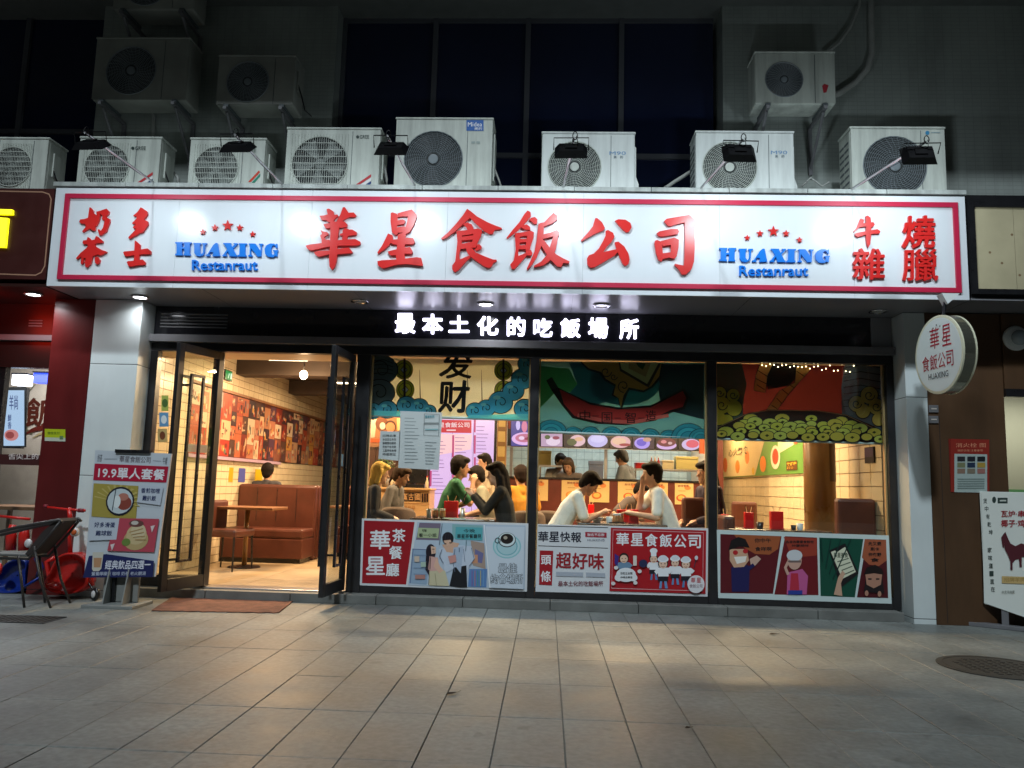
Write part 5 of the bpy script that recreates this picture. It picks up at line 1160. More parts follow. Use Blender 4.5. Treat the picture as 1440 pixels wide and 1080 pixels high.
v, f = glyphs('心火熱食', .02); cv.mb.add([RWp.pt(-15.3+x*1.5, 1.86+y*.14, cv.d) for x, y in v], f, ink('403830')); cv.d += .0003
cv.poly([(-11.65,1.53),(-11.15,1.53),(-11.15,1.66),(-11.65,1.66)], '54300C', world=True); v, f = glyphs('茶餐廳', .02); cv.mb.add([RWp.pt(-11.62+x*.44, 1.545+y*.1, cv.d) for x, y in v], f, ink('D8A830')); cv.build('banner_print', gb)
t = empty('wall_picture', (XR-.02, 9.6, 1.6), 0, 'small dark picture on the tiled right wall behind the column', 'picture'); a = atX(1226, 640, XR)
MB().box(XR-.03, XR-.012, a.y-.12, a.y+.12, a.z-.085, a.z+.085).build('frame', ink('1C1418'), t); MB().box(XR-.033, XR-.0305, a.y-.11, a.y+.11, a.z-.02, a.z+.075).build('picture', ink('403050'), t)
cc = atY(1152, 650, 9.28); CY = 9.28; t = empty('round_column', (cc.x, CY, .1), 0, 'golden brown round column behind the third window', 'column')
M_colm = mat('golden_column', (.24,.125,.04), .28, var=.12, vscale=3)
MB().lathe([(.172, .1), (.172, ZC)], (cc.x, CY, 0), (0,0,1), 32).build('column_shaft', M_colm, t, smooth=True)
MB().lathe([(.18, .1), (.18, .22)], (cc.x, CY, 0), (0,0,1), 32).build('column_base', M_black, t, smooth=True)
cb = MB(); cb.add([(cc.x+.175*math.cos(R(a)), CY+.175*math.sin(R(a)), z) for z in (1.35, 1.9) for a in (-70,-58,-46,-34,-22)], [(i, i+1, i+6, i+5) for i in range(4)]); cb.build('column_picture', ink('4C2C14'), t)

# ================================================================== INTERIOR: COUNTER, MENU BOARDS, KITCHEN
YK = 12.6; KP = FY(YK)
def kx(px, py=670): return KP.px(px, py)[0]
def kz(px, py): return KP.px(px, py)[1]
M_ctr = mat('counter_red_brown', (.10,.018,.012), .4, var=.12)
kc = empty('kitchen_counter', (1.2, YK, .1), 0, 'red brown kitchen counter with an open pass and a row of menu cards', 'counter')
zc_, zo, zt = 1.36, 1.84, 2.09
MB().box(kx(712), XK, YK, YK+.35, .1, zc_-.03).build('counter_front', M_ctr, kc)
MB().box(kx(712), XK, YK-.03, YK+.40, zc_-.028, zc_).build('counter_ledge', M_black, kc)
MB().box(kx(712), XK, YK+.05, YK+.35, zo, zt+.02).build('screen_rail', M_dark, kc)
MB().box(kx(712), XK, YK+.05, YK+.35, zt+.022, ZC-.01).build('upper_panel', M_ctr, kc)
MB().box(kx(712), XK, YK+.03, YK+.05, zo-.02, zo-.002).build('steel_strip', M_steel, kc)
for a in (716, 850): MB().box(kx(a), kx(a)+.045, YK+.06, YK+.12, zc_+.001, zo-.021).build('pass_post', M_grey, kc)
for i, (a, b) in enumerate(((741,771),(790,823),(829,857),(869,906),(912,939),(949,975),(984,1006))):
    o = MB().box(kx(a), kx(b), YK-.008, YK-.001, kz(870, 707), kz(870, 677)).build('menu_card', ink('C8AC78'), kc)
    cv = Canvas(FY(YK-.0085), .0006, step=.0003); m_ = (a+b)/2; k = (a-870)*.028
    cv.ell(m_-4, 698+k, 7, 5, random.choice(('B06030','A84828','C07838'))); cv.ell(m_-4, 697.5+k, 4.6, 3.2, 'D8A458'); cv.ell(m_+5, 684+k, 4.5, 3, 'C87840'); cv.text('鮮味套餐', m_-9, 679.5+k, m_+7, 683+k, '7C3420'); cv.line([(m_-8,688+k),(m_+2,688.3+k)], 1, 'A08050'); cv.build('menu_card_print', o)
def dish_screen(px0, px1, py0, py1, base, stuff, lab):
    q = [(px0,py0),(px1,py0+.6),(px1,py1+.6),(px0,py1)]
    P = FY(YK+.02); ctr = sum((P.pt(*P.px(*p)) for p in q), Vector())/4
    t = empty('dish_screen', tuple(ctr), 0, lab, 'screen', 'lit dish screens above the kitchen pass')
    MB().prism([P.pt(*P.px(*p), .0) for p in q[::-1]], Vector((0,.02,0))).build('screen_case', M_black, t)
    cv = Canvas(P, .0, step=.0006, kind='glow'); cv.d = .003
    cv.poly([(px0+.8,py0+.8),(px0+.8,py1-.8),(px1-.8,py1-.4),(px1-.8,py0+1.2)], base)
    m_, n_ = (px0+px1)/2, (py0+py1)/2
    for s in stuff: cv.ell(m_+s[0], n_+s[1], s[2], s[3], s[4])
    cv.build('screen_picture', t)
def clampst(L): return L
dish_screen(718, 757, 588, 628, '3C3C90', [(0,9,18,9,'E0B0E8'),(0,8,13,6,'C06C90'),(-4,8,4,2.6,'E8C8E8'),(5,9,5,2,'902C50'),(0,-8,4,8,'D87CA0'),(-9,-10,3,7,'C8B8F0')], 'large lit screen with a meat dish left of the pass')
cols = [('B898B8',[(2,2,10,6,'E0C8E0'),(-6,-4,4,3,'485838'),(6,-3,5,2.5,'8C3C58')],'sliced meat'), ('28202C',[(4,0,11,8,'D8B0C0'),(-4,2,7,5,'50583C'),(6,-2,6,3,'D8A888')],'greens and meat'), ('20182C',[(0,-1,14,9.4,'B8B0E8'),(0,-3,10,5,'C8C0F0')],'white soup bowl'),
  ('28181C',[(0,0,14,8.6,'D8A4B0'),(-2,-1,10,5,'E0B49C'),(6,4,8,2,'982C40')],'pink noodles'), ('302038',[(-2,1,11,8,'A890E8'),(-3,0,7,5,'6050C8'),(5,-4,6,3,'C09080')],'violet glass bowl'), ('201018',[(0,3,14,6,'D0A8E0'),(0,-1,13,6,'6C2434'),(-4,-2,4,2.4,'D07C8C'),(5,0,3,2,'C8A0A8')],'dark red dish'), ('281C20',[(2,1,13,8,'C8B0E0'),(4,0,9,5.6,'D8506C')],'bright red dish')]
for i, (b, st_, nm) in enumerate(cols):
    a = 760+i*32.3; dish_screen(a, a+31.6, 609+i*.9, 628.5+i*.9, b, st_, 'lit screen showing '+nm+' above the pass')
t = empty('orange_panel', (kx(989), YK+.02, zt), 0, 'small orange panel at the right end of the dish screens', 'panel'); MB().box(kx(983.5), kx(996), YK+.0, YK+.04, kz(990,638), kz(990,612)).build('panel_board', ink('A04414'), t)
# glowing price boards left of the pass
MBp = FY(YK-.1); mbd = empty('price_board', (kx(650), YK-.1, 1.0), 0, 'tall glowing pink and lilac price list boards behind the till', 'menu board')
lil = mat('price_glow', (.1,.1,.1), .3, emit=(.66,.42,.80), es=1.0); lil2 = mat('price_glow_rose', (.1,.1,.1), .3, emit=(.90,.50,.58), es=1.0)
a0, a1 = MBp.px(603, 700)[0], MBp.px(693, 700)[0]; w = (a1-a0)/3
for i in range(3):
    MB().box(a0+i*w+.006, a0+(i+1)*w-.006, YK-.1, YK-.04, .75, 2.30).build('light_panel', lil, mbd)
MB().box(a0-.02, a1+.02, YK-.038, YK, .70, 2.36).build('panel_case', M_black, mbd)
cv = Canvas(MBp, .0008, step=.0004, kind='glow')
cv.poly([(604,590),(663,591),(663,609),(604,608)], 'D02C40'); cv.text('華星食飯公司', 608, 594, 660, 601, 'F0D8E0', bold=.02); cv.rect(628, 604, 641, 606, 'F0C8D0')
cv.poly([(618,610),(664,611),(662,632),(616,640)], lil2)
for x, ys in ((604.5,((662,684),)), (636,((612,643),(648,672))), (666.5,((590,608),(612,638),(643,690)))):
    for y0, y1 in ys: cv.poly([(x,y0),(x+2.8,y0),(x+2.3,y1),(x-.4,y1)], 'C03C78')
for cx in (608, 640, 670):
    for k in range(19):
        y = 600+k*5.2
        if (cx < 660 and y < 614): continue
        L = random.uniform(8, 20); cv.line([(cx,y),(cx+L,y+.3)], .8, '7C5490')
cv.build('price_print', mbd)
# timber column, dark wall and till desk
t = empty('carved_post', (kx(704), YK-.25, .1), 0, 'gilded carved post between price boards and kitchen pass', 'post')
MB().box(kx(699), kx(712), YK-.3, YK-.12, .1, ZC-.25).build('post_shaft', M_colm, t, bevel=.01)
for z in [.5+.23*i for i in range(9)]: MB().box(kx(699)+.02, kx(712)-.02, YK-.312, YK-.301, z, z+.16).build('carved_panel', mat('gilt', (.50,.36,.14), .35, metal=.3), t, bevel=.004)
MB().box(kx(694.5), kx(698), YK-.2, YK-.12, .1, ZC-.25).build('dark_side_strip', M_black, t)
dw = empty('partition_wall', (kx(560), YK+.05, .1), 0, 'dark brown panelled partition behind the till', 'wall')
xl0 = kx(512)
for i in range(6):
    a = xl0+(a0-.03-xl0)*i/6; MB().box(a+.004, a+(a0-.03-xl0)/6-.004, YK, YK+.1, .1, ZC-.01).build('wall_panel', mat('dark_brown_panel', (.055,.022,.014), .4, var=.15), dw)
DPx = FY(YK-.01); t = empty('portrait_picture', tuple(DPx.pt(*DPx.px(546, 610))), 0, 'orange toned picture of people above the till, left of the notices', 'picture')
cv = Canvas(DPx, .001, step=.0006); cv.rect(516, 586, 566, 627, '8C5C3C'); cv.poly([(522,588),(530,588),(527,615),(517,616)], 'A89C88'); cv.ell(537,596,9,10,'5C3018'); cv.ell(549,600,8,9,'3C1C10'); cv.ell(549,601,6.4,7,'B87048'); cv.ell(538,599,4,5,'B8A898'); cv.rect(517, 617, 535, 622, 'B04818'); cv.poly([(558,588),(566,588),(566,604),(559,606)], 'B8A870'); cv.build('picture_print', t)
MB().box(DPx.px(515,600)[0], DPx.px(567,600)[0], YK-.0095, YK-.001, DPx.px(540,629)[1], DPx.px(540,585)[1]).build('picture_frame', M_wood, t)
td = empty('till_desk', (-1.9, 11.0, .1), 0, 'pale timber till desk with dark character blocks', 'desk')
TP = FY(11.0); a, b = TP.px(514, 700)[0], TP.px(604, 700)[0]; zt2 = TP.px(570, 689)[1]
M_desk = mat('pale_desk', (.50,.30,.14), .45, var=.1, vscale=4)
MB().box(a, b, 11.0, 11.5, .1, zt2).build('desk_front', M_desk, td, bevel=.004); MB().box(a-.02, b+.02, 10.97, 11.52, zt2+.001, zt2+.03).build('desktop', M_desk, td, bevel=.005)
cv = Canvas(TP, .001, step=.0006)
for i, ch in enumerate('香滿古國'): cv.rect(556+i*9, 692.5, 564.4+i*9, 705, '1C0C08'); cv.text(ch, 557+i*9, 694, 563.4+i*9, 703.5, 'C09468', bold=.02)
for i in range(3): cv.rect(593+i*3.4, 694, 595.6+i*3.4, 706, '2C140C')
cv.text('+ 會', 545, 695, 554, 701, '5C3418'); cv.text('會員充值', 562, 711, 584, 716, '8C5C30', bold=.01); cv.line([(545,707),(604,709)], .8, '70401C'); cv.build('desk_print', td)
def prop(name, cat, lab, fn, loc):
    t = empty(name, loc, 0, lab, cat); fn(t); return t
p = atY(541, 688, 11.2)
def _plant(t):
    x, y, z = t.location
    MB().lathe([(.05, 0), (.07, .12), (.066, .12), (.06, .10)], (x, y, z), n=16).build('pot', mat('grey_pot', (.28,.26,.25), .6), t, smooth=True)
    MB().tube([(x,y,z+.1), (x+.01,y,z+.2), (x,y,z+.3)], .012, 6).build('trunk', M_wood, t)
    lf = MB(); rr = random.Random(3)
    for i in range(150):
        c = Vector((rr.gauss(0,.055), rr.gauss(0,.05), .32+rr.gauss(0,.035))); d = Vector((rr.uniform(-1,1), rr.uniform(-1,1), rr.uniform(-.3,.8))).normalized(); s = d.orthogonal().normalized(); q = Vector((x,y,z))+c
        lf.add([q-s*.01, q+d*.045, q+s*.01, q-d*.01], [(0,1,2,3)])
    lf.build('foliage', mat('leaf_green', (.05,.10,.03), .5), t)
prop('potted_tree', 'plant', 'small potted bonsai on the till desk', _plant, (p.x, p.y, zt2+.031))
def _till(t):
    x, y, z = t.location
    MB().box(x-.17, x+.17, y-.04, y+.04, z, z+.05).build('till_base', M_black, t, bevel=.005); MB().box(x-.20, x+.20, y-.03, y+.01, z+.06, z+.34).build('screen_back', M_black, t, bevel=.008); MB().box(x-.03, x+.03, y-.01, y+.03, z+.05, z+.2).build('stand', M_black, t)
    MB().box(x-.16, x-.06, y-.05, y-.046, z+.14, z+.30).build('taped_note', ink('B89C74'), t)
p = atY(580, 690, 11.15); prop('till_monitor', 'till', 'black till screen with a taped note, seen from behind', _till, (p.x, 11.15, zt2+.031))
for i, (px, c_) in enumerate(((534, 'bottle beside the bonsai, nearest the left frame'), (551, 'thin bottle right of the bonsai on the desk'), (556, 'second thin bottle right of the bonsai'), (600, 'pale bottle at the right end of the till desk'))):
    p = atY(px, 690, 11.12)
    def _b(t):
        MB().lathe([(.022, 0), (.024, .01), (.024, .08), (.010, .115), (.010, .15)], tuple(t.location), n=12).build('bottle_body', mat('pale_bottle', (.55,.45,.32), .25), t, smooth=True)
        MB().lathe([(.012, .151), (.012, .17)], tuple(t.location), n=10).build('cap', ink('B03020'), t)
    prop('bottle', 'bottle', c_, _b, (p.x, 11.12, zt2+.031))
# kitchen room behind the pass
M_ktile = mat('kitchen_tile', (.42,.55,.58), .25, var=.06)
kw = empty('wall', (1, 14.9, 0), kind='structure'); MB().box(-1.2, XK, 14.9, 15.0, .1, 3.0).build('wall_core', mat('kitchen_joint', (.22,.30,.32), .7), kw)
tm = MB()
for i in range(26):
    for j in range(12):
        x = -1.19+i*.145; z = 1.0+j*.145; tm.box(x+.004, x+.141, 14.89, 14.9, z+.004, z+.141)
tag(tm.build('wall_tile', M_ktile, kw), kind='stuff')
MB().box(XK+.002, XK+.08, YK+.42, 15.0, .1, 3.0).build('side_wall', M_plaster, kw)
MB().box(XK+.002, XK+.08, YK-.02, YK+.418, .1, 3.0).build('end_panel', M_ctr, kc)
light_area('kitchen_light', (1.2, 13.9, 2.6), 2.6, 30, (.88,.95,1), (0, .1, -1), .3)
def kshelf(px0, px1, y, py, lab):
    a, b = atY(px0, py, y), atY(px1, py, y); z = a.z
    t = empty('steel_shelf', ((a.x+b.x)/2, y, z), 0, lab, 'shelf'); MB().box(a.x, b.x, y-.2, y+.2, z-.03, z).build('shelf_board', M_steel, t, bevel=.003)
    for x in (a.x+.02, b.x-.05): MB().box(x, x+.03, y-.19, y-.16, .1, z-.031).build('shelf_leg', M_chrome, t)
    MB().box(a.x, b.x, y-.2, y+.2, max(.5, z-.4), max(.5, z-.4)+.03).build('lower_board', M_steel, t); return z
z1_ = kshelf(757, 810, 13.6, 654, 'steel kitchen shelf at the left of the pass'); z2_ = kshelf(889, 990, 13.6, 659, 'steel kitchen shelf at the right of the pass')
def kbox(name, cat, lab, px0, px1, y, z, h, M, parts=True):
    a, b = atY(px0, 650, y).x, atY(px1, 650, y).x
    t = empty(name, ((a+b)/2, y, z), 0, lab, cat); MB().box(a, b, y-.12, y+.12, z+.001, z+h*.8).build('box_body', M, t, bevel=.006); MB().box(a-.005, b+.005, y-.125, y+.125, z+h*.8+.001, z+h).build('box_lid', M, t, bevel=.005)
kbox('storage_box', 'box', 'yellowish storage box on the left kitchen shelf', 757, 775, 13.6, z1_, .24, ink('A89858'))
kbox('food_tub', 'tub', 'red tub of food on the right kitchen shelf', 893, 913, 13.6, z2_, .10, ink('B01818'))
kbox('storage_box', 'box', 'pale yellow box at the right end of the kitchen shelf', 949, 980, 13.6, z2_, .22, ink('B0A468'))
kbox('storage_box', 'box', 'stack of cream trays beside the pale yellow box', 930, 946, 13.6, z2_, .15, ink('B8AC88'))
kbox('cooking_machine', 'machine', 'grey kitchen machine at the back left of the pass', 828, 848, 14.4, 1.35, .34, M_grey)
for i, px in enumerate((916, 921, 926)):
    p = atY(px, 650, 13.55); t = empty('sauce_bottle', (p.x, 13.55, z2_+.001), 0, ('first', 'second', 'third')[i]+' sauce bottle from the red tub on the kitchen shelf', 'bottle')
    MB().lathe([(.025, 0), (.025, .12), (.01, .16), (.01, .19)], (p.x, 13.55, z2_+.001), n=10).build('bottle_body', ink(('6C3018','B88C50','8C2018')[i]), t, smooth=True); MB().lathe([(.012, .191), (.012, .21)], (p.x, 13.55, z2_), n=8).build('cap', ink('C8C0B0'), t)

# ================================================================== TABLES AND SEATS
M_top = mat('dark_tabletop', (.07,.045,.035), .25, var=.15, vscale=6)
def table(x, y, wx, wy, lab, M=M_top, z=.83):
    t = empty('dining_table', (x, y, .1), 0, lab, 'table', None)
    MB().box(x-wx, x+wx, y-wy, y+wy, z-.035, z).build('tabletop', M, t, bevel=.008)
    MB().lathe([(.03, .12), (.03, z-.036)], (x, y, 0), n=14).build('leg', M_steel if M is M_top else M_colm, t, smooth=True)
    MB().lathe([(.2, .101), (.2, .112), (.04, .125)], (x, y, 0), n=24).build('foot_plate', M_black, t); return t
def bench(x0, x1, y0, y1, back, lab, zb=1.14, zs=.55):
    """back: which side carries the backrest"""
    t = empty('bench_seat', ((x0+x1)/2, (y0+y1)/2, .1), 0, lab, 'bench seat', 'brown leather booth benches')
    th = .13
    B = {'+y': (x0, x1, y1-th, y1), '-x': (x0, x0+th, y0, y1), '+x': (x1-th, x1, y0, y1), '-y': (x0, x1, y0, y0+th)}[back]
    S = {'+y': (x0+.004, x1-.004, y0, y1-th-.003), '-x': (x0+th+.003, x1, y0+.004, y1-.004), '+x': (x0, x1-th-.003, y0+.004, y1-.004), '-y': (x0+.004, x1-.004, y0+th+.003, y1)}[back]
    MB().box(*B, .102, zb).build('backrest', M_leather, t, bevel=.035, )
    MB().box(*S, .16, zs-.13).build('seat_base', M_leather, t, bevel=.012); MB().box(*S, zs-.128, zs).build('seat_cushion', M_leather, t, bevel=.03)
    MB().box(S[0]+.03, S[1]-.03, S[2]+.03, S[3]-.03, .1, .159).build('plinth', M_black, t)
    if back in ('+y', '-y'):
        n = max(2, int((x1-x0)/.28)); yy = B[2]-.001 if back == '+y' else B[3]+.001
        for i in range(1, n): x = x0+(x1-x0)*i/n; MB().box(x-.003, x+.003, yy-.003, yy+.003, zs+.08, zb-.05).build('stitched_seam', M_black, t)
    return t
# through the door
q = atZ(380, 792, .1); yb = q.y
xe = atY(425, 770, yb).x
bench(XL+.012, xe, yb, yb+.66, '+y', 'large leather bench seen through the open doorway')
bench(XL+.012, xe, yb+.68, yb+1.32, '-y', 'bench back to back with the doorway bench, diner seated on it')
bench(xe+.12, xe+.62, yb+1.2, yb+1.9, '+y', 'bench end right of the large doorway bench')
q = atZ(358, 797, .1); table(q.x-.1, q.y-.1, .42, .30, 'brown table in front of the large doorway bench', M_wood, .86)
table(xe+.45, yb+1.0, .3, .3, 'brown table further in behind the doorway bench', M_wood, .86)
def armchair(loc, rz, lab, M=M_leather):
    t = empty('dining_chair', loc, rz, lab, 'chair')
    MB().box(-.23, .23, -.23, .23, .40, .50).build('seat', M, t, bevel=.03, local=True)
    MB().box(-.24, -.17, -.24, .24, .42, .84).build('backrest', M, t, bevel=.03, local=True)
    for s in (-1, 1):
        for x in (-.2, .2): MB().tube([(x, s*.2, .41), (x*1.08, s*.22, 0)], [.016, .011], 6).build('leg', M_black, t, local=True)
    return t
q = atZ(333, 803, .1); armchair((q.x-.18, q.y+.12, .1), R(-10), 'brown leather chair just inside the open doorway')
# window tables
tx1, ty1 = atY(640, 728, 9.15).x, 9.2
table(tx1, ty1, .47, .34, 'dark table behind the first window with jars and a red card')
tx2 = atY(872, 734, 9.1).x
table(tx2, 9.12, .48, .34, 'dark table between the two men in white shirts')
xs0, xs1 = atY(1012, 742, 9.05).x, atY(1150, 742, 9.05).x
table((xs0+xs1)/2, 8.85, (xs1-xs0)/2, .24, 'long dark table in front of the round column', z=.82)
bench(atY(1177, 720, 8.62).x, XR-.015, 8.6, 9.0, '-y', 'brown leather bench right of the round column', zb=1.17)
bench(atY(961, 720, 9.25).x, atY(995, 720, 9.25).x+.2, 8.75, 9.35, '+x', 'brown seat behind the seated man in white at the right', zb=.95)
bench(atY(958, 720, 9.6).x, atY(1000, 720, 9.6).x, 9.5, 9.9, '-y', 'dark brown bench back beside the second mullion', zb=1.13)
bench(atY(1030, 720, 11.0).x, atY(1065, 720, 11.0).x, 10.6, 11.1, '+y', 'dark bench back behind the long table', zb=1.08)
table(atY(850, 715, 10.9).x, 10.9, .5, .3, 'dark table in the second row behind the two men')
table(atY(690, 720, 11.0).x, 11.0, .4, .3, 'table in the second row behind the woman with the phone')
def tubchair(px, y, lab, rz=0):
    x = atY(px, 715, y).x; t = empty('tub_chair', (x, y, .1), rz, lab, 'chair')
    MB().lathe([(.21, .38), (.23, .42), (.22, .47)], n=20).build('seat', mat('taupe_fabric', (.12,.085,.07), .8, bump=.2), t, smooth=True, local=True)
    b_ = MB(); n = 12; vs = []
    for j, (z, r) in enumerate(((.46,.21),(.6,.225),(.76,.215),(.80,.19))):
        for i in range(n+1): a = math.pi*(i/n); vs.append((-r*math.cos(a), -r*math.sin(a)*.8, z*.98+.04*math.sin(a)))
    b_.add(vs, [(j*(n+1)+i, j*(n+1)+i+1, (j+1)*(n+1)+i+1, (j+1)*(n+1)+i) for j in range(3) for i in range(n)]); o = b_.build('backrest', mat('taupe_fabric'), t, smooth=True, local=True); sd = o.modifiers.new('t', 'SOLIDIFY'); sd.thickness = .03
    for a in (45, 135, 225, 315): MB().tube([(.14*math.cos(R(a)), .14*math.sin(R(a)), .39), (.2*math.cos(R(a)), .2*math.sin(R(a)), 0)], .012, 6).build('leg', M_black, t, local=True)
tubchair(560, 9.75, 'rounded taupe chair back behind the blond diner', 0)
tubchair(770, 9.95, 'rounded chair back behind the left man in white', 0)
tubchair(742, 9.7, 'rounded chair by the first mullion, behind the orange shirt', 0)

# ------------------------------------------------------------------ table things
def red_card(px, py, y, h, w, lab, straws=2):
    p = atY(px, py, y); t = empty('red_holder', tuple(p), 0, lab, 'red holder', 'red chopstick holders on the tables')
    x, yy, z = p
    MB().box(x-w, x+w, y-.04, y+.04, z, z+h).build('holder_box', ink('C80C10'), t, bevel=.004)
    MB().box(x-w-.008, x+w+.008, y-.048, y+.048, z-.001, z+.008).build('holder_base', ink('A00C10'), t)
    for i in range(straws): MB().tube([(x+(i-.5)*w*.8, y, z+h-.01), (x+(i-.5)*w*1.2+.008*i, y+.01, z+h+.06)], .004, 5).build('chopstick', ink('D8B880'), t)
ZT = .83
def onT(px, y, z=ZT): return (px, z, y)
def pz(px, y, z):    # row in the photo for a height at a depth, to stand things exactly on a surface
    lo, hi = 400, 1000
    for _ in range(40):
        mid = (lo+hi)/2
        if atY(px, mid, y).z > z: lo = mid
        else: hi = mid
    return (lo+hi)/2
red_card(634, pz(634,9.1,ZT), 9.1, .19, .078, 'big red holder on the table of the woman with the phone')
red_card(891, pz(891,9.0,ZT), 9.0, .155, .05, 'red holder between the two men, nearest the glass')
red_card(876, pz(876,9.3,ZT), 9.3, .14, .07, 'wide red holder further back between the two men')
red_card(831, pz(831,10.9,ZT), 10.9, .16, .04, 'red holder by the bowed man head, second row')
red_card(936, pz(936,10.9,ZT), 10.9, .14, .05, 'red holder behind the seated man back, second row')
red_card(1020, pz(1020,8.98,.82), 8.98, .14, .035, 'leftmost of the three red holders on the long table')
red_card(1053, pz(1053,8.92,.82), 8.92, .17, .045, 'middle red holder on the long table, tall sticks')
red_card(1092, pz(1092,8.8,.82), 8.8, .19, .065, 'rightmost red holder on the long table, nearest the glass')
def jar(px, y, z, lab, c='glassjar'):
    x = atY(px, 700, y).x; t = empty('condiment_jar', (x, y, z+.001), 0, lab, 'jar')
    MB().lathe([(.03, 0), (.036, .02), (.036, .07), (.03, .085)], (x, y, z+.001), n=14).build('jar_body', mat('sauce_jar', (.42,.20,.08), .15), t, smooth=True); MB().lathe([(.033, .086), (.033, .105)], (x, y, z), n=14).build('lid', M_white, t)
jar(613, 9.05, ZT, 'condiment jar left of the big red holder'); jar(623, 9.0, ZT, 'second condiment jar close beside the big red holder'); jar(866, 9.0, ZT, 'condiment jar between the two men in white'); jar(873, 9.02, ZT, 'second condiment jar beside the nearest red holder')
def cup(px, y, z, lab, r=.035, h=.10, M=None):
    x = atY(px, 700, y).x; t = empty('cup', (x, y, z+.001), 0, lab, 'cup'); MB().lathe([(r*.8, 0), (r, h), (r*.92, h), (r*.74, .008)], (x, y, z+.001), n=16, cap=False).build('cup_wall', M or mat('grey_cup', (.30,.33,.33), .2), t, smooth=True); MB().lathe([(r*.8, 0), (r*.8, .004)], (x, y, z+.0015), n=14).build('cup_base', M or mat('grey_cup'), t)
cup(604, 9.0, ZT, 'grey glass at the left edge of the first window table', .03); cup(651, 8.98, ZT, 'metal cup right of the big red holder', .032, .12, M_steel); cup(857, 8.95, ZT, 'white mug on the men table', .038, .07, M_white)
cup(1068, 8.8, .82, 'dark mug beside the middle red holder', .04, .07, M_black); cup(1115, 8.78, .82, 'small dark cup right of the rightmost red holder', .03, .05, M_black); cup(1124, 8.78, .82, 'striped white cup at the right end of the long table', .035, .07, M_white)
x = atY(640, 700, 8.92).x; t = empty('menu_sheet', (x, 8.92, ZT+.001), 0, 'pale blue menu sheet lying on the first window table', 'menu'); MB().box(x-.13, x+.12, 8.87, 9.0, ZT+.001, ZT+.006).build('sheet', ink('90B8BC'), t)
x = atY(872, 700, 8.95).x; t = empty('tray', (x, 8.97, ZT+.001), 0, 'dark tray under the jars between the two men', 'tray'); MB().box(x-.12, x+.06, 8.90, 8.96, ZT+.0005, ZT+.012).build('tray_base', M_black, t)
x = atY(840, 700, 9.05).x; t = empty('noodle_bowl', (x, 9.05, ZT+.001), 0, 'white bowl in front of the bowed man', 'bowl'); MB().lathe([(.035, 0), (.075, .055), (.07, .055), (.03, .006)], (x, 9.05, ZT+.001), n=20, cap=False).build('bowl_wall', M_white, t, smooth=True); MB().lathe([(.064, .045), (.064, .048)], (x, 9.05, ZT+.001), n=18).build('noodles', ink('C89C50'), t)

# ================================================================== PEOPLE
SKIN = mat('skin', (.50,.27,.17), .5, var=.05); SKINL = mat('skin_light', (.60,.36,.25), .5)
def cap(mb, p0, r0, p1, r1, n=12):
    p0, p1 = Vector(p0), Vector(p1); d = p1-p0; L = max(d.length, 1e-4); ax = d/L
    a = ax.orthogonal().normalized(); b = ax.cross(a); rings = []
    for t_ in (-1, -.7, -.35, 0): rings.append((p0+ax*r0*t_, r0*math.sqrt(max(0, 1-t_*t_))))
    for t_ in (0, .35, .7, 1): rings.append((p1+ax*r1*t_, r1*math.sqrt(max(0, 1-t_*t_))))
    vs = [c+(a*math.cos(2*math.pi*k/n)+b*math.sin(2*math.pi*k/n))*max(r, 1e-4) for c, r in rings for k in range(n)]
    fs = [(i*n+k, i*n+(k+1) % n, (i+1)*n+(k+1) % n, (i+1)*n+k) for i in range(len(rings)-1) for k in range(n)]
    fs += [tuple(range(n))[::-1], tuple(range((len(rings)-1)*n, len(rings)*n))]; mb.add(vs, fs)
def remesh(o, v, it=2):
    m_ = o.modifiers.new('join', 'REMESH'); m_.mode = 'VOXEL'; m_.voxel_size = v; m_.use_smooth_shade = True
    s_ = o.modifiers.new('soft', 'SMOOTH'); s_.iterations = it; s_.factor = .5
def ik(S, T, l1, l2, hint):
    S, T = Vector(S), Vector(T); d = T-S; L = min(d.length, (l1+l2)*.985); d.normalize(); T = S+d*L
    a = (l1*l1-l2*l2+L*L)/(2*L); h = math.sqrt(max(0, l1*l1-a*a)); hv = Vector(hint); hv = (hv-d*hv.dot(d)).normalized(); return S+d*a+hv*h, T
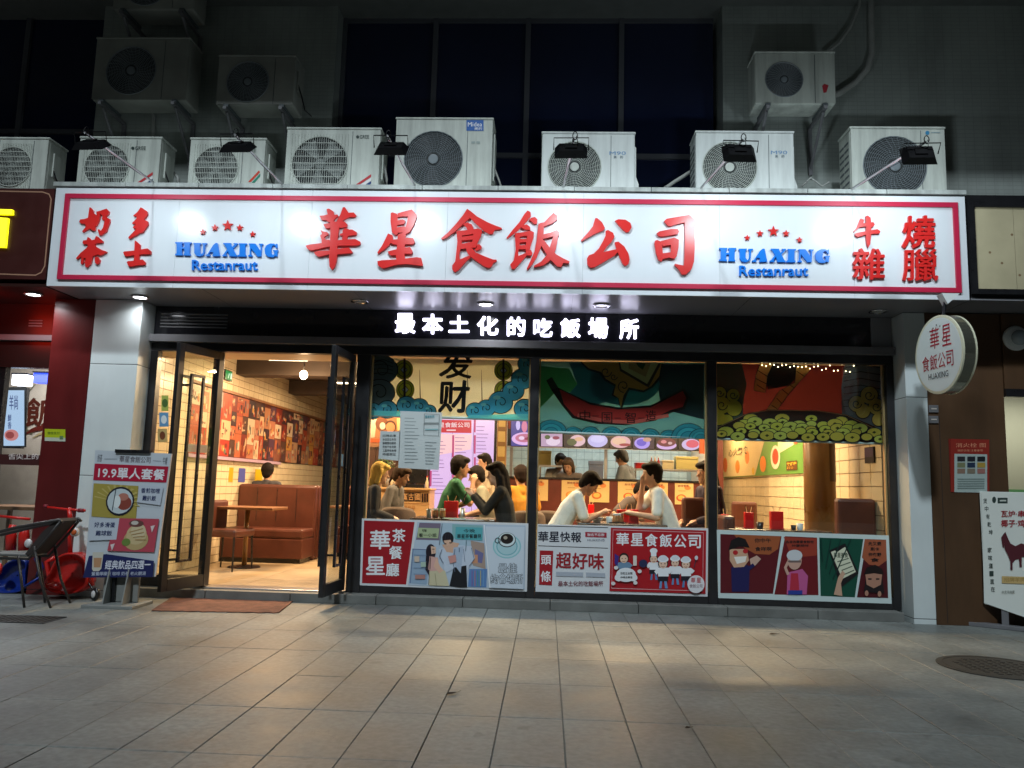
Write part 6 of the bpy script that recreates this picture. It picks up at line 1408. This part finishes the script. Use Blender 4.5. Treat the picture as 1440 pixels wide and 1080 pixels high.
def person(loc, yaw, label, lean=12, seated=True, shirt=(.6,.6,.6), pants=(.03,.03,.05), hair='short', haircol=(.012,.009,.008), hands=None, headtilt=0, headturn=0, scale=1.0, skin=SKIN, sleeve='short', group='diners and staff inside the restaurant'):
    t = empty('person', loc, yaw, label, 'person', group)
    S = lambda *p: Vector(p)*scale
    hz = .60 if seated else .92
    H = Vector((0, 0, hz)); l = R(lean); T_ = Vector((math.sin(l), 0, math.cos(l))); F = Vector((math.cos(l), 0, -math.sin(l)))
    C = H+T_*.30; N = H+T_*.50; Sh = [H+T_*.455+Vector((0, s*.175, 0)) for s in (1, -1)]
    hd = R(lean*.5+headtilt); U = Vector((math.sin(hd), 0, math.cos(hd))); Fh = Vector((math.cos(hd), 0, -math.sin(hd)))
    rotz = Matrix.Rotation(R(headturn), 3, 'Z'); Fh = rotz @ Fh; Lh = U.cross(Fh).normalized()
    HC = N+U*.145+Fh*.025
    rot = Matrix((Fh, Lh, U)).transposed()
    body = MB(); ob = MB(); pn = MB()
    def both(mbs, p0, r0, p1, r1, grow=0):
        cap(mbs, S(*p0), (r0+grow)*scale, S(*p1), (r1+grow)*scale)
    def torso(mb, g, lo=0):
        for s in (-1, 1):
            both(mb, H+Vector((0, s*.07, lo)), .10, C+Vector((0, s*.075, 0)), .105, g)
            both(mb, C+Vector((0, s*.07, 0)), .105, H+T_*.44+Vector((0, s*.10, 0)), .072, g)
        both(mb, H, .105, C, .10, g); both(mb, Sh[0]-Vector((0,.02,0)), .055, Sh[1]+Vector((0,.02,0)), .055, g); both(mb, H+T_*.44, .075, N-T_*.01, .055, g*.6)
    torso(body, -.006); torso(ob, .008, -.03)
    both(body, N-T_*.04, .050, HC-U*.06, .052)
    # head, jaw, nose, ears
    hm = lambda a, b, c: HC+Fh*a+Lh*b+U*c
    body.ell(S(*hm(-.01,0,.02)), (.098*scale,.078*scale,.108*scale), 18, rot=rot); body.ell(S(*hm(.028,0,-.048)), (.060*scale,.055*scale,.068*scale), 14, rot=rot)
    cap(body, S(*hm(.083,0,.015)), .008*scale, S(*hm(.104,0,-.018)), .013*scale, 8)
    cap(body, S(*hm(.080,.014,-.052)), .008*scale, S(*hm(.080,-.014,-.052)), .008*scale, 8); cap(body, S(*hm(.075,0,-.095)), .014*scale, S(*hm(.07,0,-.085)), .018*scale, 8)
    for s in (-1, 1):
        cap(body, S(*hm(-.005,s*.079,.012)), .010*scale, S(*hm(-.002,s*.080,-.022)), .009*scale, 8); cap(body, S(*hm(.072,s*.03,.035)), .012*scale, S(*hm(.068,s*.045,.033)), .010*scale, 8)
    # arms and hands
    hands = hands or [Vector((.30, .14, hz+.12)), Vector((.30, -.14, hz+.12))]
    for i, s in enumerate((1, -1)):
        E, W = ik(Sh[i], hands[i], .27, .25, (-.3, s*.5, -1))
        both(body, Sh[i], .046, E, .038); both(body, E, .038, W, .026)
        d = (W-E).normalized(); sd = d.cross(Vector((0,0,1))); sd = sd.normalized() if sd.length > .1 else Vector((0,1,0)); nn = sd.cross(d)
        both(body, W, .026, W+d*.065, .030)
        for k, L in enumerate((.055,.064,.060,.046)):
            o = W+d*.075+sd*(-.026+.0175*k); m1 = o+d*L*.55-nn*.006; both(body, o, .0098, m1, .0088); both(body, m1, .0088, m1+d*L*.45-nn*.016, .0075)
        th = W+d*.03-sd*s*.024; both(body, th, .012, th+d*.045-sd*s*.022, .009)
        if sleeve == 'long': both(ob, Sh[i], .050, E, .044, .008); both(ob, E, .044, W-d*.01, .034, .006)
        else:
            M_ = Sh[i]+(E-Sh[i])*.80; both(ob, Sh[i], .052, M_, .053, .008)
    # legs
    for s in (1, -1):
        h0 = H+Vector((0, s*.09, -.02))
        if seated: k, f = Vector((.42, s*.11, hz-.02)), Vector((.40, s*.11, .07))
        else: k, f = Vector((.02, s*.10, .50)), Vector((0, s*.10, .07))
        both(body, h0, .078, k, .052); both(body, k, .05, f, .034); both(body, f-Vector((0,0,.02)), .034, f+Vector((.13, 0, -.03)), .028)
        both(pn, h0, .080, k, .057, .010); both(pn, k, .057, f+Vector((0,0,.04)), .044, .010)
    both(pn, H+Vector((0,.06,-.01)), .10, H+Vector((0,-.06,-.01)), .10, .004)
    bo = body.build('body', skin, t, local=True); remesh(bo, .0095*scale)
    cm = lambda nm, c: mat(nm+'_%02x%02x%02x' % tuple(int(min(1, x)*255) for x in c), c, .8, var=.12, vscale=9, bump=.8, bscale=11)
    so = ob.build('shirt', cm('shirt', shirt), t, local=True); remesh(so, .012*scale)
    po_ = pn.build('trousers', cm('trousers', pants), t, local=True); remesh(po_, .014*scale)
    hm_ = MB(); e = lambda c, r: hm_.ell(S(*hm(*c)), tuple(x*scale for x in r), 16, rot=rot)
    e((-.026,0,.042), (.103,.096,.112)); e((.040,0,.094), (.066,.078,.040)); e((-.06,0,-.02), (.058,.074,.075))
    for s in (-1, 1): cap(hm_, S(*hm(-.01,s*.078,.05)), .018*scale, S(*hm(-.03,s*.076,-.0)), .016*scale, 8)
    rr = random.Random(label)
    for q in range(9): a = rr.uniform(-2.4, 2.4); cap(hm_, S(*hm(.02-.06*abs(a)/2, math.sin(a)*.06, .125-.02*abs(a))), .02*scale, S(*hm(.05-.07*abs(a)/2, math.sin(a)*.078, .085-.02*abs(a))), .012*scale, 6)
    if hair == 'long':
        for s in (-1, 1): cap(hm_, S(*hm(-.02,s*.078,.04)), .035*scale, S(*(hm(-.055,s*.09,-.20))), .036*scale); cap(hm_, S(*hm(-.045,s*.06,-.1)), .045*scale, S(*hm(-.075,s*.055,-.33)), .034*scale)
        cap(hm_, S(*hm(-.06,0,.0)), .085*scale, S(*(HC+Vector((-.10,0,-.20)))), .085*scale); cap(hm_, S(*(HC+Vector((-.10,0,-.20)))), .085*scale, S(*(HC+Vector((-.13,0,-.46)))), .06*scale)
        for s in (-1, 1): cap(hm_, S(*(HC+Vector((-.05,s*.07,-.04)))), .05*scale, S(*(HC+Vector((-.09,s*.10,-.34)))), .045*scale)
    if hair == 'bob':
        for s in (-1, 1): cap(hm_, S(*hm(-.01,s*.074,.04)), .034*scale, S(*hm(-.02,s*.075,-.10)), .032*scale)
        cap(hm_, S(*hm(-.06,0,-.02)), .06*scale, S(*hm(-.07,0,-.12)), .05*scale)
    if hair == 'pony': e((-.115,0,.02), (.03,.03,.035)); cap(hm_, S(*hm(-.12,0,.0)), .025*scale, S(*hm(-.13,0,-.13)), .012*scale)
    ho = hm_.build('hair', mat('hair_%d' % int(haircol[0]*999), haircol, .75, bump=.4, bscale=90, spec=.15), t, local=True); remesh(ho, .009*scale, 1)
    MB().ell(S(*hm(.0885,0,-.052)), (.004*scale,.020*scale,.005*scale), 8, rot=rot).build('mouth', mat('lips', (.22,.06,.05), .4), t, local=True)
    for s in (-1, 1):
        MB().ell(S(*hm(.079,s*.031,.012)), (.006*scale,.010*scale,.005*scale), 8, rot=rot).build('eye', M_black, t, local=True)
        eb = MB(); cap(eb, S(*hm(.082,s*.018,.038)), .0035*scale, S(*hm(.074,s*.046,.038)), .003*scale, 6); eb.build('eyebrow', M_black, t, local=True)
    return t, H, N, HC
def seat_at(px, y, z=.1): return (atY(px, 720, y).x, y, z)
V = Vector
WH = (.76,.78,.76)
person(seat_at(781, 9.05), 0, 'bowed diner in a white shirt eating, left of the table', lean=31, shirt=WH, headtilt=24, hands=[V((.47,.12,.80)), V((.50,-.06,.82))], scale=1.02)
person(seat_at(945, 9.08), R(180), 'diner in a white shirt resting his chin on his hand, right of the table', lean=22, shirt=WH, headtilt=-8, hands=[V((.42,.16,.80)), V((.31,-.02,1.10))], scale=1.05, skin=SKINL)
person(seat_at(622, 9.95), R(10), 'diner in a green and white T-shirt facing right, cheek on hand', lean=18, shirt=(.02,.14,.07), hands=[V((.36,.10,.84)), V((.33,-.12,1.04))], headtilt=-4, scale=1.08)
person(seat_at(716, 9.0), R(180), 'diner with very long dark hair in black, holding up a phone', lean=12, shirt=(.003,.0035,.0035), hair='long', haircol=(.008,.005,.004), sleeve='long', hands=[V((.40,.06,.98)), V((.40,-.05,1.0))], headtilt=6, scale=1.0, skin=SKINL)
person(seat_at(514, 9.3), R(15), 'blond diner in black at the left frame of the first window', lean=12, shirt=(.012,.012,.016), hair='bob', haircol=(.62,.42,.12), sleeve='long', headtilt=4, scale=.98, skin=SKINL)
person(seat_at(543, 10.1), R(-10), 'diner in a loose grey top behind the blond one', lean=14, shirt=(.15,.14,.14), hair='pony', haircol=(.05,.03,.02), sleeve='long', headtilt=12, scale=.98)
person(seat_at(690, 10.5), R(185), 'diner behind the long haired one, only the face showing', lean=16, shirt=(.30,.30,.24), hair='short', headtilt=8, scale=1.0, skin=SKINL)
person(seat_at(735, 10.3), R(115), 'diner in an orange shirt turned away near the first mullion', lean=8, shirt=(.55,.24,.02), hair='short', haircol=(.02,.012,.01), headtilt=0, scale=1.0)
person(seat_at(862, 11.2), R(-30), 'diner in the second row seen between the two men in white', lean=40, shirt=(.10,.08,.08), hair='short', headtilt=16, scale=1.0)
person(seat_at(1006, 9.55), R(200), 'diner in dark purple behind the second mullion', lean=10, shirt=(.022,.014,.035), hair='long', haircol=(.012,.008,.012), sleeve='long', scale=1.06)
person(seat_at(371, yb+1.05), R(90), 'diner seen from behind above the doorway bench', lean=4, shirt=(.05,.05,.06), hair='short', scale=.98)
person((atY(684, 700, 12.0).x, 12.0, .1), R(205), 'waiter with dark hair standing before the price boards', seated=False, lean=2, shirt=(.50,.42,.32), hair='pony', headtilt=6, scale=.93, sleeve='short', skin=SKINL)
person((atY(884, 700, 13.15).x, 13.15, .1), R(150), 'cook in grey standing behind the pass, right', seated=False, lean=6, shirt=(.10,.11,.12), hair='short', haircol=(.08,.08,.08), headtilt=18, scale=1.04)
person((atY(782, 700, 13.3).x, 13.9, .1), R(-60), 'dark capped cook at the back left of the kitchen', seated=False, lean=8, shirt=(.40,.38,.34), hair='short', headtilt=14, scale=1.0)
person((atY(805, 700, 13.2).x, 13.2, .1), R(-110), 'cook with brown hair bending behind the pass, left', seated=False, lean=20, shirt=(.16,.13,.12), hair='bob', haircol=(.09,.06,.04), headtilt=16, scale=.96)
# phone in the long haired diner's hands
x = seat_at(716, 9.0)[0]; t = empty('phone', (x-.50, 9.0, 1.06), 0, 'dark phone held up by the long haired diner', 'phone'); MB().obox((x-.50, 9.0, 1.07), (.35,0,.93), (0,1,0), (.93,0,-.35), .075, .036, .005).build('phone_case', M_black, t, bevel=.004); MB().obox((x-.4945, 9.0, 1.068), (.35,0,.93), (0,1,0), (.93,0,-.35), .068, .032, .0008).build('phone_screen', ink('3C4454'), t)

# ================================================================== THINGS OUTSIDE ON THE LEFT
# sign stand
q = atZ(165, 853, 0); YB_ = q.y+.02
SB = FY(YB_)
ss = empty('sign_stand', (q.x, YB_, 0), 0, 'poster board on a grey stand advertising a set meal, left of the doorway', 'sign board')
Q = [(134,633),(242,638.5),(226,780),(121,811)]
Q = [(134,633),(242,638.5),(224,778),(121,778)]
Q = [(134,633),(241,638),(223,780),(119,812)]
TLc, BLc = (134,633), (118,812); TRc, BRc = (241,638), (222,779)
MB().prism([SB.pt(*SB.px(*p), -.001) for p in [(134,633),(118,812),(218,811),(241,638)]], V((0,.022,0))).build('board_panel', ink('C4CCD4'), ss)
cv = Canvas(SB, .0006, step=.0004)
def bl(u, v): # position on the board, 0..1
    a = (134+(118-134)*v, 633+(812-633)*v); b = (241+(218-241)*v, 638+(811-638)*v); return (a[0]+(b[0]-a[0])*u, a[1]+(b[1]-a[1])*u)
def bp(P, c): cv.poly([bl(*p) for p in P][::-1] if False else [bl(*p) for p in P], c)
def bt(s, u0, v0, u1, v1, c, bold=.012):
  for q_ in range(1 if bold < .014 else 4):
    v, f = glyphs(s, 0.0); vs = []; av = .12*(v1-v0)/(u1-u0)*8; dx_, dy_ = (0, 0) if bold < .014 else (math.cos(q_*1.57+.4)*bold*av*.9, math.sin(q_*1.57+.4)*bold)
    for a, b in v: a += dx_; b += dy_; p = bl(u0+(u1-u0)*a, v1+(v0-v1)*b); e = SB.px(*p); vs.append(SB.pt(e[0], e[1], cv.d))
    cv.mb.add(vs, f, ink(c)); cv.d += .0002
bt('華星食飯公司', .33, .035, .74, .085, '4C3440'); bt('奶茶', .04, .03, .10, .09, '60646C'); bt('牛雜', .90, .03, .96, .09, '60646C'); cv.line([bl(.13,.065), bl(.3,.062)], .8, '9098A0'); cv.line([bl(.77,.062), bl(.88,.065)], .8, '9098A0')
bp([(.01,.105),(.985,.105),(.985,.235),(.01,.235)], 'B01838'); bt('19.9單人套餐', .07, .13, .95, .215, 'E8E8EC', .03)
bp([(.02,.26),(.62,.27),(.64,.54),(.03,.52)], 'A89848')
for k in range(12): a = -2.9+k*.28; bp([(.36,.40),(.36+.33*math.cos(a)*.95-.01,.40+.135*math.sin(a)),(.36+.33*math.cos(a+.08),.40+.135*math.sin(a+.08))], 'C0B068')
def be(u, v, ru, rv, c): cv.poly([bl(u+ru*math.cos(2*math.pi*k/20), v+rv*math.sin(2*math.pi*k/20)) for k in range(20)][::-1], c)
be(.40,.395,.19,.115,'1C1C2C'); be(.40,.395,.17,.10,'C4D0D4'); be(.46,.41,.10,.055,'8C4438'); be(.44,.36,.07,.03,'B87868'); be(.36,.40,.05,.05,'E0E8E8'); cv.line([bl(.33,.30), bl(.31,.47)], 1.2, '485058')
bp([(.645,.262),(.96,.27),(.95,.42),(.63,.40)], 'C0C8D4'); bt('香煎咖哩', .67, .285, .92, .325, '202C5C', .025); bt('雞扒飯', .70, .345, .88, .385, '202C5C', .025)
bp([(.42,.53),(.96,.53),(.95,.80),(.30,.79),(.32,.70)], 'B84858'); bp([(.02,.545),(.42,.53),(.41,.70),(.03,.71)], 'C0C8D4'); bt('好多滑蛋', .09, .565, .37, .605, '202C5C', .025); bt('雞球飯', .12, .63, .34, .67, '202C5C', .025)
be(.68,.70,.17,.085,'B8A070'); be(.68,.66,.14,.08,'C8B488'); be(.70,.63,.10,.06,'D0C09C'); be(.55,.72,.06,.03,'6C8440'); be(.66,.57,.10,.028,'6C4440'); be(.64,.565,.05,.016,'C8C0B8')
for k in range(4): cv.line([bl(.58+k*.03,.64+k*.02), bl(.76+k*.02,.61+k*.03)], 1, 'A88050')
for u_, v_ in ((.86,.59),(.34,.74)): bp([(u_,v_),(u_+.06,v_-.01),(u_+.03,v_+.05)], 'E0D0D0')
bp([(.06,.83),(.30,.815),(.97,.87),(.985,1.0),(.0,1.0)], '1C2458'); bt('經典飲品四選一', .30, .865, .93, .935, 'D8DCE8', .022); bt('鴛鴦檸檬茶 咖啡 奶茶 老火靚湯', .12, .955, .88, .985, 'B8C0D4', .015)
bp([(.11,.80),(.26,.80),(.25,.93),(.22,.95),(.14,.95),(.12,.93)], 'C8C4B8'); bp([(.13,.845),(.245,.845),(.235,.92),(.145,.92)], 'B88C68'); cv.build('board_print', ss)
e = SB.px(*bl(.5, 0)); MB().box(e[0]-.17, e[0]+.17, YB_-.02, YB_+.03, e[1]-.012, e[1]+.02).build('top_clip', M_black, ss)
zb_ = SB.px(*bl(.5, 1))[1]; cx = SB.px(165, 850)[0]
for s in (-1, 1): MB().box(cx+s*.066-.013, cx+s*.066+.013, YB_+.024, YB_+.05, .035, 1.15).build('post', M_black, ss)
MB().box(cx-.25, cx+.23, YB_-.17, YB_+.22, 0, .028).build('base_plate', mat('stand_grey', (.22,.23,.22), .5, var=.1), ss, bevel=.004)
for s in (-1, 1): MB().prism([(cx+s*.085, YB_-.1, .0285), (cx+s*.085, YB_+.18, .0285), (cx+s*.085, YB_+.12, .42), (cx+s*.085, YB_+.0, .42)], (.012*s, 0, 0)).build('side_bracket', mat('stand_grey'), ss)
MB().box(cx-.18, cx+.16, YB_+.055, YB_+.09, .0285, .36).build('weight_block', mat('stand_grey'), ss, bevel=.01)

# dark metal garden chair, partly out of view
M_chair = mat('chair_metal', (.035,.03,.028), .4, var=.2)
yc = 7.25; c = lambda px, py, y=yc: atY(px, py, y)
gc = empty('garden_chair', (c(20, 850).x, yc, 0), 0, 'dark metal and mesh chair at the left edge, partly cut off', 'chair')
A0, A1 = c(-30, 755), c(84, 731)
W_ = .30
for k_, dy in enumerate((0, W_)):
    D = V((0, dy, 0))
    MB().tube([A0+D, (A0+A1)/2+V((0,0,.012))+D, A1+D, c(88,735)+D], [.015,.016,.016,.012], 8).build('armrest', M_chair, gc, smooth=True)
    b0 = V((c(26,782).x, yc, c(26,782).z))+D; MB().tube([b0, V((c(32,822).x, yc-.02, .22))+D, V((c(37,856).x, yc-.03, .0))+D], [.013,.012,.011], 8).build('leg', M_chair, gc, smooth=True)
    MB().tube([c(48,768)+D, V((c(58,815).x, yc, .22))+D, V((c(72,848).x, yc, .0))+D], [.014,.012,.011], 8).build('leg', M_chair, gc, smooth=True)
    MB().tube([c(86,732)+D, c(66,757)+D, c(40,786)+D, c(-20,784)+D], .013, 8).build('side_rail', M_chair, gc, smooth=True)
zc = c(15, 778).z; MB().box(c(-24,780).x, c(40,780).x, yc+.015, yc+W_-.015, zc-.03, zc-.005).build('seat', mat('grey_mesh', (.12,.12,.115), .7, bump=.3), gc, bevel=.008)
MB().prism([c(84,733)+V((0,.015,0)), c(38,783)+V((0,.015,0)), c(34,779)+V((0,.015,0)), c(58,748)+V((0,.015,0)), c(80,729)+V((0,.015,0))], (0, W_-.03, 0)).build('backrest', mat('black_mesh', (.03,.022,.02), .8), gc)
# round cover and drain grate set in the paving
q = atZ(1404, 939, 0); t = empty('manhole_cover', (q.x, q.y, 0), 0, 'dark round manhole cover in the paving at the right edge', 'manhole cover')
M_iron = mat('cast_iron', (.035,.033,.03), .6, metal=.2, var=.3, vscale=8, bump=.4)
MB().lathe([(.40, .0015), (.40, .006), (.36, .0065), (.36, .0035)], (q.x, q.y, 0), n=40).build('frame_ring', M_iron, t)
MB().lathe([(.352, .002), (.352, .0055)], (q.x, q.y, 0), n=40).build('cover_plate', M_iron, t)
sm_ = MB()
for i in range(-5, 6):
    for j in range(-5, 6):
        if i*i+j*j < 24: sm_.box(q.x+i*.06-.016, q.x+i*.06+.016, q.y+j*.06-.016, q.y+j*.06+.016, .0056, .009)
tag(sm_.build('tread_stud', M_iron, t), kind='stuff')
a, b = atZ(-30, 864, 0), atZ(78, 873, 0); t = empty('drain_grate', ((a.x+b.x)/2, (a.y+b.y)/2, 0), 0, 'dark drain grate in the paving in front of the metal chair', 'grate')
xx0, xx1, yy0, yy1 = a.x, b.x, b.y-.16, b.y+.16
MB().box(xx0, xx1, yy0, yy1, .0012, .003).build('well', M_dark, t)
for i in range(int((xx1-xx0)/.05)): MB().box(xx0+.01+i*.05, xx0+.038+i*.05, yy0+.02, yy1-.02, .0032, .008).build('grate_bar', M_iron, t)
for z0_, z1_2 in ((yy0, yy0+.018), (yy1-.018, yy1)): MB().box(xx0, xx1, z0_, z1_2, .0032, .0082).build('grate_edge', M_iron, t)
# children's ride-on cars standing on end
M_rr = mat('red_plastic', (.55,.018,.014), .28, var=.08); M_bb = mat('blue_plastic', (.006,.024,.20), .3, var=.08); M_wh = mat('white_plastic', (.6,.6,.6), .4)
def shell(name, P, y, dep, M, par, dish=.10):
    """a rounded tub: outline drawn on its front, hollowed towards the back"""
    q = [V(atY(px, py, y)) for px, py in P]; n = len(q); ce = sum(q, V())/n; mb = MB(); rings = []
    for sc, dy in ((.93, dep), (1.0, dep*.6), (1.0, .02), (.96, 0), (.86, .01), (.74, dish*.7), (.5, dish), (.05, dish*1.05)):
        rings.append([ce+(p-ce)*sc+V((0, dy, 0)) for p in q])
    vs = [p for r_ in rings for p in r_]; mb.add(vs, [(i*n+k, (i+1)*n+k, (i+1)*n+(k+1) % n, i*n+(k+1) % n) for i in range(len(rings)-1) for k in range(n)]+[tuple(range(n))])
    o = mb.build(name, M, par, smooth=True); s_ = o.modifiers.new('round', 'SUBSURF'); s_.levels = 1; s_.render_levels = 2; return o
yr = 7.75
rt = empty('ride_on_car', tuple(atY(95, 838, yr)), 0, 'red toy ride-on car stood on its end against the white pillar', 'toy car'); rt.location.z = 0
shell('tub', [(78,782),(92,776),(112,778),(122,790),(121,808),(124,822),(112,834),(90,838),(68,834),(58,824),(64,812),(70,800)], yr, .24, M_rr, rt)
w = lambda px, py, y=yr+.06: atY(px, py, y)
MB().tube([w(110,780), w(122,786), w(127,806), w(129,824)], .028, 10).build('side_bar', M_rr, rt, smooth=True)
MB().tube([w(78,784), w(66,790), w(70,812), w(64,824)], .024, 10).build('side_bar', M_rr, rt, smooth=True)
MB().tube([w(99,780), w(98,752), w(99,728), w(97,714)], [.022,.020,.024,.02], 10).build('stem', M_rr, rt, smooth=True)
MB().tube([w(63,713), w(90,716), w(104,717), w(120,718)], .013, 8).build('handlebar', M_rr, rt, smooth=True)
for a, b in ((62, 712), (118, 718)): MB().tube([w(a,b), w(a+5 if a < 80 else a-8, b+(.4 if a < 80 else -.3))], .020, 8).build('grip', mat('dark_red_grip', (.2,.01,.02), .5), rt, smooth=True)
MB().tube([w(98,728), w(101,742), w(106,748)], .022, 8).build('steering_arm', M_rr, rt, smooth=True)
h_ = w(107, 748, yr); MB().lathe([(.035, 0), (.045, .015), (.04, .04)], h_, (0,-1,0), 18).build('headlight', M_wh, rt, smooth=True); MB().lathe([(.03, .041), (.02, .05)], h_, (0,-1,0), 14).build('headlight_cap', mat('orange_cap', (.6,.12,.03), .35), rt, smooth=True)
h_ = w(135, 826, yr); h_.z = .062; MB().lathe([(.03,-.02),(.058, -.012), (.062, 0), (.058, .02)], h_, (-.5,-.86,0), 22).build('wheel', M_black, rt, smooth=True); MB().lathe([(.036, .021), (.03, .028)], h_, (-.5,-.86,0), 16).build('hub', M_wh, rt, smooth=True)
MB().tube([h_, w(120, 812)], .008, 6).build('axle', M_black, rt)
yq = 8.0
bt_ = empty('ride_on_car', tuple(atY(25, 834, yq)), 0, 'blue toy ride-on car with a red front, behind the metal chair', 'toy car'); bt_.location.z = 0
shell('tub', [(8,790),(24,784),(40,788),(34,806),(36,826),(28,834),(6,836),(-14,834),(-12,812),(0,800)], yq, .25, M_bb, bt_)
MB().tube([atY(52,784,yq), atY(58,798,yq), atY(54,812,yq)], .03, 10).build('side_bar', M_bb, bt_, smooth=True); MB().tube([atY(56,812,yq-.1), atY(33,826,yq-.1)], .014, 8).build('axle_bar', M_bb, bt_, smooth=True)
for a, b in ((12, 20), (30, 38)): MB().tube([atY(a+3,774,yq), atY(a+4,752,yq), atY(a+6,738,yq)], [.05,.05,.03], 12).build('front_tube', M_rr, bt_, smooth=True)
h_ = atY(42, 764, yq-.02); MB().lathe([(.04, 0), (.045, .02), (.035, .035)], h_, (-.3,-.9,0), 16).build('headlight', M_wh, bt_, smooth=True)
MB().tube([atY(0,726,yq), atY(42,730,yq)], .014, 8).build('handlebar', M_rr, bt_, smooth=True)
h_ = atY(-2, 800, 7.9); MB().lathe([(.03,-.02),(.06,-.01),(.06,.02)], h_, (-.5,-.8,0), 18).build('wheel', M_rr, bt_, smooth=True)
# fallen leaves on the paving
M_leaf = mat('dead_leaf', (.05,.028,.012), .7)
for i, (px, py, lab) in enumerate(((636, 976, 'dark dry leaf on the paving near the middle'), (1088, 892, 'small dry leaf on the paving toward the right'), (968, 1024, 'tiny dark scrap on the paving lower right'))):
    p = atZ(px, py, .004); t = empty('fallen_leaf', tuple(p), random.uniform(0, 3), lab, 'leaf')
    s = (.05, .045, .02)[i]; MB().add([(-s,0,.002), (-.3*s,.4*s,.010), (s,.1*s,.004), (-.2*s,-.35*s,.009), (0,.02*s,.001)], [(0,4,1), (1,4,2), (2,4,3), (3,4,0)]).build('blade', M_leaf, t, local=True)
    MB().tube([(s*.9,.08*s,.004), (s*1.4,.15*s,.008)], .0012, 4).build('stalk', M_leaf, t, local=True)
